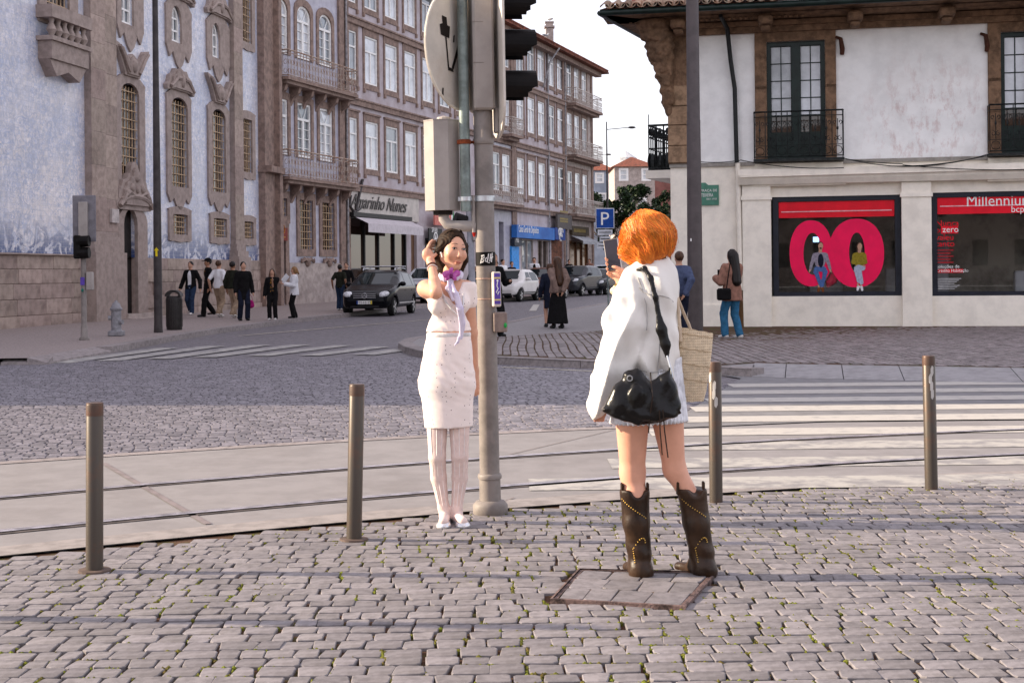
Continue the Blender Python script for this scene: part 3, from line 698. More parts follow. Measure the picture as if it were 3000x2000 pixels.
# windows
def church_window(op, su, rise, drop, kind, crest):
    a, b, c, d = CH.rect(*op); A, B, C, D = CH.rect(*su)
    m = MB(); inn = arch_pts(a, b, c, d, rise); out = ornate(A, B, C, D, rise+.15, drop, ear=.12)
    m.ring(out, inn, -.07, .01)
    wo_ = m.build('window', m_gran, CH.o)
    m = MB(); m.face([(a-.02,.13,c-.02),(b+.02,.13,c-.02),(b+.02,.13,d+.02),(a-.02,.13,d+.02)]); m.build('pane', m_glass_d if kind == 'grille' else m_glass, wo_)
    if kind == 'grille':
        h = d-c; grille(MB(), a, b, c, d-rise*.3, 6, max(4, round(h/.30)), .03, .026).build('grille', m_gold, wo_)
    else:
        fr = MB(); fr.ring(arch_pts(a, b, c, d, rise), arch_pts(a+.1, b-.1, c+.1, d-.1, rise), .05, .12)
        nr = max(3, round((d-c)/.5)); 
        fr.box((a+b)/2-.03, (a+b)/2+.03, .06, .11, c, d)
        for i in range(1, nr): z = c+(d-c)*i/nr; fr.box(a, b, .062, .108, z-.03, z+.03)
        fr.build('frame', m_white, wo_)
    if crest:
        cx = (A+B)/2; hw = (B-A)/2; top = D-.12; n_ = 9
        if crest == 'wing': # two horns flaring outwards round a leaf
            half = [(.50,0),(.62,.22),(.80,.50),(1.12,.86),(1.18,.98),(.86,.92),(.62,.66),(.36,.50),(.2,.62),(0,.72)]
        else: half = [(.72,0),(1.10,-.06),(1.16,.10),(.98,.22),(.90,.44),(.60,.56),(.46,.72),(.2,.70),(0,.78)]
        prof = [(cx+hw*x, top+z) for x, z in half] + [(cx-hw*x, top+z) for x, z in half[::-1][1:]]
        cr_ = MB(); cr_.prism(prof, -.15, .01); co = cr_.build('crest', m_gran, wo_)
        q_ = [(cx+hw*x*.80, top+.05+z*.84) for x, z in half] + [(cx-hw*x*.80, top+.05+z*.84) for x, z in half[::-1][1:]]
        m = MB(); m.prism(q_, -.21, -.151); m.build('crest_relief', m_gran, co)
        for sg in (-1, 1):
            m = MB(); m.tube([(cx+sg*hw*x, -.22, top+z) for x, z in (((.30,.12),(.50,.34),(.72,.62),(.98,.84)) if crest == 'wing' else ((.15,.42),(.45,.40),(.72,.22),(.95,.06)))], [.07,.075,.07,.05], 6); m.build('scroll', m_gran, co, smooth=True)
        m = MB(); m.ball((cx, -.20, top+.34), (.16,.10,.24), 8, 6); m.build('boss', m_gran, co, smooth=True)
    return wo_
for i, (op, su) in enumerate(tall): church_window(op, su, .35, .55, 'grille', ('wing','bow','wing')[i])
for i, (op, su) in enumerate(upper): church_window(op, su, .55, .75, 'sash', (None,'bow','bow')[i])
for i, (op, su) in enumerate(small): church_window(op, su, .02, .06 if i != 5 else .02, 'grille', None)
# balustrade under the left window
A, B, C, D = CH.rect(105,225,72,188); b_ = MB(); b_.box(A, B, -.5, .0, D, D+.35); b_.box(A+.1, B-.1, -.42, 0, C, C+.5); b_.box(A, B, -.5, 0, C+.5, C+.62)
b_.prism([(A+.1,C),(B-.1,C),(B-.5,C-.45),((A+B)/2,C-.25),(A+.5,C-.45)], -.35, 0); bo = b_.build('balustrade', m_gran, CH.o)
for i in range(6):
    x = A+.25+(B-A-.5)*i/5; m = MB(); hh = D-C-.62
    m.lathe([(.09,0),(.07,.1*hh),(.15,.38*hh),(.10,.6*hh),(.06,.75*hh),(.09,hh)], (x,-.33,C+.62), 8); m.build('baluster', m_gran, bo, smooth=True)
# portal
A, B, C, D = CH.rect(338,424,604,905); m = MB(); m.ring([(A,0),(B,0),*[((A+B)/2+(B-A)/2*math.cos(math.pi*i/8), D-.5+.5*math.sin(math.pi*i/8)) for i in range(9)]], [(dr[0],0),(dr[1],0),*[((dr[0]+dr[1])/2+(dr[1]-dr[0])/2*math.cos(math.pi*i/8), dr[3]-.5+.5*math.sin(math.pi*i/8)) for i in range(9)]], -.11, .01)
po = m.build('portal', m_gran, CH.o); cx = (A+B)/2; hw = (B-A)/2
m = MB(); m.box(dr[0]-.02, dr[1]+.02, .12, .15, .1, dr[3]+.02); m.build('door', m_door, po)
half = [(1.06,-.15),(1.22,-.05),(1.26,.12),(1.10,.22),(1.04,.50),(.86,.66),(.80,.86),(.55,.92),(.42,1.10),(.30,1.14),(.22,1.40),(.10,1.52),(0,1.55)]
prof = [(cx+hw*x, D+z*.9) for x, z in half] + [(cx-hw*x, D+z*.9) for x, z in half[::-1][1:]]
m = MB(); m.prism(prof, -.18, .01); pe = m.build('pediment', m_gran, po)
m = MB(); m.prism([(cx+(p[0]-cx)*.78, D+.12+(p[1]-D)*.78) for p in prof], -.26, -.181); m.build('pediment_relief', m_gran, pe)
N_ = 10; arc = [(cx+hw*1.12*math.cos(math.pi*(.06+.88*i/N_)), -.24, D-.12+.42*math.sin(math.pi*(.06+.88*i/N_))) for i in range(N_+1)]; m = MB(); m.tube(arc, .085, 6); m.build('archivolt', m_gran, pe, smooth=True)
for x, z, r_ in ((0,1.02,.16),(-.35,.62,.13),(.35,.62,.13),(-.68,.40,.12),(.68,.40,.12),(0,.58,.12)): m = MB(); m.ball((cx+hw*x, -.26, D+z*.9), (r_,.09,r_*1.15), 8, 6); m.build('boss', m_gran, pe, smooth=True)
for sg in (-1,1): m = MB(); m.tube([(cx+sg*hw*x, -.27, D+z) for x, z in ((.2,.30),(.55,.42),(.80,.30),(.92,.12),(.80,.06))], [.05,.07,.07,.06,.04], 6); m.build('scroll', m_gran, pe, smooth=True)
m = MB(); m.box(A-.2, B+.7, -.75, .3, -.02, .10); m.box(A, B+.4, -.42, .3, .10, .22); m.build('step', m_stone_l, po)
A, B, C, D = CH.rect(306,327,613,653); m = MB(); m.box(A, B, -.25, -.15, C, D); m.build('plaque', mat('pale_plaque', (.5,.45,.43), .6), CH.o)
# ------------------------------------------------------------------ terrace along the street
PBq = CH.pt(s_end, 0, 0); DB = (.35, 1)
def pen(s, z0, z1, d=.0): pass
def railing(m, x0, x1, y, z0, z1, n, side=None, t=.018, fancy=True):
    """wrought balustrade between x0,x1 in plane y, optional returns to the wall"""
    runs = [((x0,y),(x1,y))]
    if side is not None: runs += [((x0,y),(x0,side)), ((x1,y),(x1,side))]
    for (a, b) in runs:
        A = Vector((*a,0)); B = Vector((*b,0)); L_ = (B-A).length; k = max(2, round(n*L_/(x1-x0)))
        for zz, tt in ((z1,t*1.5),(z1-.13,t*.8),(z0+.05,t)): m.tube([A+Vector((0,0,zz)), B+Vector((0,0,zz))], tt, 4, cap=False)
        for i in range(k+1):
            p = A+(B-A)*i/k; m.tube([p+Vector((0,0,z0)), p+Vector((0,0,z1))], t*.7, 3, cap=False)
            if fancy and i < k:
                c = A+(B-A)*(i+.5)/k; dd = (B-A).normalized(); rr_ = L_/k*.34
                for zz in (z0+.22, (z0+z1)/2+.05):
                    m.tube([c+dd*(rr_*math.cos(q*math.pi/3))+Vector((0,0,zz+rr_*1.3*math.sin(q*math.pi/3))) for q in range(7)], t*.55, 3, cap=False)
    return m
def french_window(root, x, z0, z1, w_, arched, label=None, lam=False):
    sur = .22; m = MB(); r = .45 if arched else .02
    m.ring(ornate(x-w_/2-sur, x+w_/2+sur, z0-.02, z1+.30, r+.05, 0, ear=0), arch_pts(x-w_/2, x+w_/2, z0, z1, r), -.05, .01); wo_ = m.build('window', m_stone, root)
    f = MB(); tr = z1-(z1-z0)*.30
    f.ring(arch_pts(x-w_/2, x+w_/2, z0, z1, r), arch_pts(x-w_/2+.09, x+w_/2-.09, z0+.1, z1-.09, r), .02, .12)
    f.box(x-w_/2, x+w_/2, .015, .11, tr-.05, tr+.05); f.box(x-.07, x+.07, .018, .10, z0, tr)
    for k in range(1, 4): z = z0+(tr-z0)*k/4; f.box(x-w_/2, x+w_/2, .05, .09, z-.015, z+.015)
    if arched or lam: 
        for q in (-1,1): f.tube([(x, .06, tr), (x+q*w_*.2, .06, tr+.3), (x+q*w_*.3, .06, tr+.6), (x, .06, tr+.85)], .018, 4)
    f.build('frame', m_white, wo_)
    p = MB(); p.face([(x-w_/2,.095,z0),(x+w_/2,.095,z0),(x+w_/2,.095,z1),(x-w_/2,.095,z1)]); p.build('pane', m_glass_c if rnd.random() < .5 else m_glass, wo_); return wo_
# house with two iron balconies
PB = Vector((PBq.x, PBq.y, zg(PBq.y)+H-.03)); HB = Fac('balcony_house', 'narrow granite house with two rusty iron balconies beside the church', PB, DB)
LB = HB.uv(1010, 500)[0]; ZB = 16.5
rows = [[(798,840,-20,132),(868,908,25,158),(934,969,52,178)], [(801,839,286,430),(871,908,303,447),(937,971,323,455)]]
wins = []
for ri, row in enumerate(rows):
    z0 = np.mean([HB.rect(*q)[2] for q in row[1:]])-.25; z1 = np.mean([HB.rect(*q)[3] for q in row])
    for q in row: a, b, _, _ = HB.rect(*q); wins.append(((a+b)/2, z0, z1, 1.25, ri == 0))
top3 = [(x, 12.6+1.8, 16.3, 1.25, False) for x, *_ in wins[:3]]
gr = [(800,838,580,632),(876,914,587,730),(942,977,595,732)]
dr2 = HB.rect(803,833,668,872); dr2 = (dr2[0], dr2[1], .1, dr2[3])
gh = [HB.rect(*q) for q in gr]
hw_ = holewall(MB(), 0, LB, 0, ZB, [(x-w_/2, x+w_/2, a, b) for x,a,b,w_,_ in wins+top3]+gh+[dr2], .3)
hw_.face([(LB,0,0),(LB,12,0),(LB,12,ZB),(LB,0,ZB)]); hw_.face([(0,0,ZB),(LB,0,ZB),(LB,12,ZB),(0,12,ZB)]); hw_.build('wall', m_tile2, HB.o)
m = MB(); m.box(0, LB, .31, .35, 0, ZB); m.build('inner_wall', m_void, HB.o)
for x,a,b,w_,ar in wins+top3: french_window(HB.o, x, a, b, w_, ar, lam=True)
for i, (a,b,c,d) in enumerate(gh):
    m = MB(); m.ring([(a-.25,c-.3),(b+.25,c-.3),(b+.25,d+.3),(a-.25,d+.3)], [(a,c),(b,c),(b,d),(a,d)], -.06, .01); o = m.build('window', m_stone, HB.o)
    m = MB(); m.face([(a,.2,c),(b,.2,c),(b,.2,d),(a,.2,d)]); m.build('pane', m_glass_d, o); m = grille(MB(), a, b, c, d, 5, max(3, round((d-c)/.3)), .05, .03)
    m.build('grille', m_gold, o)
    if i:
        m = MB(); cx = (a+b)/2
        for q in (-1,1): m.tube([(cx,-.1,c-.5),(cx+q*.3,-.1,c-.42),(cx+q*.55,-.1,c-.55),(cx+q*.6,-.1,c-.4)], [.1,.09,.06,.03], 5)
        m.ball((cx,-.1,c-.55), (.2,.1,.2), 6, 5); m.build('carving', m_stone, o)
a,b,c,d = dr2; m = MB(); m.ring([(a-.3,0),(b+.3,0),(b+.3,d+.5),(a-.3,d+.5)], [(a,0),(b,0),(b,d),(a,d)], -.08, .01); o = m.build('doorway', m_stone, HB.o)
m = MB(); m.box(a, b, .2, .28, .08, d); m.build('door', m_door, o)
A,B,C,D = HB.rect(799,834,667,705); m = MB(); m.box(A, B, -.14, -.09, C, D); o2 = m.build('hanging_sign', mat('maroon_sign', (.23,.035,.02), .6), o)
m = MB(); m.tube([((A+B)/2+.25*math.cos(q*.7), -.15, (C+D)/2+.2+.22*math.sin(q*.7)) for q in range(10)], .02, 4); m.box(A+.2, B-.2, -.15, -.141, C+.12, C+.18); m.build('emblem', mat('sign_gold', (.45,.2,.04), .6), o2)
for (u0,v0,u1,v1,rv) in [(794,211,1010,266,129),(798,509,1014,537,430)]:
    z = (HB.uv(u0,v0,.7)[1]+HB.uv(u1,v1,.7)[1])/2; hr = 1.08
    m = MB(); m.box(.15, LB-.05, -.75, .02, z-.14, z); m.box(.25, LB-.12, -.62, .02, z-.28, z-.14); so_ = m.build('balcony_slab', m_stone, HB.o)
    for x in np.linspace(.5, LB-.4, 6):
        m = MB(); m.prism([(0,0),(0.5,0),(.42,-.25),(.2,-.42),(0,-.75)], -.1, .1); me_v = [(-y_, -x_, z_) for x_, y_, z_ in m.v]; m.v = [(yy, xx_, zz) for (yy, xx_, zz) in me_v]
        m.build('bracket', m_stone, so_).location = (x, 0, z-.28)
    railing(MB(), .2, LB-.1, -.70, z, z+hr, 24, side=0, t=.022).build('railing', m_ironp, so_)
for x in (wins[0][0]-.95, wins[1][0]-1.02, wins[2][0]-1.0): pass
for x0_, x1_ in ((0.02,.18),(LB-.62,LB-.12)):
    m = MB(); m.box(x0_, x1_, -.1, .01, 0, ZB); m.build('pilaster', m_stone, HB.o)
m = MB(); m.box(.0, LB, -.06, .01, 0, HB.uv(900,770)[1]); m.v = [v for v in m.v]; 
A_ = HB.uv(846,770)[0]; m = MB(); m.box(A_, LB-.63, -.06, .01, 0, HB.uv(900,770)[1]); m.build('base_course', m_stone_l, HB.o)
for x in (.06, LB-.04):
    m = MB(); m.tube([(x,-.16,.3),(x,-.16,ZB)], .055, 6); m.build('downpipe', mat('zinc_pipe', (.33,.32,.33), .5, var=.2), HB.o)
# long terrace house: repeated sash windows
def sash(root, x, z0, w_, h, cache={}):
    key = (round(w_,2), round(h,2))
    if key not in cache:
        s_ = MB(); s_.ring([(-w_/2-.17,-.26),(w_/2+.17,-.26),(w_/2+.17,h+.30),(-w_/2-.17,h+.30)], [(-w_/2,0),(w_/2,0),(w_/2,h),(-w_/2,h)], -.05, .01)
        s_.box(-w_/2-.22, w_/2+.22, -.11, .0, h+.301, h+.39); s_.box(-w_/2-.17, -w_/2-.03, -.10, 0, -.45, -.261); s_.box(w_/2+.03, w_/2+.17, -.10, 0, -.45, -.261)
        f = MB(); f.ring([(-w_/2,0),(w_/2,0),(w_/2,h),(-w_/2,h)], [(-w_/2+.08,.09),(w_/2-.08,.09),(w_/2-.08,h-.08),(-w_/2+.08,h-.08)], .0, .10)
        f.box(-w_/2, w_/2, -.004, .09, h*.68-.04, h*.68+.04); f.box(-.05, .05, .004, .08, 0, h*.68)
        p = MB(); p.face([(-w_/2,.05,0),(w_/2,.05,0),(w_/2,.05,h),(-w_/2,.05,h)])
        a = s_.build('window', m_stone, root); b = f.build('frame', m_white, a); c = p.build('pane', m_glass_c, a); cache[key] = (a.data, b.data, c.data)
    else:
        a = link('window', cache[key][0], root); b = link('frame', cache[key][1], a)
        me = cache[key][2]; c = link('pane', me, a)
    if rnd.random() < .35:
        c.data = c.data.copy(); c.data.materials[0] = m_glass
    a.location = (x, 0, z0)
ORI = Vector((PBq.x, PBq.y, 0)); DBn = Vector(DB).normalized()
TW = Fac('measuring_line', 'tmp', (PBq.x, PBq.y, 0), DB)
def sx(u): return TW.uv(u, 600)[0]
tmp_root = TW.o
def terrace(name, label, u0, u1, xs_u, rows_z, wall_m, ground, ztop=16.4, step=None, stringz=(5.6,9.57,13.3), w_=1.42, h=2.25):
    s0, s1 = sx(u0), sx(u1); p = ORI.xy + DBn*s0; fc = Fac(name, label, (p.x, p.y, zg(p.y)+H-.03), DB); z_ = fc.P.z; L_ = s1-s0
    X = [sx(u)-s0 for u in xs_u] if step is None else xs_u
    hl = [(x-w_/2, x+w_/2, z-z_, z-z_+h) for x in X for z in rows_z] + [(a-s0, b-s0, c-z_, d-z_) for a,b,c,d in ground]
    m = holewall(MB(), 0, L_, 0, ztop-z_, hl, .3); m.face([(0,12,0),(0,0,0),(0,0,ztop-z_),(0,12,ztop-z_)]); m.face([(L_,0,0),(L_,12,0),(L_,12,ztop-z_),(L_,0,ztop-z_)])
    m.build('wall', wall_m, fc.o); m = MB(); m.box(0, L_, .31, .4, 0, ztop-z_); m.build('inner_wall', m_void, fc.o)
    for x in X:
        for z in rows_z: sash(fc.o, x, z-z_, w_, h)
    for z in stringz:
        m = MB(); m.box(0.01, L_-.01, -.14, .01, z-z_-.22, z-z_+.02); m.box(0.01, L_-.01, -.2, .01, z-z_+.021, z-z_+.1); m.build('string_course', m_stone, fc.o)
    for x in (.0, L_-.45):
        m = MB(); m.box(x+.02, x+.43, -.08, .01, 0, ztop-z_); m.build('pilaster', m_stone, fc.o)
    fc.z = z_; fc.s0 = s0; fc.L = L_; return fc
def roof(fc, ztop, over=.9, left=0, right=0):
    z = ztop-fc.z; m = MB(); L_ = fc.L
    m.add([(-left,-over,z),(L_+right,-over,z),(L_+right,5.5,z+2.6),(-left,5.5,z+2.6),(-left,-over,z-.12),(L_+right,-over,z-.12),(L_+right,.2,z-.12),(-left,.2,z-.12),(L_+right,12,z-.1),(-left,12,z-.1)], [(0,1,2,3),(4,5,1,0),(7,6,5,4),(1,5,6,8,2),(3,9,7,4,0),(3,2,8,9)])
    ro = m.build('roof', m_tileroof, fc.o)
    m = MB(); m.box(-left*.6, L_+right*.6, -over*.55, .0, z-.42, z-.121); m.build('cornice', m_stone, ro)
    tm = MB(); n = int((L_+left+right)/.28)
    for i in range(n):
        x = -left+.28*(i+.5); tm.tube([(x,-over-.03,z+.03),(x,-over+2.5,z+1.05)], .10, 5)
    tm.build('eaves_tiles', m_tileroof, ro, kind='stuff'); return ro
m_tileroof = random_tint(mat('clay_tile', (.22,.08,.05), .85, var=.25, scale=4, bump=.5, bscale=20, grime=.5, dirt=(.10,.07,.05)), .25)
m_cwall = mat('lilac_plaster', (.52,.475,.50), .7, col2=(.41,.345,.35), scale=1.1, mixlo=.42, mixhi=.66, bump=.2, bscale=60, grime=.4, dirt=(.22,.16,.15))
RZ = (6.5, 10.5, 14.05)
gC = [TW.rect(1023,1190,640,797), TW.rect(1204,1221,652,792), TW.rect(1246,1330,700,800)]
gC = [(a,b,.25,d) for a,b,c,d in gC]
HC = terrace('long_terrace_house', 'long granite house with rows of white sash windows behind the traffic signal', 1010, 1400, [sx(1027)-sx(1010)+2.30*k for k in range(7)], RZ, m_cwall, gC, step=1)
roof(HC, 16.5)
gE = [TW.rect(1462,1476,650,790)]; gE = [(a,b,.3,d) for a,b,c,d in gE]
HF = terrace('narrow_terrace_house', 'narrow granite house with small corner balcony right of the signal pole', 1400, 1505, [1425,1452,1482], RZ, m_tile2, gE); roof(HF, 16.5)
gD = [TW.rect(1527,1562,700,792), TW.rect(1575,1605,702,790), TW.rect(1615,1650,684,775)]; gD = [(a,b,.4,d) for a,b,c,d in gD]
HD = terrace('bank_terrace_house', 'lilac granite house above the blue bank sign', 1505, 1655, [1525,1557,1587,1616,1643], RZ, m_cwall, gD); roof(HD, 16.5)
gG = [TW.rect(1668,1722,706,775)]; gG = [(a,b,.5,d) for a,b,c,d in gG]
HG = terrace('corner_terrace_house', 'corner house with three white iron balconies at the end of the terrace', 1655, 1737, [1669,1691,1713], (6.3,10.35,13.9), m_stone_l, gG, w_=1.25, h=2.35); roof(HG, 16.5, right=1.6)
def balcony(fc, z, x0, x1, m_r, hr=1.0, n=20, dp=.8):
    m = MB(); m.box(x0, x1, -dp, .02, z-.16, z); m.box(x0+.1, x1-.1, -dp*.7, .02, z-.34, z-.16); o = m.build('balcony_slab', m_stone, fc.o); railing(MB(), x0+.04, x1-.04, -dp+.05, z, z+hr, n, side=0, t=.024).build('railing', m_r, o)
m_irw = mat('white_ironwork', (.66,.62,.58), .6, col2=(.50,.42,.38), scale=4)
for z in (5.65, 9.75, 13.3): balcony(HG, z-HG.z, .3, HG.L+.15, m_irw, 1.05, 22)
balcony(HF, 9.9-HF.z, HF.L-2.4, HF.L-.3, m_irw, 1.0, 8); balcony(HF, 5.7-HF.z, .5, HF.L-.3, m_irw, 1.0, 16)
for fc, u in ((HD,1604),(HD,1654),(HC,1012)):
    x = sx(u)-fc.s0; m = MB(); m.tube([(x,-.12,.3),(x,-.12,16.2-fc.z)], .06, 6); m.build('downpipe', MATS['zinc_pipe'], fc.o)
m = MB(); x = sx(1590)-HD.s0; m.tube([(x,-.12,13.2),(x+.3,-.5,14.9),(x+1.0,-.95,15.9)], .06, 6); m.build('gutter_pipe', MATS['zinc_pipe'], HD.o)
# chimney and gulls
p = at(1610, 120, 93); t = thing('chimney_stack', 'tall plastered chimney on the terrace roof with a gull on top', 'chimney', (p.x, p.y, p.z-1.5))
m = MB(); m.bbox(-.27,.27,-.27,.27,0,2.35,.03); m.build('shaft', m_stone_l, t); m = MB(); m.box(-.35,.35,-.35,.35,2.36,2.48); m.box(-.25,.25,-.25,.25,2.48,2.7); m.box(-.3,.3,-.3,.3,2.7,2.78); m.build('cap', m_stone_l, t)
def gull(loc, rz, label):
    t = thing('gull', label, 'bird', loc, rz, 'gulls on the roof')
    s_ = Soft((-.35,-.15,-.02),(.35,.15,.4),.016); s_.cone((-.05,0,.16),(.1,0,.19),.075,.06,.03); s_.cone((-.05,0,.15),(-.28,0,.14),.06,.012,.03); s_.cone((.1,0,.19),(.15,0,.28),.045,.035,.03); s_.ell((.17,0,.3),(.05,.04,.04),.02); s_.cone((.2,0,.295),(.26,0,.285),.015,.006,.01)
    s_.cone((.02,.03,.1),(.02,.03,0),.012,.010,.01); s_.cone((.02,-.03,.1),(.02,-.03,0),.012,.010,.01)
    s_.mesh('body', mat('gull_white', (.6,.6,.6), .7), t)
    w_ = Soft((-.35,-.15,0),(.35,.15,.4),.016); w_.ell((-.08,.06,.19),(.2,.03,.06),.01, Matrix.Rotation(.15,3,'Y')); w_.ell((-.08,-.06,.19),(.2,.03,.06),.01, Matrix.Rotation(.15,3,'Y')); w_.mesh('wings', mat('gull_grey', (.3,.31,.33), .7), t)
gull((p.x, p.y, p.z+1.28), 2.6, 'gull standing on the chimney top'); q = at(1600, 112, 91); gull((q.x, q.y, q.z), .4, 'gull perched on the roof below the chimney')
# ---- shop fronts of the terrace
def shopfront(fc, a, b, c, d, label, mullions, mt, glassm):
    m = MB(); m.ring([(a,c),(b,c),(b,d),(a,d)], [(a+.1,c+.1),(b-.1,c+.1),(b-.1,d-.1),(a+.1,d-.1)], -.02, .2)
    for x in mullions: m.box(a+(b-a)*x-.05, a+(b-a)*x+.05, .0, .15, c, d)
    o = m.build('shopfront', mt, fc.o, label=label); p = MB()
    cuts = [0,*mullions,1]
    for i in range(len(cuts)-1):
        p = MB(); x0, x1 = a+(b-a)*cuts[i]+.05, a+(b-a)*cuts[i+1]-.05; p.face([(x0,.1,c),(x1,.1,c),(x1,.1,d),(x0,.1,d)]); p.build('pane', glassm, o)
    return o
L3 = lambda fc, q: (q[0]-fc.s0, q[1]-fc.s0, q[2]-fc.z, q[3]-fc.z)
a,b,c,d = L3(HC, gC[0]); m_frame = mat('black_frame', (.03,.028,.028), .5)
shopfront(HC, a,b,c,d, 'dark shop front under a white awning', (.26,.5,.78), m_frame, m_glass_d)
a2,b2,c2,d2 = L3(HC, TW.rect(1008,1224,556,642)); m = MB(); m.box(a2, b2, -.06, -.0, c2, d2); pan = m.build('fascia', mat('marble_panel', (.52,.475,.44), .4, var=.08, scale=2), HC.o)
m = MB(); m.box(a-.1, b+.1, -.3, -.03, d-.02, d+.18); m.build('awning_box', m_frame, HC.o)
m = MB(); m.add([(a+.05,-.3,d-.05),(b-.0,-.3,d-.05),(b,-.95,d-.35),(a+.05,-.95,d-.35),(b,-.95,d-.75),(a+.05,-.95,d-.75)], [(0,1,2,3),(3,2,4,5)]); m.build('awning', mat('awning_cloth', (.58,.54,.56), .8, var=.05), HC.o)
tx = (b2-a2)*.06; text('shop_lettering', 'Amarinho Nunes', .92, mat('dark_lettering', (.07,.06,.058), .4), pan, (a2+.45,-.10,c2+.42), ext=.015, shear=.55, sx=.98)
m = MB(); m.tube([(a2+1.5,-.1,c2+.42),(a2+.8,-.1,c2+.2),(a2+.35,-.1,c2+.5),(a2+.5,-.1,c2+.95)], .07, 6); m.build('lettering_swash', MATS['dark_lettering'], pan); m = MB(); m.tube([(a2+1.0,-.1,c2+.3),(a2+1.75,-.1,c2+1.75)], .08, 6); m.build('lettering_swash', MATS['dark_lettering'], pan)
a,b,c,d = L3(HC, gC[1]); m = MB(); m.box(a,b,.15,.22,c,d); m.build('door', mat('brown_door', (.16,.09,.05), .6), HC.o)
a,b,c,d = L3(HC, gC[2]); shopfront(HC,a,b,c,d,'dark supermarket entrance behind the posing woman',(.5,), m_frame, m_glass_d)
q = L3(HC, TW.rect(1248,1309,626,662)); m = MB(); m.box(q[0],q[1],-.5,-.42,q[2],q[3]); o = m.build('supermarket_sign', mat('faded_red', (.62,.22,.18), .6), HC.o)
text('sign_text','SPAR',.62,m_white,o,(q[0]+.5,-.51,q[2]+.4),ext=.006); m = MB(); m.box(q[1]-.6,q[1],-.508,-.501,q[2],q[3]); m.build('logo_field', m_white, o)
m = MB(); m.prism([(q[1]-.45,q[2]+.35),(q[1]-.15,q[2]+.35),(q[1]-.3,q[2]+.95)], -.514,-.509); m.build('tree_emblem', mat('emblem_green', (.03,.25,.08), .6), o)
q = L3(HC, TW.rect(1241,1280,670,716)); m = MB(); m.box(q[0],q[1],-.3,-.24,q[2],q[3]); o = m.build('supermarket_sign', mat('black_sign', (.02,.02,.02), .5), HC.o)
text('sign_text','SPAR',.36,m_white,o,(q[0]+.35,-.31,q[2]+.62),ext=.006); m = MB(); cxx=(q[0]+q[1])/2; m.ring([(cxx+.28*math.cos(i),q[3]-.45+.28*math.sin(i)) for i in np.linspace(0,6.28,13)[:-1]],[(cxx+.2*math.cos(i),q[3]-.45+.2*math.sin(i)) for i in np.linspace(0,6.28,13)[:-1]],-.312,-.301); m.prism([(cxx-.13,q[3]-.57),(cxx+.13,q[3]-.57),(cxx,q[3]-.28)],-.312,-.301); m.build('tree_emblem', m_white, o)
# blue bank sign
q = L3(HD, TW.rect(1494,1606,664,700)); bl = mat('sign_blue', (.03,.14,.42), .5, col2=(.06,.24,.6), scale=.3)
m = MB(); m.box(q[0],q[1],-.45,-.1,q[2],q[3]); o = m.build('bank_sign', bl, HD.o); text('sign_text','Caixa Geral de Depósitos',.60,m_white,o,(q[0]+.3,-.46,q[2]+.35),ext=.006,sx=.62)
q2 = L3(HD, TW.rect(1607,1637,668,703)); m = MB(); m.box(q2[0],q2[1],-.47,-.1,q2[2],q2[3]); o = m.build('bank_logo_sign', mat('logo_blue', (.02,.07,.28), .5), HD.o)
m = MB(); cx, cz = (q2[0]+q2[1])/2, (q2[2]+q2[3])/2
for k in range(3):
    e = k*2.094+.5; m.tube([(cx+.2*math.cos(e)+.3*math.cos(i), -.49, cz+.2*math.sin(e)+.26*math.sin(i)) for i in np.linspace(0,5,9)], .05, 5)
m.build('emblem', m_white, o); 
q3 = L3(HD, TW.rect(1494,1516,700,721)); m = MB(); m.box(q3[0],q3[1],-.3,-.05,q3[2],q3[3]); o = m.build('cash_machine_sign', mat('dark_sign', (.03,.04,.06), .5), HD.o); text('sign_text','MB',.42,m_white,o,(q3[0]+.2,-.31,q3[2]+.22),ext=.005)
q3 = L3(HD, TW.rect(1494,1516,722,790)); m = MB(); m.box(q3[0],q3[1],-.12,.0,.5,q3[3]); m.build('blue_panel', mat('bright_blue', (.05,.32,.72), .5), HD.o)
for i, gq in enumerate(gD):
    a,b,c,d = L3(HD, gq)
    if i < 2: shopfront(HD,a,b,c,d,None,(.5,), m_stone_l, m_glass if i == 0 else m_glass_d)
    else: m = MB(); m.box(a,b,.1,.2,c,d); [m.box(a,b,.06,.1,c+k*.2,c+k*.2+.03) for k in range(int((d-c)/.2))]; m.build('roller_door', mat('rusty_shutter', (.20,.085,.05), .7, var=.3, scale=3, grime=.4), HD.o)
q = L3(HD, TW.rect(1613,1662,630,672)); m = MB(); m.box(q[0],min(q[1],HD.L),-.5,-.35,q[2],q[3]); o = m.build('grey_sign', mat('grey_sign', (.13,.115,.11), .6), HD.o)
m = MB(); [m.box(q[0]+.5, q[0]+2.3, -.512, -.503, q[2]+z, q[2]+z+.12) for z in (.45,.62,1.1)]; m.build('lettering', mat('dull_gold', (.3,.24,.1), .6), o)
a,b,c,d = L3(HG, gG[0]); shopfront(HG,a,b,c,d,None,(.4,.7), mat('brown_frame',(.14,.07,.035),.5), mat('warm_glass',(.16,.08,.04),.1))
q = L3(HG, TW.rect(1667,1716,664,690)); m = MB(); m.box(q[0],q[1],-.25,-.08,q[2],q[3]); o = m.build('shop_sign', mat('sign_board',(.09,.07,.045),.6), HG.o)
m = MB(); [m.tube([(q[0]+.3+k*.33,-.27,q[2]+.2),(q[0]+.4+k*.33,-.27,q[3]-.2),(q[0]+.52+k*.33,-.27,q[2]+.25)],.04,4) for k in range(9)]; m.build('lettering', MATS['dull_gold'], o)
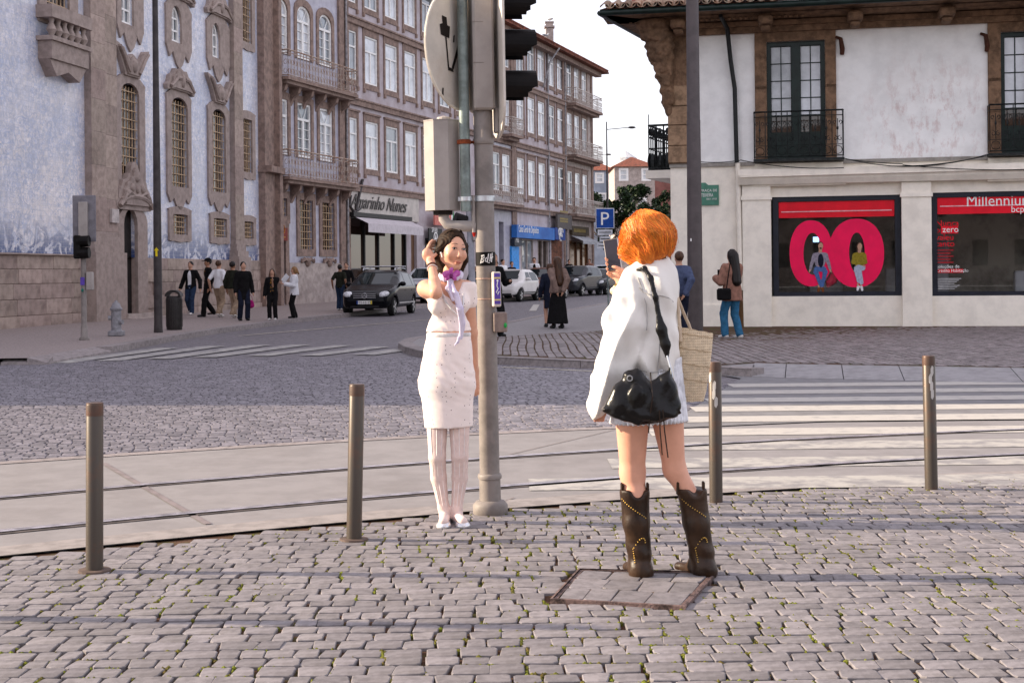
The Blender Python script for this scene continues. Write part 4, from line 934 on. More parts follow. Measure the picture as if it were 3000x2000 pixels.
q = L3(HG, TW.rect(1668,1717,692,708)); m = MB(); m.add([(q[0],-.1,q[3]),(q[1],-.1,q[3]),(q[1],-1.0,q[2]),(q[0],-1.0,q[2]),(q[1],-1,q[2]-.2),(q[0],-1,q[2]-.2)], [(0,1,2,3),(3,2,4,5)]); m.build('awning', mat('grey_awning',(.42,.43,.45),.8), HG.o)
bpy.data.objects.remove(tmp_root)
# ------------------------------------------------------------------ bank on the right
m_cream = mat('cream_render', (.85,.80,.71), .85, var=.04, scale=3, bump=.45, bscale=60, grime=.18, dirt=(.45,.40,.33), bdist=.006)
def stained():
    m = mat('stained_render', (.88,.865,.84), .85, var=.04, scale=2, bump=.3, bscale=50, grime=.25, dirt=(.58,.50,.46), bdist=.006)
    t = m.node_tree; N = t.nodes; L = t.links; b = N['Principled BSDF']; src = b.inputs['Base Color'].links[0].from_socket
    tc = N.new('ShaderNodeTexCoord'); mp = N.new('ShaderNodeMapping'); mp.inputs['Scale'].default_value = (1.6,1.6,.7); L.new(tc.outputs['Object'], mp.inputs[0])
    n = N.new('ShaderNodeTexNoise'); n.inputs['Scale'].default_value = 2.3; n.inputs['Detail'].default_value = 10; n.inputs['Roughness'].default_value = .8; L.new(mp.outputs[0], n.inputs['Vector'])
    r_ = N.new('ShaderNodeMapRange'); r_.inputs['From Min'].default_value = .50; r_.inputs['From Max'].default_value = .64; r_.inputs['To Max'].default_value = .55; L.new(n.outputs['Fac'], r_.inputs['Value'])
    # peeled patch between the windows
    d_ = N.new('ShaderNodeVectorMath'); d_.operation = 'DISTANCE'; d_.inputs[1].default_value = (5.3,0,4.75); L.new(tc.outputs['Object'], d_.inputs[0])
    r2_ = N.new('ShaderNodeMapRange'); r2_.inputs['From Min'].default_value = 1.9; r2_.inputs['From Max'].default_value = .7; L.new(d_.outputs['Value'], r2_.inputs['Value'])
    mu = N.new('ShaderNodeMath'); mu.operation = 'MULTIPLY'; L.new(r_.outputs[0], mu.inputs[0]); L.new(r2_.outputs[0], mu.inputs[1])
    q = N.new('ShaderNodeMix'); q.data_type = 'RGBA'; q.inputs[7].default_value = (.42,.20,.17,1); L.new(mu.outputs[0], q.inputs[0]); L.new(src, q.inputs[6]); L.new(q.outputs[2], b.inputs['Base Color']); return m
m_wht = stained()
m_green = mat('dark_green_paint', (.012,.028,.024), .35, var=.2, scale=4)
pb = at(2060, 900, 33.1); PBK = Vector((pb.x, pb.y, H)); dB = (1, -.2)
BK = Fac('corner_bank', 'two storey corner building with cream bank shop front and carved stone eaves', PBK, dB)
sL = BK.uv(1963, 400)[0]; sR = BK.uv(3000, 500)[0]+3.0; zU = BK.uv(2060, 481)[1]; zT = BK.uv(2100, 104)[1]; zE = BK.uv(1785, 38, 1.4)[1]
d1 = BK.rect(2247,2418,121,470); d1 = (d1[0], d1[1], zU+.08, d1[3]); off2 = BK.uv(2932,300)[0]-BK.uv(2247,300)[0]
d2 = (d1[0]+off2, d1[1]+off2, d1[2], d1[3])
up = holewall(MB(), sL, sR, zU, zT+.3, [d1, d2], .3); up.build('upper_wall', m_wht, BK.o)
side_d = Vector((.4,1)).normalized(); dv = Vector(dB).normalized(); nv_ = Vector((-dv.y, dv.x))
sx_, sy_ = side_d.dot(dv), side_d.dot(nv_)
m = MB(); m.face([(sL,0,0),(sL,0,zT+.3),(sL+14*sx_,14*sy_,zT+.3),(sL+14*sx_,14*sy_,0)]); m.face([(sR,0,0),(sR,9,0),(sR,9,zT),(sR,0,zT)]); m.box(sL+3, sR, 6, 6.2, 0, zT); m.box(sL+.5,sR,.36,.4,zU,zT); m.build('side_wall', m_wht, BK.o)
sP = BK.uv(2166, 700)[0]
w1 = BK.rect(2265,2640,574,867); w2r = BK.rect(2730,3000,562,866); w2 = (w2r[0], sR-.4, w2r[2], w2r[3]); pr0 = .14
zs0, zs1 = w1[2], w1[3]
lo = holewall(MB(), sL, sR, 0, zU, [(w1[0]-.04,w1[1]+.04,zs0,zs1),(w2[0]-.04,w2[1],w2[2],w2[3])], .25); lo.build('lower_wall', m_cream, BK.o)
zc0, zc1 = BK.uv(2300,541)[1], BK.uv(2300,497)[1]
for a, b in ((BK.uv(2176,700)[0], BK.uv(2259,700)[0]), (BK.uv(2641,700)[0], BK.uv(2728,700)[0])):
    m = MB(); m.box(a, b, -pr0, -.001, 0, zc0-.01); m.box(a-.03, b+.03, -pr0-.03, -.001, zc0-.36, zc0-.26); m.build('pilaster', m_cream, BK.o)
m = MB(); m.prism([(0,zc0),(-.22,zc0),(-.30,zc0+.12),(-.34,zc0+.22),(-.34,zc1),(0,zc1)], 0, 1); m.v = [(sP+y*(sR-sP), x, z) for x, y, z in m.v]; m.build('shop_cornice', m_cream, BK.o)
m = MB(); m.box(sL-.02, sR, -.05, .01, zU-.07, zU+.02); m.build('string_course', mat('grey_ledge', (.35,.33,.30), .8, var=.1, grime=.4), BK.o)
m = MB(); m.box(sL, sP, -.03, .01, 0, BK.uv(2100,892)[1]); m.build('base_course', m_cream, BK.o)
# shop windows
m_navy = mat('navy_frame', (.022,.026,.04), .4)
def clear_glass():
    m = bpy.data.materials.new('clear_pane'); m.use_nodes = True; t = m.node_tree; N = t.nodes; N.clear(); o = N.new('ShaderNodeOutputMaterial'); mx = N.new('ShaderNodeMixShader'); tr = N.new('ShaderNodeBsdfTransparent'); gl = N.new('ShaderNodeBsdfGlossy'); fr = N.new('ShaderNodeFresnel'); ad = N.new('ShaderNodeMath')
    tr.inputs[0].default_value = (.95,.96,.96,1); gl.inputs['Roughness'].default_value = .01; fr.inputs[0].default_value = 1.5; ad.operation = 'MULTIPLY'; ad.inputs[1].default_value = 1.2
    t.links.new(fr.outputs[0], ad.inputs[0]); t.links.new(ad.outputs[0], mx.inputs[0]); t.links.new(tr.outputs[0], mx.inputs[1]); t.links.new(gl.outputs[0], mx.inputs[2]); t.links.new(mx.outputs[0], o.inputs[0]); return m
m_clear = clear_glass()
m_red = mat('bank_red', (.75,.004,.03), .5, var=.06, scale=2); m_mag = mat('poster_magenta', (.98,.0,.11), .55, var=.05, scale=1.5)
for k, (a,b,c,d) in enumerate((w1, w2)):
    m = MB(); m.ring([(a,c),(b,c),(b,d),(a,d)], [(a+.13,c+.10),(b-.13,c+.10),(b-.13,d-.11),(a+.13,d-.11)], .04, .2); wo_ = m.build('shop_window', m_navy, BK.o)
    m = MB(); m.face([(a+.1,.10,c+.08),(b-.1,.10,c+.08),(b-.1,.10,d-.08),(a+.1,.10,d-.08)]); m.build('pane', m_clear, wo_)
    zb_ = BK.uv(2450, 636 if k == 0 else 633)[1]; m = MB(); m.box(a+.14, b-.14, .082, .096, zb_, d-.12); rb = m.build('red_banner', m_red, wo_)
    zl = BK.uv(2450, 618 if k == 0 else 610)[1]; m = MB(); m.box(a+.2, b-.2, .074, .080, zl-.012, zl+.012); m.build('banner_line', mat('pink_line', (.75,.45,.48), .5), wo_)
# room behind the windows
m = MB(); A_, B_ = w1[0]-.3, sR-.1
m.add([(A_,.5,0),(B_,.5,0),(B_,4.5,0),(A_,4.5,0),(A_,.5,zU-.3),(B_,.5,zU-.3),(B_,4.5,zU-.3),(A_,4.5,zU-.3)], [(0,1,2,3),(7,6,5,4),(3,2,6,7),(0,3,7,4),(1,5,6,2)]); m.build('interior', mat('room_walls', (.36,.34,.30), .8, var=.3, scale=.8), BK.o)
m = MB()
for x, y, w_, hh, in ((A_+1.2,2.2,.8,1.5),(A_+3.1,2.8,1.2,1.4),(A_+4.2,3.2,.5,2.4),(A_+6.2,2.5,1.4,1.3),(A_+8,3.2,.5,2.2),(A_+7.2,3.6,.9,2.6)): 
    m = MB(); m.bbox(x, x+w_, y, y+.3, .02, hh, .03); m.build('office_screen', mat('grey_partition', (.42,.43,.46), .6, var=.2, scale=1), BK.o)
m = MB(); q = BK.rect(2385,2403,690,706); m.box(q[0],q[1],1.2,1.24,q[2],q[3]); m.build('lit_screen', glow('screen_glow', (.35,.55,.95), 1.2), BK.o)
# lettering in the second window
ltx = BK.uv(2831, 600)[0]; text('window_lettering', 'Millennium', .37, m_white, BK.o, (ltx, .076, BK.uv(2850,604)[1]), ext=.003, sx=.92)
text('window_lettering', 'bcp', .21, m_white, BK.o, (BK.uv(2963,600)[0], .076, BK.uv(2980,621)[1]), ext=.003)
lx0 = BK.uv(2742,700)[0]
for i, (s_, v_, sz, mm) in enumerate([('Nunca',662,.20,m_red),('o',681,.19,m_red),('valeu',703,.20,m_red),('tanto',722,.20,m_red)]): text('window_lettering', s_, sz, mm, BK.o, (lx0, .076, BK.uv(2770,v_)[1]), ext=.003)
m = MB(); q = BK.rect(2758,2808,662,684); m.box(q[0],q[1],.084,.090,q[2],q[3]); m.build('zero_label', m_red, BK.o); text('window_lettering','zero',.20,m_white,BK.o,(BK.uv(2762,680)[0],.076,BK.uv(2780,680)[1]),ext=.003)
for k in range(5): 
    q = BK.rect(2742,2795-(k%2)*8,730+k*9,735+k*9); m = MB(); m.box(q[0],q[1],.084,.090,q[2],q[3]); m.build('small_print', mat('dull_red', (.35,.02,.03), .6), BK.o)
text('window_lettering','Soluções de',.11,m_white,BK.o,(lx0,.076,BK.uv(2770,785)[1]),ext=.003)
q = BK.rect(2740,2823,788,799); m = MB(); m.box(q[0],q[1],.084,.090,q[2],q[3]); m.build('credit_label', m_red, BK.o); text('window_lettering','Crédito Habitação',.105,m_white,BK.o,(lx0,.076,BK.uv(2770,797)[1]),ext=.003,sx=.93)
for k in range(7): 
    q = BK.rect(2744,2818-(k*7)%23,815+k*5,817.5+k*5); m = MB(); m.box(q[0],q[1],.084,.090,q[2],q[3]); m.build('small_print', mat('print_grey', (.45,.45,.45), .6), BK.o)
# display: two big zeros behind the first window
def zero(u0, u1, v0, v1, in_u0, in_u1, in_v0, in_v1, y0, y1, gap=None):
    a,b,c,d = BK.rect(u0,u1,v0,v1); e,f,g_,h = BK.rect(in_u0,in_u1,in_v0,in_v1); n = 40; se = lambda t, p: math.copysign(abs(t)**p, t)
    ol = [((a+b)/2+(b-a)/2*se(math.cos(2*math.pi*i/n),.92), (c+d)/2+(d-c)/2*se(math.sin(2*math.pi*i/n),.92)) for i in range(n)]
    il = [((e+f)/2+(f-e)/2*math.cos(2*math.pi*i/n), (g_+h)/2+(h-g_)/2*math.sin(2*math.pi*i/n)) for i in range(n)]
    return MB().ring(ol, il, y0, y1)
dz = thing('window_display', 'two giant magenta zeros displayed in the bank window', 'display', BK.o.location, BK.o.rotation_euler.z)
o = zero(2313,2440,645,839, 2354,2408,682,805, .068, .095).build('zero_figure', m_mag, dz); o = zero(2428,2591,640,842, 2488,2534,681,800, .062, .094).build('zero_figure', m_mag, dz)
m = MB(); a_,b_,c_,d_ = BK.rect(2425,2452,800,842); m.tube([((a_+b_)/2+.1,.24,d_+.05),(b_-.1,.24,(c_+d_)/2),(b_-.18,.24,c_+.1),(a_,.24,c_)], [.12,.12,.10,.03], 8); m.build('percent_tail', m_mag, dz)
# upper doors with panes, surrounds and balconies
for (a,b,c,d) in (d1, d2):
    wl = d1[0]-BK.uv(2212,300)[0]; wr = BK.uv(2450,300)[0]-d1[1]
    m = MB(); m.ring([(a-wl,c-.05),(b+wr,c-.05),(b+wr,zT+.05),(a-wl,zT+.05)], [(a,c-.02),(b,c-.02),(b,d),(a,d)], -.07, .01); su = m.build('door_surround', m_bstone, BK.o)
    for zz in (c+.9, c+1.75, c+2.45):
        for x0_, x1_ in ((a-wl, a),(b, b+wr)):
            m = MB(); m.bbox(x0_+.003, x1_-.003, -.082, -.068, zz-.8+.006, zz-.006, .01); m.build('block', m_bstone, su)
    m = MB(); fw = .10; m.ring([(a,c),(b,c),(b,d),(a,d)], [(a+fw,c+.04),(b-fw,c+.04),(b-fw,d-fw),(a+fw,d-fw)], .05, .2); m.box((a+b)/2-.11,(a+b)/2+.11,.045,.19,c,d-.05); fo = m.build('balcony_door', m_green, BK.o)
    zp = c+(d-c)*.225; m = MB(); m.box(a+fw-.01, b-fw+.01, .09, .17, c, zp); [m.box(x0_, x1_, .075, .09, c+.15, zp-.12) for x0_, x1_ in ((a+.2,(a+b)/2-.2),((a+b)/2+.2,b-.2))]; m.build('door_panel', m_green, fo)
    for (x0_, x1_) in ((a+fw,(a+b)/2-.11),((a+b)/2+.11,b-fw)):
        for i in range(2):
            for j in range(5):
                xa, xb = x0_+(x1_-x0_)*i/2, x0_+(x1_-x0_)*(i+1)/2; za, zb_ = zp+(d-fw-zp)*j/5, zp+(d-fw-zp)*(j+1)/5
                m = MB(); tl = rnd.uniform(-.004,.004); m.face([(xa+.01,.13+tl,za+.01),(xb-.01,.13-tl,za+.01),(xb-.01,.13-tl,zb_-.01),(xa+.01,.13+tl,zb_-.01)]); m.build('pane', m_glass_c if j else m_glass_d, fo)
        m = MB(); xm = (x0_+x1_)/2; m.box(xm-.012, xm+.012, .11, .15, zp, d-fw); [m.box(x0_, x1_, .112, .148, zp+(d-fw-zp)*j/5-.012, zp+(d-fw-zp)*j/5+.012) for j in range(6)]; m.build('glazing_bar', m_green, fo)
    x0_, x1_ = a-wl-.02, b+wr+.14; zr = BK.uv(2340,331)[1]; m = MB(); m.box(x0_-.02, x1_+.02, -.42, -.072, c-.09, c-.03); bo = m.build('balcony_slab', m_iron, BK.o)
    m = MB(); yv = -.38; n = 8
    for A2, B2, kk in (((x0_,yv),(x1_,yv),n),((x0_,yv),(x0_,-.07),1),((x1_,yv),(x1_,-.07),1)):
        A2 = Vector((*A2,0)); B2 = Vector((*B2,0)); dd = (B2-A2).normalized(); L_ = (B2-A2).length
        for zz, tt in ((zr,.02),(zr-.12,.010),(c+.28,.008),(c+.02,.014)): m.tube([A2+Vector((0,0,zz)),B2+Vector((0,0,zz))], tt, 4, cap=False)
        for i in range(kk+1):
            p_ = A2+(B2-A2)*i/kk; m.tube([p_+Vector((0,0,c)),p_+Vector((0,0,zr))], .011, 4, cap=False)
        if kk > 1:
            for i in range(kk):
                p_ = A2+(B2-A2)*(i+.5)/kk; w_ = L_/kk/2
                sp = lambda cx, cz, r0, sg, ph: [p_+dd*(cx+sg*r0*(1-k/14)*math.cos(ph+k*.55))+Vector((0,0,cz+r0*(1-k/14)*math.sin(ph+k*.55))) for k in range(12)]
                m.tube([p_+dd*(w_*.8*math.cos(k*.785))+Vector((0,0,c+.15+.10*math.sin(k*.785))) for k in range(9)], .008, 4, cap=False)
                for sg in (-1,1):
                    m.tube(sp(sg*w_*.45, c+.42, w_*.5, sg, 1.57), .008, 4, cap=False); m.tube(sp(sg*w_*.45, zr-.28, w_*.42, sg, -1.57), .008, 4, cap=False)
                m.tube([p_+Vector((0,0,c+.3)),p_+Vector((0,0,zr-.2))], .009, 4, cap=False); m.ball(p_+Vector((0,0,c+.66)), (.025,.02,.05), 6, 4)
    m.build('railing', m_iron, bo)
    m = MB(); m.box(x0_, x1_, -.12, -.06, c-.60, c-.12); m.box(x0_-.03, x1_+.05, -.16, -.06, c-.66, c-.60); m.build('balcony_apron', m_cream, BK.o)
# frieze, soffit with modillions, gutter and tiles
m = MB(); m.box(sL-.05, sR, -.16, .02, zT, zT+.14); m.box(sL-.1, sR, -.26, .02, zT+.141, zT+.26); m.build('frieze', m_bstone, BK.o)
zS = zE-.02; ov = 1.4
m = MB(); m.box(sL-1.5, sR, -ov+.05, .0, zS, zS+.05)
m.prism([(0,zS-.09),(-.5,zS-.09),(-.7,zS-.02),(0,zS-.02)], 0, 1); m.v = m.v[:8]+[(sL-.5+y*(sR-sL+.5), x, z) for x, y, z in m.v[8:]]
so_ = m.build('soffit', m_bstone, BK.o)
e0, e1 = (sL-1.5, -ov), (sL-1.5+9*sx_, -ov+9*sy_)
m = MB(); m.add([(e0[0],e0[1]+.05,zS),(e1[0],e1[1],zS),(e1[0]+2.2,e1[1],zS),(sL+.2,.2,zS),(e0[0],e0[1]+.05,zS+.05),(e1[0],e1[1],zS+.05),(e1[0]+2.2,e1[1],zS+.05),(sL+.2,.2,zS+.05)], [(3,2,1,0),(4,5,6,7),(0,1,5,4)]); m.build('side_soffit', m_bstone, so_)
x = sL+.1
while x < sR:
    m = MB(); m.bbox(x, x+.34, -.92, -.28, zS-.30, zS-.092, .04); m.bbox(x+.06, x+.28, -.75, -.3, zS-.42, zS-.29, .04); m.build('modillion', m_bstone, so_); x += 2.05
x = sL-.9
while x < sL+3.2:
    m = MB(); m.box(x, x+.07, -.62, -.5, zS-.13, zS-.09); m.build('dentil', m_bstone, so_); x += .13
m = MB(); m.tube([(e0[0],-ov-.03,zE),(sR,-ov-.03,zE)], .075, 8); m.build('gutter', m_green, BK.o, smooth=True)
m = MB(); m.tube([(e0[0]-.02,-ov,zE),(e1[0],e1[1],zE)], .06, 6); m.build('side_gutter', m_green, BK.o)
m = MB(); m.add([(e0[0],-ov-.06,zE+.07),(sR,-ov-.06,zE+.07),(sR,4,zE+2.2),(e0[0]+3.4,4,zE+2.2),(e1[0],e1[1],zE+.07),(e1[0]+3,e1[1],zE+2.2)], [(0,1,2,3),(4,0,3,5)]); ro = m.build('roof', m_tileroof, BK.o)
m_tile_old = random_tint(mat('lichen_tile', (.30,.18,.12), .9, col2=(.42,.36,.28), scale=9, mixlo=.45, mixhi=.6, bump=.5, bscale=40, grime=.6, dirt=(.07,.05,.04)), .3)
def barrel(x, flip):
    m = MB(); n = 6; r0, r1 = .115, .085
    for L_ in range(2):
        pass
    vs = []; 
    for (y, z, r_) in ((-ov-.14, zE+.10, r0), (-ov+.5, zE+.33, r1)):
        for rr_ in (r_, r_-.018):
            for i in range(n+1):
                q = math.pi*i/n; s_ = 1 if not flip else -1
                vs.append((x+rr_*math.cos(q), y, z+s_*rr_*math.sin(q)*.8+(0 if not flip else .06)))
    k = n+1; fs = []
    for i in range(n): fs += [(i,i+1,2*k+i+1,2*k+i), (k+i+1,k+i,3*k+i,3*k+i+1), (i+1,i,k+i,k+i+1)]
    return m.add(vs, fs).build('roof_tile', m_tile_old, ro)
x = e0[0]+.12
while x < sL+5.5: barrel(x, False); barrel(x+.125, True); x += .25
# carved corner bracket and stone corner pilaster
a, b = sL-.03, BK.uv(2013,400)[0]+.15; m = MB(); m.box(a, b, -.09, .01, zU+.02, zT); cp = m.build('corner_pilaster', m_bstone, BK.o)
z = zU+.04
for hh in (.42,.5,.46,.5):
    m = MB(); m.bbox(a-.01, b+.01, -.115, -.085, z, z+hh-.015, .012); m.build('block', mat('ochre_granite', (.34,.235,.155), .85, var=.18, scale=5, bump=.5, bscale=40, grime=.4, dirt=(.16,.1,.06)), cp); z += hh
br = Soft((sL-1.0,-1.1,zT-2.0),(sL+.9,.3,zS-.02),.03); rb = random.Random(6)
for k in range(9):
    f = k/8; zz = zT-1.75+f*2.0; ww = .10+.38*f**1.3; br.ell((sL-.02-.28*f**1.5, -.08-.30*f**1.5, zz), (ww,ww*.85,.2), .06)
for k in range(90):
    f = rb.random(); zz = zT-1.7+f*1.95; ww = .10+.33*f**1.3; th = rb.uniform(2.2,5.6); br.ell((sL-.02-.28*f**1.5+ww*math.cos(th), -.08-.30*f**1.5+ww*.9*math.sin(th), zz), tuple(rb.uniform(.04,.09) for _ in range(3)), .03)
br.plane((0,0,zS-.03),(0,0,1)); br.mesh('carved_bracket', m_bstone, cp)
# side balcony seen edge-on
sb = [(sL-.05, .5), (sL-.62, .72)]
zb_ = BK.uv(1940, 492)[1]; zr = BK.uv(1920, 357)[1]; rail_ = MB()
A2 = Vector((sL-.60,.85,0)); B2 = A2+Vector((sx_,sy_,0))*2.6
for P_, Q_ in ((A2,B2),(A2,Vector((sL+.15,.75,0)))):
    L_ = (Q_-P_).length; k = 14 if L_ > 1 else 4
    for zz, tt in ((zr,.03),(zr-.3,.02),(zb_+.55,.02),(zb_+.05,.03)): rail_.tube([P_+Vector((0,0,zz)),Q_+Vector((0,0,zz))], tt, 5)
    for i in range(k+1):
        p_ = P_+(Q_-P_)*i/k; rail_.tube([p_+Vector((0,0,zb_)),p_+Vector((0,0,zr))], .018, 4)
        if i < k:
            c_ = P_+(Q_-P_)*(i+.5)/k; rail_.ball(c_+Vector((0,0,zr-.15)), (.05,.05,.09), 6, 4); rail_.ball(c_+Vector((0,0,zb_+.25)), (.07,.07,.2), 6, 4)
rail_.tube([A2+Vector((0,0,zr)),A2+Vector((0,0,zr+.28))], .012, 4)
m = MB(); m.add([(p_.x,p_.y,z) for z in (zb_-.2,zb_) for p_ in (A2-Vector((.08,.1,0)), B2, B2+Vector((.9,0,0)), Vector((sL+.3,.6,0)))], [(3,2,1,0),(4,5,6,7),(0,1,5,4),(1,2,6,5),(2,3,7,6),(3,0,4,7)]); bo = m.build('side_balcony', m_cream, BK.o); rail_.build('railing', m_iron, bo)
# pipes, cables, iron hooks
xd = BK.uv(2157,300)[0]; m = MB(); m.tube([(BK.uv(2128,40)[0]-.1,-.9,zE-.1),(BK.uv(2132,90)[0],-.3,zT+.1),(BK.uv(2141,180)[0],-.12,BK.uv(2141,180)[1]),(xd-.03,-.12,BK.uv(2157,200)[1]-.5),(xd,-.12,zU)], .055, 8); m.build('downpipe', mat('black_pipe', (.02,.022,.024), .45), BK.o, smooth=True)
m = MB(); xq = BK.uv(2163,600)[0]; m.tube([(xq,-.1,zU),(xq+.04,-.1,.9)], .06, 8); m.build('lower_downpipe', m_cream, BK.o, smooth=True); m = MB(); m.tube([(xq+.04,-.1,.9),(xq+.06,-.1,.02)], .065, 8); m.build('pipe_shoe', mat('bronze_pipe', (.13,.075,.035), .5, metal=.4), BK.o, smooth=True)
def sag(u0, v0, u1, v1, drop, nm='cable'):
    p0, p1 = BK.uv(u0,v0), BK.uv(u1,v1); m = MB(); m.tube([(p0[0]+(p1[0]-p0[0])*k/12, -.40+.0*k, p0[1]+(p1[1]-p0[1])*k/12-drop*4*(k/12)*(1-k/12)) for k in range(13)], .010, 4); m.build(nm, m_iron, BK.o)
sag(2050,478,2170,474,.03); sag(2170,473,2470,495,.08); sag(2470,468,2892,455,.24); sag(2475,470,2640,484,.02); sag(2600,490,2895,458,.08); sag(2640,487,3010,500,.05)
m = MB(); p0, p1 = BK.uv(2170,522), BK.uv(3010,498); m.tube([(p0[0],-.36,p0[1]),(p1[0],-.36,p1[1])], .018, 4); m.build('conduit', m_cream, BK.o)
for u, v in ((2462,110),(2885,100)):
    p_ = BK.uv(u,v); m = MB(); m.tube([(p_[0]-.1,-.06,p_[1]),(p_[0],-.12,p_[1]-.05),(p_[0]+.04,-.1,p_[1]-.3),(p_[0]+.03,-.06,p_[1]-.42)], [.04,.05,.06,.05], 6); m.build('iron_hook', mat('rusty_iron', (.09,.035,.02), .8), BK.o)
# street name plate
q = BK.rect(2020,2106,543,602); m = MB(); m.box(q[0],q[1],-.045,-.0,q[2],q[3]); m.prism([(q[0]+.15,q[3]),(q[1]-.25,q[3]),(q[1]-.32,q[3]+.06),(q[0]+.22,q[3]+.06)],-.045,0); o = m.build('street_name_plate', mat('plate_green', (.10,.26,.19), .5, var=.08), BK.o, label='green street name plate beside the dark lamp post')
text('plate_text','PRAÇA DE',.085,m_white,o,(q[0]+.27,-.05,q[3]-.16),ext=.003); text('plate_text','GOMES TEIXEIRA',.115,m_white,o,(q[1]-.02-.66,-.05,q[3]-.28),ext=.003,sx=.62); text('plate_text','1851-1933',.06,m_white,o,(q[0]+.40,-.05,q[2]+.13),ext=.003)
# ------------------------------------------------------------------ houses closing the street
def far_house(name, label, u0, u1, v_eave, v_ridge, D, mw, wins, depth=9, hip=1.0):
    a, b = at(u0, v_eave, D), at(u1, v_eave, D); t = thing(name, label, 'house', (a.x, D, zg(D))); L_ = b.x-a.x; z = a.z-zg(D); zr_ = at(u0, v_ridge, D).z-zg(D)
    hl = []
    for (wu0, wu1, wv0, wv1) in wins: p, q = at(wu0, wv0, D), at(wu1, wv1, D); hl.append((p.x-a.x, q.x-a.x, q.z-zg(D), p.z-zg(D)))
    m = holewall(MB(), 0, L_, 0, z, hl, .25); m.face([(0,depth,0),(0,0,0),(0,0,z),(0,depth,z)]); m.face([(L_,0,0),(L_,depth,0),(L_,depth,z),(L_,0,z)]); m.build('wall', mw, t)
    m = MB(); o_ = .35; m.add([(-o_,-o_,z),(L_+o_,-o_,z),(L_+o_,depth,z),(-o_,depth,z),(L_*.5-.1,depth*.4,zr_+.8),(L_*.5+.1,depth*.4,zr_+.8)], [(0,1,5,4),(1,2,5),(2,3,4,5),(3,0,4),(3,2,1,0)]); m.build('roof', m_tileroof, t)
    for h_ in hl:
        x0,x1,z0,z1 = h_; m = MB(); m.ring([(x0-.12,z0-.12),(x1+.12,z0-.12),(x1+.12,z1+.12),(x0-.12,z1+.12)], [(x0+.1,z0+.1),(x1-.1,z0+.1),(x1-.1,z1-.1),(x0+.1,z1-.1)], -.06, .15); w_ = m.build('window', m_white, t)
        m = MB(); m.face([(x0,.1,z0),(x1,.1,z0),(x1,.1,z1),(x0,.1,z1)]); m.build('pane', m_glass_c, w_)
        m = MB(); m.box(x0,x1,.02,.09,(z0+z1)/2-.05,(z0+z1)/2+.05); m.build('glazing_bar', m_white, w_)
    return t
far_house('street_end_house', 'stone house with red pyramid roof closing the street beyond the trees', 1800, 1918, 489, 474, 150, m_stone_l, [(1816,1838,496,527),(1882,1904,496,527),(1820,1842,582,618),(1872,1892,582,618)])
far_house('street_end_house', 'low grey-blue house with red roof beside the street lamp', 1700, 1798, 500, 485, 165, mat('blue_render', (.36,.40,.47), .8, var=.1, scale=.5, grime=.3), [(1746,1767,509,534),(1753,1775,568,600)])
far_house('street_end_house', 'reddish low house with blue window behind the side balcony', 1910, 1990, 492, 485, 170, mat('red_render', (.28,.13,.11), .8, var=.15, scale=.5, grime=.3), [(1938,1962,515,530)])
for o in bpy.data.objects:
    if o.name.startswith('street_end_house'): o['group'] = 'houses closing the street'
pd = at(1836, 478, 190); t = thing('white_dome', 'small white roof lantern behind the red pyramid roof', 'roof lantern', (pd.x, pd.y, zg(140)))
hz_ = pd.z-zg(140); m = MB(); m.box(-2.4,2.4,0,6,0,hz_-1.2); m.build('tower_block', mat('white_render', (.62,.62,.62), .8), t); m = MB(); m.lathe([(2.6,hz_-1.2),(2.5,hz_-.2),(1.7,hz_+.4),(1.7,hz_+.9),(.2,hz_+1.9)], (0,2.5,0), 12); m.build('dome', MATS['white_render'], t)

# ------------------------------------------------------------------ the university building across the square (unseen behind the viewer, added to block the sky in window reflections)
UB = thing('university_building', 'long pale stone building across the square behind the viewer, added to block sky reflections', 'building', (-20, -80, 0), 0)
hl = [(x, x+1.5, z, z+2.6) for x in range(3, 76, 4) for z in (2, 7, 11.5)]
um = holewall(MB(), 0, 78, 0, 16, hl, .3); um.v = [(x, -y, z) for x, y, z in um.v]; um.face([(0,0,16),(78,0,16),(78,-14,16),(0,-14,16)]); um.face([(0,0,0),(0,-14,0),(0,-14,16),(0,0,16)]); um.build('wall', m_stone_l, UB)
um = MB(); um.box(0,78,-.5,-.4,0,15.9); um.build('window_glass', m_glass_d, UB); um = MB(); um.box(-.4,78.4,-.3,.6,16.01,16.9); um.build('cornice', m_stone, UB)
# ------------------------------------------------------------------ street furniture
m_pole = mat('pole_grey', (.25,.225,.21), .55, var=.12, scale=6, bump=.12, bscale=220, grime=.3, dirt=(.20,.165,.14), bdist=.002)
m_case = mat('case_grey', (.37,.34,.32), .5, var=.06, scale=5, bump=.1, bscale=200, grime=.2, dirt=(.33,.27,.22), bdist=.002)
m_blackp = mat('black_plastic', (.012,.010,.010), .5, var=.2, spec=.12)
m_galv = mat('galvanised', (.22,.26,.25), .5, metal=.35, var=.25, scale=5, grime=.35, dirt=(.16,.09,.05))
m_zinc = mat('bright_clamp', (.5,.52,.54), .35, metal=.7, var=.1)
m_rust = mat('rust', (.20,.055,.02), .85, var=.3, scale=20)
m_signw = mat('sign_back', (.58,.55,.50), .55, var=.05, scale=4, grime=.4, dirt=(.30,.16,.06))
def disk(m, c, n, r, th, seg=36):
    n = Vector(n).normalized(); a = n.cross(Vector((0,0,1))).normalized(); b = a.cross(n); c = Vector(c)
    P = [c+(a*math.cos(2*math.pi*k/seg)+b*math.sin(2*math.pi*k/seg))*r for k in range(seg)]; Q = [p+n*th for p in P]
    return m.add(P+Q, [tuple(range(seg-1,-1,-1)), tuple(range(seg,2*seg))]+[(i,(i+1)%seg,seg+(i+1)%seg,seg+i) for i in range(seg)])
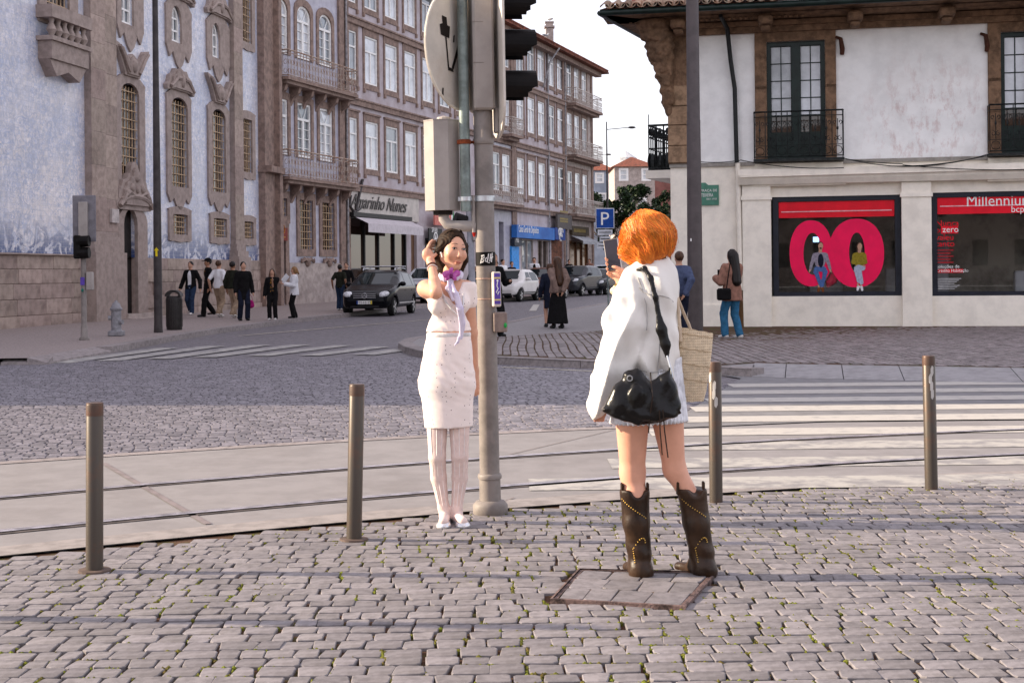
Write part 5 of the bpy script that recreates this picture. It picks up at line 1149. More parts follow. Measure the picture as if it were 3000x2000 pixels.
b = G(1437, 1508); TL = thing('traffic_signal', 'tall grey traffic signal pole with round sign back beside the posing woman', 'traffic signal', b, 0); TL.rotation_euler = (0, -.009, 0)
m = MB(); m.lathe([(.095,0),(.104,.012),(.104,.062),(.085,.085),(.062,.092)], n=28); m.build('base', m_pole, TL, smooth=True)
m = MB(); m.lathe([(.064,.085),(.063,.215),(.070,.218),(.072,.232),(.068,.246),(.0595,.25)], n=28); m.build('sleeve', m_pole, TL, smooth=True)
m = MB(); m.lathe([(.0592,.24),(.058,1.2),(.0555,2.2),(.0555,2.44)], n=28); m.build('pole', m_pole, TL, smooth=True)
m = MB(); m.lathe([(.0575,2.20),(.062,2.205),(.062,2.235),(.0575,2.24),(.0575,2.40),(.05,2.41)], n=28); m.build('collar', m_pole, TL, smooth=True)
m = MB(); m.lathe([(.0585,1.862),(.0635,1.864),(.0635,1.895),(.0585,1.897)], n=28); m.box(.058,.105,-.014,.014,1.868,1.89); m.build('clamp', m_zinc, TL)
A = R(9); hd = lambda x, y, z: (x*math.cos(A)-y*math.sin(A), x*math.sin(A)+y*math.cos(A), z)
def rot(m): m.v = [hd(*v) for v in m.v]; return m
m = MB(); m.bbox(-.062,.062,-.085,.13,2.40,3.35,.012); rot(m).build('signal_housing', m_case, TL)
for z in (2.56,2.80,3.04):
    m = MB(); m.box(-.0635,.0,-.0865,-.084,z+.115,z+.118); rot(m).build('housing_seam', m_pole, TL)
ol = []
for i in range(33):
    q = math.pi*i/16; x = .26*math.cos(q); z = (.20*math.sin(q)); ol.append((x, (3.55+z) if math.sin(q) > 0 else (2.44+z)))
m = MB(); m.prism([(p[0], p[1]) for p in ol[:-1]], 0, .014); m.v = [(.066+y+.024, x+.02, z) for x, y, z in m.v]; rot(m).build('backboard', mat('backboard_white', (.62,.58,.53), .5, var=.04), TL)
m = MB(); m.bbox(.066,.092,-.03,.03,2.27,2.42,.006); rot(m).build('bracket', m_case, TL)
for z in (2.545,2.79,3.035):
    m = MB(); n = 20; rr_ = .103; L_ = .215; vs = []
    for ins in (0,1):
        for e in (0,1):
            for i in range(n+1):
                q = -.75+ (math.pi+1.5)*i/n; r_ = rr_-.006*ins; x = .106+ (L_*(1 if (.12 < i/n < .88) else .74) if e else 0)
                vs.append((x, .02+r_*math.cos(q), z+r_*math.sin(q)*.98))
    k = n+1; fs = []
    for i in range(n): fs += [(i,k+i,k+i+1,i+1),(2*k+i,2*k+i+1,3*k+i+1,3*k+i),(k+i,3*k+i,3*k+i+1,k+i+1)]
    m.add(vs, fs); rot(m).build('visor', m_blackp, TL)
    m = MB(); disk(m, (.110,.02,z), (1,0,0), .095, .006, 20); rot(m).build('lens', mat('lens_dark', (.03,.03,.03), .15), TL)
m = MB(); m.tube([(-.110,-.045,1.805),(-.110,-.045,3.4)], .031, 16); gp = m.build('sign_post', m_galv, TL, smooth=True)
for z, mm in ((2.215,m_rust),(1.878,m_zinc)):
    m = MB(); m.lathe([(.033,z-.014),(.037,z-.012),(.037,z+.012),(.033,z+.014)], (-.110,-.045,0), 16); m.box(-.155,-.143,-.06,-.03,z-.012,z+.012); m.box(-.08,-.05,-.03,-.01,z-.008,z+.008); m.build('clamp', mm, gp)
m = MB(); nn_ = Vector((-.86,.5,0)); disk(m, (-.135,.03,2.775), nn_, .36, .012, 48); sgn = m.build('round_sign', m_signw, TL)
m = MB(); seg = 48; a_ = nn_.normalized().cross(Vector((0,0,1))); rim = [Vector((-.135,.03,2.775))+(a_*math.cos(2*math.pi*k/seg)+Vector((0,0,math.sin(2*math.pi*k/seg))))*.36 for k in range(seg+1)]; m.tube(rim, .009, 6, cap=False); m.build('rim', mat('sign_rim', (.66,.62,.55), .5), sgn, smooth=True)
def onsign(m, pts): 
    m.face([Vector((-.135,.03,2.775))+a_*(x)-nn_.normalized()*.0025+Vector((0,0,z)) for x, z in pts])
rs_ = random.Random(5)
for pts in ([(-.20,.06),(-.11,.05),(-.10,.12),(-.13,.125),(-.135,.17),(-.185,.175),(-.18,.13),(-.21,.12)], [(-.155,.06),(-.14,.06),(-.115,-.13),(-.13,-.13)], [(-.09,-.12),(-.07,-.13),(.0,.0),(.02,.02),(-.01,.05),(-.03,.0)], [(-.13,-.14),(-.07,-.145),(-.075,-.125),(-.125,-.12)], [(-.07,.03),(-.055,.035),(-.05,.08),(-.065,.07)], [(-.2,-.29),(-.185,-.3),(-.18,-.25),(-.195,-.25)]):
    m = MB(); onsign(m, pts); m.build('sticker_remains', mat('sticker_black', (.02,.013,.01), .7), sgn)
# octagonal pedestrian lantern case
m = MB(); n = 8; P = [(-.250+.112*math.cos(2*math.pi*(k+.5)/n), .04+.112*math.sin(2*math.pi*(k+.5)/n)) for k in range(n)]; m.slab(P, 1.815, 2.345); oc = m.build('lantern_case', m_case, TL)
m = MB(); m.slab([(-.250+(p[0]+.250)*1.02,.04+(p[1]-.04)*1.02) for p in P], 2.346, 2.352); m.lathe([(.04,2.352),(.045,2.358),(.04,2.372),(.01,2.38)], (-.235,.04,0), 14); m.build('case_cap', m_case, oc)
m = MB(); m.slab([(-.250+(p[0]+.250)*.55,.04+(p[1]-.04)*.55) for p in P], 1.79, 1.814); m.build('case_foot', m_dark, oc)
m = MB(); m.tube([(-.245,.03,1.80),(-.245,.03,1.765),(-.225,.025,1.735),(-.19,.02,1.722),(-.05,.0,1.716)], .033, 14); m.build('bracket_elbow', m_case, TL, smooth=True)
m = MB(); m.tube([(-.066,-.02,1.90),(-.066,-.02,1.68)], .012, 10); m.build('warning_lamp', m_case, TL, smooth=True); m = MB(); m.tube([(-.066,-.02,1.68),(-.064,-.02,1.655)], .012, 10, r2=.006); m.build('lamp_tip', mat('red_lens', (.5,.03,.02), .3), TL, smooth=True)
# wrapped sticker with lettering, push-button box, label box
def wrap(z0, z1, r_, a0, a1, name, mm, n=14):
    m = MB()
    for i in range(n):
        p, q = a0+(a1-a0)*i/n, a0+(a1-a0)*(i+1)/n; m.face([(r_*math.cos(p),r_*math.sin(p),z0),(r_*math.cos(q),r_*math.sin(q),z0),(r_*math.cos(q),r_*math.sin(q),z1),(r_*math.cos(p),r_*math.sin(p),z1)])
    return m.build(name, mm, TL)
st = wrap(1.482,1.562,.0598,R(190),R(350),'sticker', m_blackp)
def wrapstroke(pts, w_=.0065):
    m = MB(); m.tube([(.0603*math.sin(x/.0603), -.0603*math.cos(x/.0603), z) for x, z in pts], w_*.5, 5); m.build('sticker_letter', m_white, st)
zz = 1.522
wrapstroke([(-.030,zz-.027),(-.018,zz+.02)]); wrapstroke([(-.026,zz+.018),(-.008,zz+.022),(-.008,zz+.006),(-.022,zz-.002),(-.012,zz-.006),(-.014,zz-.018),(-.03,zz-.022)]); wrapstroke([(.008,zz+.008),(-.001,zz-.002),(.006,zz-.002),(-.001,zz-.003),(-.002,zz-.014),(.008,zz-.016)])
wrapstroke([(.020,zz+.03),(.010,zz-.02),(.024,zz-.024)]); wrapstroke([(.034,zz+.03),(.026,zz-.016)]); wrapstroke([(.044,zz+.034),(.037,zz-.02)]); wrapstroke([(.026,zz+.004),(.048,zz+.01)])
m = MB(); m.bbox(.018,.066,-.105,-.02,1.238,1.445,.006); bx_ = m.build('notice_box', mat('box_cream', (.55,.5,.46), .5), TL); bx_.rotation_euler = (0,0,R(14))
m = MB(); m.box(.024,.061,-.1075,-.1062,1.255,1.435); pl_ = m.build('notice_label', mat('label_purple', (.12,.07,.36), .5), bx_)
for z0,z1,x0,x1 in ((1.403,1.413,.024,.061),(1.275,1.284,.024,.061)): m = MB(); m.box(x0,x1,-.1085,-.1076,z0,z1); m.build('label_band', mat('band_yellow', (.6,.5,.22), .5), bx_)
m = MB(); m.tube([(.044,-.1085,1.385),(.040,-.1085,1.36),(.047,-.1085,1.345),(.036,-.1085,1.325),(.044,-.1085,1.31),(.053,-.1085,1.33)], .003, 5); m.ball((.044,-.1085,1.392),(.006,.002,.007),6,4); m.build('label_figure', m_white, bx_)
for z in (1.405,1.285): m = MB(); m.lathe([(.0595,z-.004),(.061,z-.003),(.061,z+.003),(.0595,z+.004)], n=24); m.build('strap', mat('strap_steel', (.45,.33,.28), .5, metal=.4), TL)
m = MB(); m.bbox(.035,.118,-.07,.02,1.088,1.205,.006); pb_ = m.build('button_box', mat('box_brown', (.26,.21,.19), .6, var=.1, scale=30), TL); pb_.rotation_euler = (0,0,R(4))
m = MB(); m.ball((.106,-.071,1.128),(.010,.008,.016),10,6); m.build('button', mat('button_green', (.02,.32,.08), .3), pb_, smooth=True)
# bollards
m_boll = mat('bollard_bronze', (.10,.085,.072), .4, metal=.3, col2=(.14,.085,.06), scale=7, mixlo=.5, mixhi=.72, grime=.3, dirt=(.07,.05,.04), bump=.1, bscale=150, bdist=.002)
def bollard(u, v, vt, lab, lean=0, plate=True, wear=False):
    p = G(u, v); t = thing('bollard', lab, 'bollard', p, rnd.uniform(0,6), 'steel bollards along the tram lane'); hgt = (v-vt)*p.y/F
    m = MB(); m.lathe([(.041,0),(.0405,hgt-.006),(.037,hgt)], n=24); s_ = m.build('shaft', m_boll, t, smooth=True); m = MB(); m.lathe([(.0412,hgt-.06),(.0412,hgt-.012),(.039,hgt+.0015),(.01,hgt+.003)], n=24); m.build('rust_cap', mat('rust_cap', (.115,.085,.07), .45, metal=.25, col2=(.14,.08,.06), scale=9), t, smooth=True)
    if plate: m = MB(); m.lathe([(.078,.012),(.076,.022),(.045,.024)], n=20); m.build('base_plate', mat('plate_rust', (.13,.095,.08), .8, var=.2), t)
    if wear:
        m = MB(); hh = hgt-.12
        for k in range(4): a0 = rnd.uniform(3.5,5.2); z0 = hh-k*.05; m.face([(.0418*math.cos(a0+i*.25), .0418*math.sin(a0+i*.25), z) for i, z in ((0,z0),(1,z0-.01),(2,z0+.01),(2,z0+.05),(1,z0+.06),(0,z0+.04))])
        m.build('sticker_remains', mat('worn_white', (.55,.53,.5), .7), t); t.rotation_euler.z = 0
    t.rotation_euler.y = lean; return t
bollard(277, 1680, 1180, 'steel bollard standing nearest the left edge, far from the women', -.012); bollard(1037, 1588, 1126, 'steel bollard just left of the woman in the pale dress', -.03)
bollard(2098, 1476, 1060, 'steel bollard right of the red-haired woman with flaked paint near its top', 0, False, True); bollard(2729, 1438, 1042, 'steel bollard farthest to the right, in front of the crossing', -.012, False, True)
# two more of the row outside the picture throw their shadows across the setts
for i, (x, y) in enumerate(((-4.6, 5.95), (-5.2, 5.35))):
    t = thing('bollard', ('steel bollard outside the left edge of the picture', 'steel bollard outside the picture, nearer to the viewer')[i], 'bollard', (x, y, 0), 0, 'steel bollards along the tram lane'); m = MB(); m.lathe([(.041,0),(.0405,1.9 if i == 0 else 1.15),(.037,1.91 if i == 0 else 1.16)], n=20); m.build('shaft', m_boll, t)
# lamp posts
m_post = mat('post_dark', (.075,.065,.065), .5, metal=.2, var=.15, scale=4)
p = G(464, 974, H); t = thing('lamp_post', 'slim dark lamp post beside the litter bin', 'lamp post', p); m = MB(); m.lathe([(.11,0),(.10,.2),(.098,2.2),(.075,6),(.06,10)], n=16); m.build('shaft', m_post, t, smooth=True)
m = MB(); z = 1.95; m.face([(x_, -.105, z+zz_) for x_, zz_ in ((-.025,-.12),(.025,-.12),(.025,.02),(.06,.02),(0,.1),(-.06,.02),(-.025,.02))]); m.build('arrow_sticker', mat('arrow_yellow', (.75,.6,.02), .6), t)
m = MB(); m.tube([(0,0,9.95),(.4,-.3,10.2),(1.3,-.9,10.3)], .04, 8); m.build('arm', m_post, t); m = MB(); m.bbox(1.2,1.7,-1.05,-.8,10.22,10.34,.03); m.build('lantern', m_post, t)
p = G(2038, 985, H); t = thing('tram_mast', 'thick brown steel mast behind the red-haired woman', 'mast', p); m = MB(); m.lathe([(.160,0),(.156,2.0),(.142,4.5),(.136,4.52),(.125,9)], n=28); m.build('shaft', mat('mast_brown', (.115,.098,.098), .5, var=.08, scale=5, bump=.1, bscale=200, bdist=.002), t, smooth=True)
m = MB(); m.lathe([(.20,0),(.20,.03),(.17,.05)], n=24); m.build('foot', m_post, t)
m = MB(); m.box(-.11,-.085,-.158,-.150,1.98,2.04); m.build('tag', m_white, t)
def street_lamp(u, vb, vt, D, ua, lab):
    a = at(u, vt, D); t = thing('street_lamp', lab, 'street lamp', (a.x, D, zg(D)), 0, 'street lamps far down the street'); h = a.z-zg(D); m = MB(); m.lathe([(.09,0),(.07,h*.5),(.04,h)], n=10); m.build('mast', m_post, t)
    L_ = (ua-u)*D/F; m = MB(); m.tube([(0,0,h-.55),(L_*.75,0,h-.42)], .03, 6); m.build('arm', m_post, t); m = MB(); m.ball((L_*.87,0,h-.42),(abs(L_)*.14,.14,.09),8,6); m.build('lantern', m_post, t)
street_lamp(1777, 0, 357, 96, 1862, 'tall street lamp with its arm to the right before the pyramid roof'); street_lamp(1726, 0, 441, 135, 1791, 'farther street lamp whose arm shows past the corner house')
# parking sign
p = G(1783, 898, H); D = p.y; t = thing('parking_sign', 'blue parking sign with white letter and two small plates', 'sign', p); c = at(1772, 640, D); x = c.x-p.x; z = c.z-p.z; hs = .34
m = MB(); m.tube([(0,0,0),(x,0,z+.4)], .03, 8); m.build('post', m_galv, t); m = MB(); m.bbox(x-hs,x+hs,-.06,-.04,z-hs-.03,z+hs+.03,.01); pn = m.build('panel', mat('sign_border', (.6,.62,.65), .5), t)
m = MB(); m.box(x-hs+.03,x+hs-.03,-.064,-.0605,z-hs,z+hs); m.build('blue_field', mat('parking_blue', (.015,.09,.36), .4), pn); text('letter_p','P',.68,m_white,pn,(x-.19,-.068,z-.24),ext=.003)
for k, (w_, z0) in enumerate(((.27,-.52),(.2,-.76),(.3,-1.0))): m = MB(); m.box(x-w_,x+w_,-.055,-.04,z+z0-.09,z+z0+.11); q = m.build('small_plate', MATS['sign_border'], t); m = MB(); m.box(x-w_*.8,x+w_*.8,-.058,-.0555,z+z0,z+z0+.03); m.build('plate_text', m_dark, q)
# far traffic signals
def far_signal(u, v, h, D0, vis_v, lab, board=None):
    p = G(u, v, H); t = thing('pedestrian_signal', lab, 'traffic signal', p, 0, 'traffic signals'); s_ = p.y/F
    return p, t, s_
p, t, s_ = far_signal(247, 997, 0, 0, 0, 'grey pedestrian signal with big square back plate before the church')
m = MB(); m.lathe([(.11,0),(.11,.05),(.075,.08),(.07,.3),(.058,.32),(.055,2.1)], n=14); m.build('pole', m_pole, t, smooth=True)
zz = lambda v: (997-v)*s_
m = MB(); m.bbox(-.24,.26,.04,.07,zz(708),zz(572),.008); m.build('back_plate', mat('plate_grey', (.22,.21,.23), .6), t); m = MB(); m.bbox(-.09,.10,-.06,.04,zz(700),zz(592),.01); m.build('housing', m_case, t)
for v in (708, 742):
    m = MB(); m.tube([(-.09,-.10,zz(v)),(.16,-.10,zz(v)+.01)], .12, 12); m.build('visor', m_blackp, t)
m = MB(); m.bbox(-.16,-.02,-.2,.0,zz(758),zz(690),.02); m.build('signal_head', m_blackp, t)
m = MB(); m.bbox(.07,.21,-.08,.05,zz(850),zz(797),.015); m.build('button_box', m_case, t); m = MB(); m.box(-.05,.04,-.075,-.06,zz(835),zz(812)); m.build('notice', MATS['label_purple'], t); m = MB(); m.ball((-.01,-.07,zz(850)),(.03,.03,.04),8,5); m.build('button', mat('teal_button', (.02,.2,.16), .4), t)
p = G(1392, 1044, H); s_ = p.y/F; t = thing('traffic_signal', 'slim bluish signal pole seen behind the posing woman', 'traffic signal', p); m = MB(); m.lathe([(.08,0),(.07,.2),(.055,.25),(.055,(1044-600)*s_)], n=14); m.build('pole', mat('pole_blue_grey', (.30,.30,.33), .5), t, smooth=True); t.rotation_euler.y = -.03
z0 = (1044-690)*s_; m = MB(); m.bbox(.04,.13,-.09,.09,z0-.1,z0+.45,.02); m.build('signal_head', m_case, t); m = MB(); m.tube([(-.07,-.02,z0+.22),(-.24,-.08,z0+.28)], .11, 12); m.build('visor', m_blackp, t)
# hydrant
p = G(341, 984, H); t = thing('fire_hydrant', 'grey fire hydrant on the left pavement', 'hydrant', p); m_hyd = mat('hydrant_grey', (.27,.265,.28), .5, var=.12, scale=12)
m = MB(); m.bbox(-.16,.16,-.16,.16,0,.12,.02); m.build('base', m_hyd, t); m = MB(); m.lathe([(.13,.12),(.115,.16),(.115,.58),(.14,.60),(.14,.64),(.11,.66),(.09,.74),(.04,.78),(.03,.82)], n=16); m.build('barrel', m_hyd, t, smooth=True)
for sg in (-1,1): m = MB(); m.tube([(sg*.1,-.05,.42-.1*(sg>0)),(sg*.17,-.07,.42-.1*(sg>0))], .055, 10); m.build('outlet', m_hyd, t)
# litter bin
p = G(511, 966, H); s_ = p.y/F; t = thing('litter_bin', 'dark cylindrical litter bin with arched handle on the kerb', 'litter bin', p); m_bin = mat('bin_dark', (.04,.035,.033), .5, var=.15, scale=8)
m = MB(); hb = (966-868)*s_; m.lathe([(.185,0),(.195,.04),(.195,hb-.02),(.185,hb)], n=20); m.build('drum', m_bin, t, smooth=True)
for k in range(20): q = 2*math.pi*k/20; m = MB(); m.box(-.012,.012,-.006,.006,.08,hb-.06); o = m.build('rib', m_bin, t); o.location = (.197*math.cos(q), .197*math.sin(q), 0); o.rotation_euler = (0,0,q+math.pi/2)
m = MB(); m.ring([(-.195,hb),(.195,hb),*[(.195*math.cos(i*math.pi/10), hb+.02+.14*math.sin(i*math.pi/10)) for i in range(11)]], [(-.12,hb+.01),(.12,hb+.01),*[(.14*math.cos(i*math.pi/10), hb+.03+.07*math.sin(i*math.pi/10)) for i in range(11)]], -.16, .16); m.build('hood', m_bin, t)
# ------------------------------------------------------------------ trees down the street
m_leaf = random_tint(mat('leaf', (.022,.05,.014), .6, var=.3, scale=3), .45, .02); m_bark = mat('bark', (.10,.08,.07), .9, var=.25, scale=5)
def tree(u, v, D, w_, h, n, lab, seed, leaf=True):
    r = random.Random(seed); c = at(u, v, D); t = thing('street_tree', lab, 'tree', (c.x, D, zg(D)), 0, 'trees at the end of the street'); zc = c.z-zg(D); m = MB(); tips = []
    m.tube([(0,0,0),(r.uniform(-.1,.1),0,zc*.4),(r.uniform(-.2,.2),0,zc*.8)], [.16,.12,.08], 7)
    def branch(p, d, L_, rad, lv):
        q = p+d*L_; m.tube([p, p+d*L_*.5+Vector((r.uniform(-.1,.1),r.uniform(-.1,.1),0))*L_, q], [rad, rad*.8, rad*.55], 5 if lv < 2 else 3, cap=False); tips.append(q)
        if lv < 4:
            for _ in range(3): branch(q, (d+Vector((r.uniform(-.8,.8), r.uniform(-.8,.8), r.uniform(-.3,.7)))).normalized(), L_*r.uniform(.6,.8), rad*.55, lv+1)
    for k in range(5): branch(Vector((0,0,zc*(.45+.08*k))), Vector((math.cos(k*1.3+seed), math.sin(k*1.3), .7)).normalized(), h*.22, .07, 0 if not leaf else 1)
    m.build('trunk', m_bark, t)
    if not leaf: return
    lm = MB(); cl = [(Vector((r.gauss(0,.42)*w_, r.gauss(0,.4)*w_, zc+r.uniform(-.5,.5)*h)), r.uniform(.16,.34)*w_) for _ in range(26)]
    for _ in range(n):
        cc, rr_ = cl[r.randrange(len(cl))]; d = Vector((r.gauss(0,1), r.gauss(0,1), r.gauss(0,1))).normalized()*rr_*r.random()**.4; p = cc+d; a = Vector((r.gauss(0,1), r.gauss(0,1), r.gauss(0,1))).normalized(); b = a.cross(Vector((r.gauss(0,1), r.gauss(0,1), r.gauss(0,1)))).normalized(); s_ = r.uniform(.07,.16)
        lm.face([p-a*s_, p+b*s_*.6, p+a*s_, p-b*s_*.6])
    lm.build('crown', m_leaf, t)
tree(1797, 655, 104, 2.0, 4.4, 8000, 'dense dark green tree behind the parking sign', 1); tree(1862, 640, 108, 1.5, 4.8, 5000, 'slender dark green tree behind the red hair', 2); tree(1948, 650, 106, 1.6, 4.2, 5500, 'dark green tree against the corner of the bank', 3); tree(1905, 690, 100, 2.0, 3.8, 5000, 'low dark green tree hidden mostly by the red hair', 5)
tree(1885, 585, 122, 2.5, 5, 0, 'leafless brown tree before the stone house', 4, leaf=False); tree(1845, 590, 126, 2.5, 5, 0, 'leafless twiggy tree left of the taller bare one', 9, leaf=False)
# ------------------------------------------------------------------ parked cars
m_tyre = mat('tyre', (.02,.02,.02), .85); m_rim = mat('alloy', (.45,.45,.47), .3, metal=.8, var=.1); m_cglass = glass('car_glass', (.012,.022,.026), .02, .22); m_lamp = mat('lamp_clear', (.55,.56,.58), .08, var=.2, scale=14, spec=1.)
m_trim = mat('car_trim', (.02,.02,.022), .45)
def sd_poly(P, X, Z):
    """signed distance to polygon in the x,z plane"""
    d = np.full(np.broadcast(X, Z).shape, 1e9, np.float32); s = np.ones_like(d); n = len(P)
    for i in range(n):
        ax, az = P[i]; bx, bz = P[i-1]; ex, ez = bx-ax, bz-az; wx, wz = X-ax, Z-az; t_ = np.clip((wx*ex+wz*ez)/(ex*ex+ez*ez), 0, 1)
        d = np.minimum(d, (wx-ex*t_)**2+(wz-ez*t_)**2)
        c1 = Z >= az; c2 = Z < bz; c3 = ex*wz > ez*wx; fl = (c1 & c2 & c3) | (~c1 & ~c2 & ~c3); s = np.where(fl, -s, s)
    return s*np.sqrt(d)
CARS = {}
def car(name, lab, u, v, heading, paint, kind, group='cars parked along the street', rails=False, plate=None, badge=False):
    p = G(u, v); t = thing('parked_car' if not name else name, lab, 'car', p, math.atan2(heading[1], heading[0]), group)
    if kind == 'small': L_, W_, Hh, belt, prof = 3.55, 1.63, 1.48, .92, [(1.75,.30),(1.77,.55),(1.68,.74),(1.30,.90),(.95,.97),(.42,1.42),(.1,1.48),(-.8,1.46),(-1.35,1.25),(-1.65,.95),(-1.76,.7),(-1.76,.3)]
    elif kind == 'hatch': L_, W_, Hh, belt, prof = 4.3, 1.78, 1.54, .96, [(2.10,.25),(2.15,.5),(2.08,.70),(1.80,.86),(1.10,1.02),(.15,1.46),(-.25,1.54),(-1.2,1.50),(-1.85,1.28),(-2.1,.96),(-2.15,.6),(-2.12,.28)]
    elif kind == 'suv': L_, W_, Hh, belt, prof = 4.35, 1.82, 1.62, 1.05, [(2.12,.28),(2.17,.6),(2.1,.86),(1.85,1.0),(1.0,1.10),(.25,1.56),(-.3,1.62),(-1.4,1.58),(-1.95,1.25),(-2.12,1.0),(-2.17,.6),(-2.14,.3)]
    else: L_, W_, Hh, belt, prof = 4.5, 1.8, 1.44, .93, [(2.2,.25),(2.25,.48),(2.18,.68),(1.9,.8),(1.1,.95),(.2,1.38),(-.2,1.44),(-1.0,1.42),(-1.75,1.08),(-2.2,1.0),(-2.25,.6),(-2.2,.28)]
    wx = (L_*.335, -L_*.30) if kind != 'small' else (1.17, -1.13); wr = .31 if kind != 'small' else .29
    if kind not in CARS:
        S = Soft((-L_/2-.1,-W_/2-.1,.1),(L_/2+.1,W_/2+.1,Hh+.1),.04); X, Y, Z = S.grid()
        side = sd_poly(prof, X[:,0,:], Z[0,:,:])[:,None,:] if False else sd_poly(prof, X.reshape(-1,1), Z.reshape(1,-1))[:,None,:]
        ends = np.clip((np.abs(X)-(L_/2-.75))/.75, 0, 1); hw = W_/2-.22*ends**2 - np.clip((Z-belt)/(Hh-belt), 0, 1)*.24 - np.clip((.45-Z)/.3, 0, 1)*.06
        dy = np.abs(Y)-hw; k = .14; h = np.clip(.5-.5*(dy-side)/k, 0, 1); S.f = (dy*(1-h)+side*h + k*h*(1-h)).astype(np.float32)
        for w_ in wx:
            d_ = np.sqrt((X-w_)**2+(Z-wr)**2)-(wr+.055); d_ = np.maximum(d_, (W_/2-.26)-np.abs(Y)); S.f = np.maximum(S.f, -d_)
        CARS[kind] = S
    S = CARS[kind]; x_ws0, x_ws1 = [(q[0]) for q in prof[4:6]]
    def isglass(C):
        x, y, z = C[:,0], np.abs(C[:,1]), C[:,2]; top = Hh-.13
        gx0 = prof[4][0]; rx = prof[8][0]
        side_ = (z > belt+.03) & (z < top-.02) & (y > W_/2-.36) & (x < gx0-.35-(z-belt)*.75) & (x > rx+.25)
        for px_ in ((-.15,) if kind == 'small' else (-.05, -1.05)): side_ &= np.abs(x-px_+(z-belt)*.1) > .045
        ws = (x > prof[6][0]+.25) & (z > belt+.10) & (z < top+.06) & (y < W_/2-.30-(z-belt)*.12) & (x < gx0+.05)
        rear = (x < prof[7][0]-.1) & (z > belt+.08) & (z < top+.02) & (y < W_/2-.34) & (x > -L_/2+.05)
        return side_ | ws | rear
    S.mesh('body', [paint, m_trim], t, matfn=lambda C: (C[:,2] < .30).astype(int))
    S.mesh('windows', m_cglass, t, shift=.006, keep=isglass)
    for w_ in wx:
        for sg in (-1,1):
            m = MB(); m.lathe([(wr-.1,-.09),(wr-.02,-.10),(wr,-.07),(wr,.07),(wr-.02,.10),(wr-.1,.09)], n=20); m.v = [(x_, z_, y_) for x_, y_, z_ in m.v]; o = m.build('wheel', m_tyre, t, smooth=True); o.location = (w_, sg*(W_/2-.13), wr)
            m = MB(); m.lathe([(wr-.095,.0),(wr-.1,.012),(wr*.3,-.01),(.03,.02)], n=20)
            m.v = [(x_, z_*sg, y_) for x_, y_, z_ in m.v]; r_ = m.build('rim', m_trim, o); r_.location = (0, sg*.085, 0)
            m = MB()
            for k in range(5): q = 2*math.pi*k/5; c_, s_ = math.cos(q), math.sin(q); m.add([(c_*.03-s_*.035,0,s_*.03+c_*.035),(c_*.03+s_*.035,0,s_*.03-c_*.035),(c_*(wr-.1)+s_*.03,0,s_*(wr-.1)-c_*.03),(c_*(wr-.1)-s_*.03,0,s_*(wr-.1)+c_*.03)], [(0,1,2,3)])
            m.lathe([(.0,.0),(.05,.0)], n=8); m.build('spokes', m_rim, o).location = (0, sg*.108, 0)
    fx = prof[2][0]; hz = {'small':.66,'hatch':.70,'suv':.82,'sedan':.66}[kind]
    for sg in (-1,1):
        m = MB(); 
        if kind == 'small': m.ball((0,0,0), (.08,.12,.12), 12, 8)
        else: m.ball((0,0,0), (.22,.20,.095), 12, 8)
        o = m.build('headlight', m_lamp, t, smooth=True); o.location = (fx-.17 if kind != 'small' else fx-.10, sg*(W_/2-.30), hz+.02); o.rotation_euler = (0, .35, sg*-.45)
        m = MB(); m.ball((0,0,0), (.05,.07,.06), 8, 6); o = m.build('fog_lamp', m_lamp, t, smooth=True); o.location = (fx-.04, sg*(W_/2-.38), .38)
        m = MB(); m.ball((0,0,0), (.07,.12,.08), 10, 6); o = m.build('mirror', paint, t, smooth=True); o.location = (prof[4][0]-.42, sg*(W_/2+.06), belt+.10)
    if kind != 'small':
        m = MB(); m.bbox(-.06,.05,-.40,.40,-.10,.10,.03); o = m.build('grille', m_trim, t); o.location = (fx-.0, 0, hz-.02)
        for k in range(3): m = MB(); m.box(.045,.062,-.38,.38,-.075+k*.06,-.055+k*.06); m.build('grille_bar', m_rim, o)
        if badge:
            m = MB(); n_ = 16; m.tube([(.07,.085*math.cos(i*.3927),.085*math.sin(i*.3927)) for i in range(17)], .011, 6); [m.tube([(.07,0,0),(.07,.085*math.cos(a_),.085*math.sin(a_))], .009, 5) for a_ in (1.571,3.665,5.76)]; m.build('badge', m_rim, o)
    if plate:
        m = MB(); m.box(-.01,.012,-.26,.26,-.058,.058); o = m.build('number_plate', m_white, t); o.location = (prof[1][0]+.005, 0, .46)
        text('plate_text', plate, .115, m_trim, o, (.014,-.19,-.04), rot=(R(90),0,R(90)), ext=.002)
        m = MB(); m.box(.012,.014,-.26,-.21,-.056,.056); m.build('blue_band', MATS['logo_blue'], o); m = MB(); m.box(.012,.014,.21,.26,-.056,.056); m.build('yellow_band', MATS['arrow_yellow'], o)
    m = MB(); m.bbox(-.02,.02,-.5,.5,-.06,.06,.02); o = m.build('air_intake', m_trim, t); o.location = (prof[0][0]+.0, 0, .33)
    for sg in (-1,1):
        m = MB(); m.box(-1.3,1.0,-.012,.012,-.02,.02); o = m.build('side_moulding', m_rim if kind == 'hatch' else m_trim, t); o.location = (-.05, sg*(W_/2-.002), .42)
        for xx_ in ((.0,-.95) if kind != 'small' else (-.3,)):
            m = MB(); m.box(-.09,.09,-.012,.012,-.018,.018); o = m.build('door_handle', paint, t); o.location = (xx_, sg*(W_/2+.0), belt-.12)
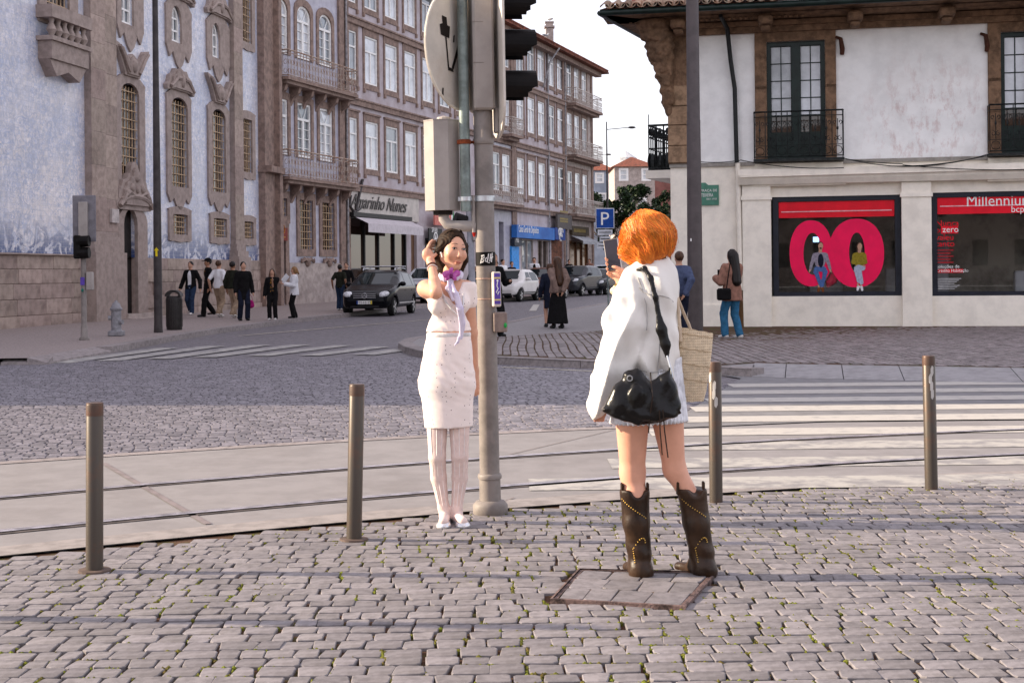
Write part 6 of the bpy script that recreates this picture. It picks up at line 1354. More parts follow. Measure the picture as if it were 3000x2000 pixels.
    if rails:
        for sg in (-1,1): m = MB(); m.tube([(.2,sg*.56,Hh-.02),(.15,sg*.56,Hh+.05),(-1.3,sg*.56,Hh+.04),(-1.4,sg*.56,Hh-.03)], .022, 6); m.build('roof_rail', m_rim, t)
        for xx_ in (.0,-.9): m = MB(); m.tube([(xx_,-.68,Hh+.12),(xx_,.68,Hh+.12)], .024, 6); [m.tube([(xx_,sg*.56,Hh+.02),(xx_,sg*.6,Hh+.13)], .03, 6) for sg in (-1,1)]; m.build('roof_bar', m_rim, t)
    return t
def paint(name, c, metal=.2): return mat(name, c, .14, metal if max(c) > .05 else 0, var=.04, scale=2, spec=.14)
hdg = (-.30, -1)
car(None, 'black hatchback with roof bars parked beside the posing woman', 1116, 921, (-.16,-1), paint('paint_black', (.006,.006,.009)), 'hatch', rails=True, plate='02-HJ-25', badge=True)
car(None, 'white car parked behind the black hatchback', 1262, 893, hdg, paint('paint_pale', (.55,.57,.60)), 'suv')
car(None, 'small rounded white car right of the signal pole', 1506, 882, (-.36,-1), paint('paint_white', (.66,.64,.62), 0), 'small')
car(None, 'copper brown car parked behind the small white car', 1590, 876, hdg, paint('paint_copper', (.17,.055,.025), .4), 'hatch', plate='88-IT-31')
car(None, 'silver and dark grey car right of the long-haired woman', 1690, 866, (-.42,-1), paint('paint_grey', (.07,.072,.08), .4), 'suv')
car(None, 'black saloon parked under the parking sign', 1752, 862, hdg, paint('paint_black2', (.014,.014,.018)), 'sedan')
car(None, 'pale blue-grey car farthest up the street', 1762, 838, hdg, paint('paint_sky', (.35,.40,.45)), 'suv')
# ------------------------------------------------------------------ people
m_skin = mat('skin', (.50,.30,.215), .5, var=.06, scale=9); m_skin2 = mat('skin_tan', (.36,.20,.13), .5, var=.06, scale=9)
m_hairb = mat('hair_black', (.018,.012,.010), .45, var=.3, scale=30, stretch=(1,1,.15)); m_hairbr = mat('hair_brown', (.085,.042,.022), .45, var=.3, scale=30, stretch=(1,1,.15)); m_hairbl = mat('hair_light', (.26,.15,.07), .5, var=.3, scale=30, stretch=(1,1,.15))
def cloth(name, c, sc=14, **k): return mat(name, c, .9, var=.12, scale=sc, bump=.25, bscale=30, bdist=.01, spec=.08, **k)
def ik(a, b, l1, l2, pole):
    a, b, pole = Vector(a), Vector(b), Vector(pole); d = b-a; L_ = min(d.length, (l1+l2)*.999); n = d.normalized(); x = (l1*l1-l2*l2+L_*L_)/(2*L_); h = math.sqrt(max(0, l1*l1-x*x)); p = (pole-n*pole.dot(n)).normalized(); return a+n*x+p*h
def wrinkle(S, amp, fx=26., fz=38.):
    return S.warp(lambda X, Y, Z: amp*np.sin(X*fx+1.7*np.sin(Z*fz*.31)+Y*9)*np.sin(Z*fz*.45+Y*fx*.8+1.2*np.sin(X*fx*.5)))
def person(lab, u, v, vt, face, top, bottom, hair, style='short', skin=None, stride=0.0, armL=None, armR=None, sleeve=1.0, hem=.86, flare=0., open_front=None, skirt=None, shoe=None, cap=None, D=None, lean=0., bag=None, res=.022, wide=1.0, group='people on the pavements'):
    """armL/armR: hand positions in body space; face: 0 looks at the viewer, 90 looks to the right of the picture"""
    skin = skin or m_skin; p = G(u, v, H) if D is None else at(u, v, D)
    if D is not None: p = Vector((p.x, D, zg(D)+H))
    t = thing('person', lab, 'person', p, R(face), group)
    hgt = (at(u, vt, p.y).z-p.z); k = hgt/1.74
    t.scale = (k*wide, k*wide, k)
    lo, hi = (-.62,-.62,-.03), (.62,.62,1.80)
    B = Soft(lo, hi, res)
    hl, hr = Vector((.09,0,.91)), Vector((-.09,0,.91)); fl, fr_ = Vector((.10,-stride,.085)), Vector((-.10,stride,.085+.06*(stride > .12)))
    kl, kr = ik(hl, fl, .43, .42, (0,-1,0)), ik(hr, fr_, .43, .42, (0,-1,0)); sl_, sr = Vector((.172,0,1.385)), Vector((-.172,0,1.385))
    wl, wr = Vector(armL or (.27,-.03,.86)), Vector((armR or (-.27,-.03,.86))); el, er = ik(sl_, wl, .29, .27, (.35,1,-.2)), ik(sr, wr, .29, .27, (-.35,1,-.2))
    def torso(S, g, k=.05):
        S.ell((0,0,.95), (.150+g,.105+g,.13+g), k); S.ell((0,0,1.10), (.132+g,.092+g,.15), k); S.ell((0,-.005,1.28), (.158+g,.108+g,.17+g), k); [S.cone((0,0,1.425),(sg*.155,0,1.385),.058+g*.7,.052+g*.8,.05) for sg in (-1,1)]; S.cone((0,0,1.4),(0,-.005,1.48),.075+g*.6,.058,.04)
    def legs(S, g, fl_=0., upto=0.):
        for h_, k_, f_ in ((hl,kl,fl),(hr,kr,fr_)):
            S.cone(h_, k_, .088+g, .058+g+fl_*.3, .03); e_ = k_.lerp(f_, 1-upto); S.cone(k_, e_, .058+g+fl_*.3, .042+g+fl_, .02)
    def arms(S, g, frac):
        for s_, e_, w_ in ((sl_,el,wl),(sr,er,wr)):
            S.cone(s_, e_ if frac > .5 else s_.lerp(e_, frac*2), .052+g, .042+g, .03)
            if frac > .5: S.cone(e_, e_.lerp(w_, (frac-.5)*2), .042+g, .036+g, .02)
    def feet(S, g):
        for f_ in (fl, fr_): S.cone(f_+Vector((0,.03,-.03)), f_+Vector((0,-.15,-.05)), .042+g, .034+g, .02, flat=(1,1,1.25)); S.cone(f_, f_+Vector((0,.02,-.04)), .04+g, .04+g, .02)
    torso(B, 0); legs(B, 0); arms(B, 0, 1); feet(B, -.004)
    for w_, e_ in ((wl,el),(wr,er)):
        d_ = (w_-e_).normalized(); B.cone(w_, w_+d_*.07, .03, .032, .02, flat=(1.3,1,1)); B.cone(w_+d_*.07, w_+d_*.15+Vector((0,-.015,0)), .026, .016, .02); B.cone(w_+d_*.03, w_+d_*.07+Vector((0,-.045,0)), .016, .012, .01)
    B.cone((0,-.005,1.44),(0,-.012,1.54),.055,.052,.02); B.ell((0,-.005,1.635), (.076,.095,.105), .02); B.ell((0,-.035,1.575), (.058,.066,.062), .03); B.cone((0,-.095,1.62),(0,-.116,1.592),.010,.016,.012)
    for sg in (-1,1): B.ell((sg*.078,.0,1.60),(.012,.022,.032),.01)
    B.mesh('body', skin, t)
    # clothes
    T = Soft(lo, hi, res); torso(T, .020+flare*.3); arms(T, .020+flare*.25, sleeve)
    if hem < .92: T.cone((0,0,1.05),(0,0,hem), .145+flare*.4, .160+flare, .05, flat=(1,1.3,1)) 
    T.plane((0,0,hem),(0,0,-1)); T.plane((0,0,1.475),(0,0,1)); wrinkle(T, .006)
    if open_front is not None: T.ell((0,-.2,1.15),(.085,.16,.42),.01,sub=True)
    T.mesh('jacket' if open_front is not None else 'top', top, t)
    if open_front is not None:
        I = Soft(lo, hi, res); torso(I, .008); I.plane((0,0,hem-.02),(0,0,-1)); I.plane((0,0,1.46),(0,0,1)); I.mesh('shirt', open_front, t)
    if skirt is not None:
        Sk = Soft(lo, hi, res); Sk.ell((0,0,.97),(.165,.125,.10),.03); Sk.cone((0,0,.95),(0,0,skirt),.155,.17+.10*(skirt < .3),.03,flat=(1,1.15,1)); Sk.plane((0,0,skirt),(0,0,-1)); wrinkle(Sk, .008, 40, 8); Sk.mesh('skirt', bottom, t)
    else:
        Q = Soft(lo, hi, res); Q.ell((0,0,.95),(.160,.115,.11),.04); legs(Q, .016, .018, .02); Q.plane((0,0,1.0),(0,0,1)); wrinkle(Q, .005); Q.mesh('trousers', bottom, t)
    Sh = Soft(lo, hi, res*.8); feet(Sh, .008); Sh.plane((0,0,.115),(0,0,1)); Sh.mesh('shoes', shoe or m_trim, t)
    Hh_ = Soft((-.3,-.3,1.0),(.3,.35,1.85),res*.7); Hh_.ell((0,.012,1.650), (.088,.102,.102), .01)
    if style in ('long','pony','bob'): Hh_.ell((0,.03,1.60),(.092,.095,.12),.03)
    if style == 'long': Hh_.cone((.05,.06,1.6),(.07,.075,1.30),.06,.055,.04); Hh_.cone((-.05,.06,1.6),(-.07,.075,1.30),.06,.055,.04); Hh_.cone((.085,-.01,1.58),(.09,-.03,1.36),.03,.03,.02); Hh_.cone((-.085,-.01,1.58),(-.09,-.03,1.36),.03,.03,.02)
    if style == 'vlong': Hh_.ell((0,.03,1.60),(.092,.095,.12),.03); Hh_.cone((.0,.06,1.6),(.0,.13,1.12),.095,.10,.04)
    if style == 'pony': Hh_.cone((0,.10,1.62),(0,.15,1.50),.035,.03,.02)
    Hh_.ell((0,-.11,1.585),(.068,.085,.088),.01,sub=True); wrinkle(Hh_, .004, 90, 20); Hh_.mesh('hair', hair, t)
    if cap is not None:
        C_ = Soft((-.2,-.3,1.6),(.2,.2,1.85),res*.6); C_.ell((0,.0,1.675),(.096,.112,.09),.01); C_.plane((0,0,1.665),(0,0,-1)); C_.cone((0,-.09,1.672),(0,-.16,1.665),.06,.05,.01,flat=(1,1,5)); C_.mesh('cap', cap, t)
    return t
CB = cloth('cloth_black', (.016,.015,.016)); CN = cloth('cloth_navy', (.022,.026,.045)); CW = mat('cloth_white', (.70,.70,.72), .9, var=.03, scale=14, bump=.25, bscale=30, bdist=.01, spec=.08); CK = cloth('cloth_khaki', (.34,.26,.19)); CO = cloth('cloth_olive', (.030,.032,.024)); CJ = cloth('denim', (.035,.055,.10)); CBJ = cloth('denim_bright', (.05,.16,.27)); CP = cloth('cloth_pinkbrown', (.30,.17,.13)); CS = cloth('cloth_shirtblue', (.09,.11,.18)); CBG = cloth('cloth_beige', (.24,.175,.15)); CWS = cloth('shoe_white', (.62,.60,.58)); CPB = cloth('patterned', (.03,.028,.03), col2=(.30,.16,.03), mixlo=.52, mixhi=.58)
person('man in open black jacket over white shirt walking past the church', 560, 922, 766, -12, CB, CJ, m_hairb, 'short', None, .16, sleeve=1, hem=.84, open_front=CW, shoe=CWS, flare=.03, armL=(.34,-.02,.88), armR=(-.34,-.06,.88))
person('man in black cap and black jacket turning left', 611, 928, 757, -65, CB, CB, m_hairb, 'short', m_skin2, .17, hem=.84, cap=CB, open_front=CPB)
person('man in white t-shirt and khaki trousers walking away', 642, 929, 763, 155, CW, CK, m_hairbr, 'short', None, .18, sleeve=.42, hem=.88, shoe=CWS, armL=(.26,.08,.9))
person('man in dark olive jacket and khaki trousers walking away', 683, 932, 766, 150, CO, CK, m_hairb, 'short', m_skin2, .17, hem=.90, flare=.04, shoe=CWS)
person('man in long dark coat standing with a pink bag', 714, 939, 767, 25, CB, CN, m_hairb, 'short', None, .05, hem=.62, flare=.03, armR=(-.26,-.1,.86))
person('woman in black with long dark hair standing near the kerb', 799, 938, 788, 0, CB, CB, m_hairbr, 'long', None, .0, hem=.68, open_front=CPB, flare=.03, armL=(.05,-.22,1.33), armR=(-.26,-.05,.86), shoe=CWS)
person('woman in white quilted jacket facing left by the kerb', 863, 932, 781, -78, CW, CB, m_hairbl, 'pony', None, .04, hem=.78, flare=.05, armL=(.14,-.30,1.15), armR=(-.14,-.34,1.18))
person('man in dark printed t-shirt seen from behind near the black car', 997, 909, 775, 168, CO, CJ, m_hairb, 'short', m_skin2, .09, sleeve=.42, hem=.86, armL=(.30,-.02,.92), armR=(-.28,.05,.92), shoe=CWS)
person('person in black with sunglasses facing the street', 1016, 903, 769, -10, CB, CB, m_hairbr, 'short', None, .05, hem=.8)
person('woman with long brown hair in grey sweater and long black skirt', 1634, 962, 752, 200, CBG, CB, m_hairbr, 'vlong', None, .03, hem=.86, flare=.05, armL=(.10,.20,.92), armR=(-.08,.20,.93), skirt=.12)
person('woman in navy coat and short skirt beside the long-haired woman', 1612, 958, 772, 190, CN, CN, m_hairbr, 'bob', None, .05, hem=.74, flare=.02, skirt=.52)
person('person in black standing hidden behind the signal pole', 1448, 986, 742, 35, CB, CB, m_hairb, 'short', None, .08, hem=.8, flare=.04, armL=(.22,-.25,1.15))
person('police officer with white helmet behind the posing woman', 1391, 905, 775, 30, CB, CB, m_hairb, 'short', None, .02, hem=.8, flare=.04, cap=CWS)
person('man in blue shirt with hands behind his back by the mast', 1992, 1003, 737, 190, CS, CN, m_hairbr, 'short', None, .04, hem=.88, flare=.03, armL=(.12,.22,.98), armR=(-.05,.2,.95))
pw = person('woman in pinkish brown jacket and blue jeans looking at her phone', 2146, 992, 731, 212, CP, CBJ, m_hairb, 'vlong', None, .10, hem=.74, flare=.07, armL=(.16,-.28,1.18), armR=(-.12,-.32,1.18), shoe=CWS, res=.016)
for i, (u, vt, D_, c_, lab) in enumerate(((1474,759,64,CW,'man in white shirt behind the small white car'),(1456,766,66,CB,'dark-haired person left of the man in white shirt'),(1500,766,66,CN,'person with brown hair before the bright blue panel'),(1566,754,68,CW,'man in white shirt and dark vest before the bank door'),(1668,760,88,CB,'person in dark clothes under the shop awning'),(1728,758,92,CP,'person passing the corner house far up the street'))):
    person(lab, u, 850, vt, (40,-20,30,0,20,-30)[i], c_, CN, (m_hairb,m_hairb,m_hairbr,m_hairb,m_hairb,m_hairbr)[i], 'short', None, .04, D=D_, res=.03, hem=.85, open_front=(None,None,None,CB,None,None)[i])
# things carried
def bag_at(name, lab, cat, u, v, D, size, mm, strap=None):
    c = at(u, v, D); t = thing(name, lab, cat, c); w_, d_, h = size
    S = Soft((-w_,-d_-.05,-h),(w_,d_+.05,h),.012); S.ell((0,0,0),(w_*.8,d_,h*.75),.01); S.ell((0,0,-h*.3),(w_*.88,d_*1.05,h*.5),.03); S.mesh('pouch', mm, t)
    m = MB(); m.tube([(-w_*.5,0,h*.5),(-w_*.35,0,h*1.3),(0,0,h*1.7),(w_*.35,0,h*1.3),(w_*.5,0,h*.5)], .008, 6); m.build('handle', mm, t); return t
bag_at('carrier_bag', 'small pink bag hanging from the hand of the man in the dark coat', 'bag', 733, 890, G(714,939,H).y+.15, (.14,.06,.16), cloth('bag_pink', (.42,.03,.20)))
c = at(2121, 862, G(2146,992,H).y-.28); t = thing('shoulder_bag', 'small black bag at the hip of the woman in the pinkish brown jacket', 'bag', c); m = MB(); m.bbox(-.14,.14,-.05,.05,-.12,.12,.03); m.build('pouch', CB, t); m = MB(); m.tube([(.05,0,.1),(.09,-.02,.4),(.14,.02,.66),(.16,.1,.75)], .012, 6); m.build('strap', CB, t)
c = at(2107, 800, G(2146,992,H).y+.12); t = thing('mobile_phone', 'phone in the hands of the woman in the pinkish brown jacket', 'phone', c); m = MB(); m.bbox(-.035,.035,-.006,.006,-.07,.07,.004); m.build('case', m_blackp, t)
c = at(836, 815, G(863,932,H).y-.05); t = thing('leaflet', 'white paper held by the woman in the white quilted jacket', 'paper', c); m = MB(); m.bbox(-.09,.09,-.004,.004,-.12,.12,.002); m.build('sheet', CW, t); t.rotation_euler = (.3,.6,.9)
# printed figures sitting in the zeros of the bank window (flat prints on board)
def print_fig(lab, u, v_seat, h_px, topm, botm, hairm, hairst, shoem, dy):
    a, z = BK.uv(u, v_seat); sc = h_px*33/F/1.30; t = link('seated_figure_print', None, dz); t['label'] = lab; t.location = (a, dy, z); t.scale = (sc, sc*.02, sc)
    def part(nm, mm, fn, cut=None):
        S = Soft((-.5,-.5,-.75),(.5,.5,.95),.02); fn(S)
        if cut: S.plane(*cut)
        wrinkle(S, .004); S.mesh(nm, mm, t)
    male = hairst == 'short'
    def body(S):
        S.ell((.02,-.05,.72),(.075,.09,.11),.02); S.cone((0,0,.48),(.015,-.02,.62),.05,.05,.02)
        for x in (-1,1): S.cone((x*.30 if male else x*.08,-.1,-.02 if male else .1),(x*.33 if male else x*.1+.08,-.12,-.08 if male else .08),.03,.025,.02)
        S.ell((0,0,.2),(.12,.08,.25),.03); S.cone((-.05,-.1,-.5),(-.05,-.12,-.6),.03,.03,.02); S.cone((.05,-.1,-.5),(.05,-.12,-.6),.03,.03,.02)
    part('printed_skin', m_skin, body)
    def top(S):
        S.ell((0,0,.28),(.17,.1,.25),.04); S.cone((-.13,0,.45),(.13,0,.45),.07,.07,.04)
        for x in (-1,1):
            if male: S.chain([(x*.17,0,.44),(x*.25,-.02,.2),(x*.30,-.08,.0)],[.065,.05,.04],.03)
            else: S.chain([(x*.16,0,.42),(x*.20,-.05,.2),(-x*.03+.05,-.14,.13)],[.06,.05,.04],.03)
    part('printed_top', topm, top)
    if male: part('printed_shirt', CN, lambda S: S.ell((.02,-.12,.27),(.09,.05,.22),.02))
    def leg(S):
        S.ell((0,0,.02),(.16,.1,.09),.03)
        if male: S.chain([(-.1,-.02,0),(-.13,-.2,-.08),(.02,-.12,-.50)],[.085,.07,.05],.03); S.chain([(.1,-.02,0),(.15,-.2,-.08),(.06,-.13,-.50)],[.085,.07,.05],.03)
        else: S.chain([(-.08,0,0),(-.10,-.2,-.05),(-.02,-.12,-.40)],[.085,.07,.06],.03); S.chain([(.1,0,.02),(-.02,-.25,.04),(.06,-.16,-.45)],[.085,.075,.065],.03)
    part('printed_trousers', botm, leg)
    part('printed_hair', hairm, lambda S: (S.ell((.01,.0,.77),(.085,.1,.085),.01), (S.cone((.05,.02,.74),(.10,.03,.52),.05,.03,.03), S.cone((-.05,.02,.74),(-.06,.03,.56),.035,.02,.03)) if not male else S.ell((.02,-.12,.65),(.045,.03,.03),.01)))
    part('printed_shoes', shoem, lambda S: (S.cone((-.04,-.1,-.58),(-.06,-.25,-.68),.045,.04,.02), S.cone((.06,-.1,-.58),(.08,-.25,-.68),.045,.04,.02)))
print_fig('print of a seated man in grey jacket and jeans', 2403, 789, 122, cloth('print_grey_cloth', (.30,.27,.32)), cloth('print_denim', (.10,.17,.36)), m_hairb, 'short', cloth('print_brown', (.20,.08,.03)), .052)
print_fig('print of a seated woman in mustard top and pale jeans', 2518, 787, 116, cloth('print_mustard', (.30,.24,.04)), cloth('print_pale', (.42,.46,.56)), m_hairbr, 'long', CW, .046)
# ------------------------------------------------------------------ the two women in front
def toned(name, col, rough, sss=.0):
    m = mat(name, col, rough, var=.03, scale=12, spec=.35); t = m.node_tree; N = t.nodes; L = t.links; b = N['Principled BSDF']; src = b.inputs['Base Color'].links[0].from_socket
    ca = N.new('ShaderNodeVertexColor'); ca.layer_name = 'tone'; q = N.new('ShaderNodeMix'); q.data_type = 'RGBA'; q.blend_type = 'MULTIPLY'; q.inputs[0].default_value = 1; L.new(src, q.inputs[6]); L.new(ca.outputs[0], q.inputs[7]); L.new(q.outputs[2], b.inputs['Base Color'])
    b.inputs['Subsurface Weight'].default_value = sss; b.inputs['Subsurface Radius'].default_value = (.012,.005,.003); return m
def finger(S, base, tip, bend, r=.0085, k=.004):
    a, b, n = Vector(base), Vector(tip), Vector(bend); m1 = a.lerp(b, .42)+n*.55; m2 = a.lerp(b, .76)+n*.6
    S.chain([a, m1, m2, b], [r*1.05, r*.98, r*.9, r*.75], k)
def dotted():
    m = mat('dotted_knit', (.82,.735,.70), .8, var=.025, scale=9, bump=.25, bscale=25, bdist=.006, sheen=.2); t = m.node_tree; N = t.nodes; L = t.links; b = N['Principled BSDF']; src = b.inputs['Base Color'].links[0].from_socket
    tc = N.new('ShaderNodeTexCoord'); vo = N.new('ShaderNodeTexVoronoi'); vo.inputs['Scale'].default_value = 38; vo.inputs['Randomness'].default_value = .35; L.new(tc.outputs['Object'], vo.inputs['Vector'])
    r_ = N.new('ShaderNodeMapRange'); r_.inputs['From Min'].default_value = .095; r_.inputs['From Max'].default_value = .13; r_.inputs['To Min'].default_value = 1; r_.inputs['To Max'].default_value = 0; L.new(vo.outputs['Distance'], r_.inputs['Value'])
    q = N.new('ShaderNodeMix'); q.data_type = 'RGBA'; q.inputs[7].default_value = (.10,.05,.05,1); L.new(r_.outputs[0], q.inputs[0]); L.new(src, q.inputs[6]); L.new(q.outputs[2], b.inputs['Base Color']); return m
m_knit = dotted(); m_trimb = cloth('grey_blue_trim', (.66,.65,.65)); m_tights = mat('sheer_tights', (.70,.57,.53), .6, var=.04, scale=30); m_seam = mat('tights_seam', (.80,.74,.72), .7); m_silver = mat('silver_leather', (.68,.68,.70), .28, metal=.7, var=.1, scale=20); m_scarf = mat('lilac_scarf', (.66,.62,.74), .8, col2=(.52,.47,.64), scale=26, mixlo=.5, mixhi=.62, bump=.4, bscale=60, bdist=.004)
def lash(m, pts, r): m.tube(pts, r, 5)
# ---- woman in the pale dress
p0 = G(1325, 1536); W1 = thing('person', 'woman in pale dotted dress with lilac scarf holding back her dark hair', 'person', p0)
def L1(u, v, dy=0.): return at(u, v, p0.y+dy)-p0
HC_ = L1(1326, 733, -.02); RH = Matrix.Rotation(R(27), 3, 'Z') @ Matrix.Rotation(R(2), 3, 'X') @ Matrix.Rotation(R(5), 3, 'Y')
hp = lambda x, y, z: HC_ + RH @ Vector((x, y, z))
S = Soft((-.29,-.42,-.01),(.21,.20,1.76),.0058)
sL1, sR1 = L1(1247,846,-.02), L1(1370,842,.03); eL, wL = L1(1277,857,-.27), L1(1265,776,-.10); eR, wR = L1(1383,975,.08), L1(1391,1085,.15)
def torso1(S, g, k=.035):
    S.ell(L1(1314,868,.01), (.118+g,.078+g,.105+g), k); S.cone(sL1+Vector((.03,0,-.005)), sR1-Vector((.03,0,.005)), .046+g, .046+g, k); S.ell(L1(1285,893,-.062), (.056+g,.050+g,.054+g), .03); S.ell(L1(1346,890,-.050), (.056+g,.050+g,.054+g), .03)
    S.ell(L1(1315,972,.0), (.121+g,.082+g,.13), .05); S.ell(L1(1313,1025,.0), (.133+g,.090+g,.10), .05); S.ell(L1(1311,1075,.005), (.140+g,.098+g,.12), .05); S.ell(L1(1310,1125,.02), (.146+g,.106+g,.10), .05)
LEG1 = [[L1(1280,1130),L1(1281,1338,-.02),L1(1285,1398,.008),L1(1300,1488,.02)], [L1(1344,1130),L1(1347,1335,-.02),L1(1347,1398,.008),L1(1338,1492,.02)]]; LR1 = [.072,.046,.043,.0285]
torso1(S, 0); 
for lg in LEG1: S.chain(lg, LR1, .012)
F1 = [(L1(1304,1512,.03), L1(1299,1533,-.16)), (L1(1340,1516,.03), L1(1356,1533,-.15))]
for i, (a, b) in enumerate(F1): S.cone(LEG1[i][3], a, .029, .027, .02); S.cone(a, b+Vector((0,0,.01)), .030, .026, .02)
S.cone(L1(1320,840,.02), L1(1322,790,.0), .050, .046, .025)
S.cone(sL1, eL, .041, .034, .03); S.chain([eL, eL.lerp(wL,.35), wL], [.034,.032,.021], .015); S.ell(sL1, (.046,.048,.045), .03)
S.cone(sR1, eR, .040, .031, .02); S.chain([eR, wR], [.031,.021], .015); S.cone(wR, wR+Vector((.0,.0,-.07)), .024, .026, .015)
# head and face
S.ell(hp(0,.018,.028), (.070,.088,.084), .01, RH); S.ell(hp(0,-.022,-.015), (.063,.072,.086), .02, RH); S.ell(hp(0,-.062,-.092), (.024,.024,.020), .022, RH)
for sg in (-1,1):
    S.cone(hp(sg*.050,.0,-.050), hp(sg*.016,-.056,-.092), .022, .016, .018); S.ell(hp(sg*.037,-.060,-.028), (.025,.022,.024), .018, RH); S.ell(hp(sg*.071,.012,-.012), (.010,.022,.030), .008, RH)
    S.ell(hp(sg*.031,-.099,.010), (.018,.011,.009), .012, RH, sub=True); S.ell(hp(sg*.0105,-.097,-.036), (.0075,.008,.0065), .006, RH)
S.cone(hp(0,-.086,.012), hp(0,-.105,-.030), .0075, .0105, .010); S.ell(hp(0,-.091,-.0635), (.022,.0085,.0055), .005, RH); S.ell(hp(0,-.088,-.0735), (.018,.010,.0065), .005, RH)
# raised hand with five fingers closing on the hair
pc = L1(1254,748,-.045); S.ell(wL.lerp(pc,.35), (.026,.022,.03), .015); S.ell(pc, (.034,.020,.042), .015, Matrix.Rotation(R(-20),3,'Y'))
for i, (du, dv) in enumerate(((0,0),(-6,8),(-11,17),(-14,27))):
    b0 = L1(1256+du*.9, 722+dv, -.04-.004*i); finger(S, b0, L1(1276+du*.3, 706+dv*.9, .015), Vector((-.012,-.012,.016)), .0088)
finger(S, L1(1262,758,-.055), L1(1281,742,-.04), Vector((.004,-.01,.004)), .010)
for i in range(4):
    b0 = wR+Vector((-.022+.014*i, -.004, -.075)); finger(S, b0, b0+Vector((0,-.012,-.075+.008*abs(i-1.5))), Vector((0,-.008,0)), .008)
finger(S, wR+Vector((-.02,-.012,-.03)), wR+Vector((-.032,-.035,-.085)), Vector((0,-.006,0)), .009)
def tone1(V):
    c = np.ones((len(V),4)); hd_ = (V-np.array(HC_)) @ np.array(RH)
    def blob(x, y, z, sx, sy, sz): return np.exp(-(((hd_[:,0]-x)/sx)**2+((hd_[:,1]-y)/sy)**2+((hd_[:,2]-z)/sz)**2))
    lip = np.clip(blob(0,-.094,-.0685,.024,.02,.0085)*1.3, 0, 1)[:,None]; c[:,:3] = c[:,:3]*(1-lip)+np.array([.80,.46,.46])*lip
    for sg in (-1,1):
        ch = (blob(sg*.04,-.07,-.03,.022,.03,.020)*.5)[:,None]; c[:,:3] = c[:,:3]*(1-ch)+np.array([1.0,.80,.78])*ch
        ey = np.clip(blob(sg*.031,-.088,.012,.020,.02,.009)*.75,0,1)[:,None]; c[:,:3] = c[:,:3]*(1-ey)+np.array([.66,.52,.5])*ey
    return c
m_face = toned('fair_skin', (.64,.37,.26), .45, .0)
S.mesh('body', m_face, W1, colfn=tone1)
# eyes, lashes, brows
for sg in (-1,1):
    m = MB(); m.ball((0,0,0), (.0125,.006,.0048), 12, 8); e = m.build('eye', mat('eye_white', (.62,.58,.56), .2), W1, smooth=True); e.location = hp(sg*.030,-.0845,.0085); e.rotation_euler = RH.to_euler()
    m = MB(); m.ball((0,-.0035,0), (.0054,.004,.0050), 10, 6); m.build('iris', mat('iris_dark', (.015,.008,.006), .1), e, smooth=True)
    m = MB(); lash(m, [hp(sg*x, -.0915+.14*abs(abs(x)-.03), .0085+z) for x, z in ((.015,.0015),(.022,.0052),(.030,.0062),(.038,.005),(.0455,.0012))], .0019); m.build('lashes', m_hairb, W1)
    m = MB(); m.tube([hp(sg*x, y, z) for x, y, z in ((.013,-.0945,.0335),(.024,-.0945,.0365),(.036,-.088,.0370),(.047,-.076,.0310))], [.0014,.0021,.0019,.0010], 5); m.build('eyebrow', mat('brow', (.05,.03,.022), .7), W1)
m = MB(); m.tube([hp(x, -.0985+.9*x*x*22, -.0685+.0*abs(x)+4*x*x) for x in (-.02,-.012,-.004,.004,.012,.02)], .0012, 4); m.build('mouth_line', mat('mouth_dark', (.16,.05,.045), .6), W1)
# hair
m_hm = mat('hair_dark', (.030,.018,.012), .62, spec=.12, var=.4, scale=60, col2=(.075,.042,.022), stretch=(1,1,.12), mixlo=.45, mixhi=.7)
Hs = Soft((-.24,-.24,1.25),(.2,.26,1.78),.005); Hs.ell(hp(0,.022,.034), (.079,.098,.090), .01, RH); Hs.ell(hp(0,.05,-.02), (.078,.070,.10), .03, RH); Hs.chain([hp(.0,.075,-.04), hp(.01,.085,-.12), hp(.02,.08,-.17)], [.06,.052,.035], .03)
Hs.chain([hp(.068,-.012,.03), hp(.078,.0,-.05), hp(.070,.025,-.12)], [.022,.022,.018], .015); Hs.chain([hp(-.064,-.012,.035), hp(-.076,.012,-.005), hp(-.074,.045,-.04)], [.020,.020,.024], .02)
Hs.ell(hp(0,-.108,-.004), (.061,.084,.108), .006, RH, sub=True); Hs.cone(hp(0,-.105,.060), hp(0,-.088,.104), .034, .008, .012, sub=True)
Hs.warp(lambda X, Y, Z: .0018*np.sin((X-HC_.x)*330+(Y)*210+12*np.sin(Z*30))); Hs.mesh('hair', m_hm, W1)
hs = MB(); rh = random.Random(2)
for k in range(90):
    a = rh.uniform(-1.5,1.5); y0 = -.06+.05*abs(a); P = [hp(.012*math.copysign(1,a), -.045, .119)]
    sg = math.copysign(1, a); 
    for q in (.25,.5,.75,1.):
        th = q*(1.35+.2*rh.random()); P.append(hp(sg*(.081*math.sin(th)+.002), -.05+(.06+.1*rh.random())*q, .032+.092*math.cos(th)-.03*q*q))
    hs.tube(P, .0007, 3, cap=False)
hs.build('hair_strands', mat('strand_brown', (.06,.035,.02), .5), W1, kind='stuff')
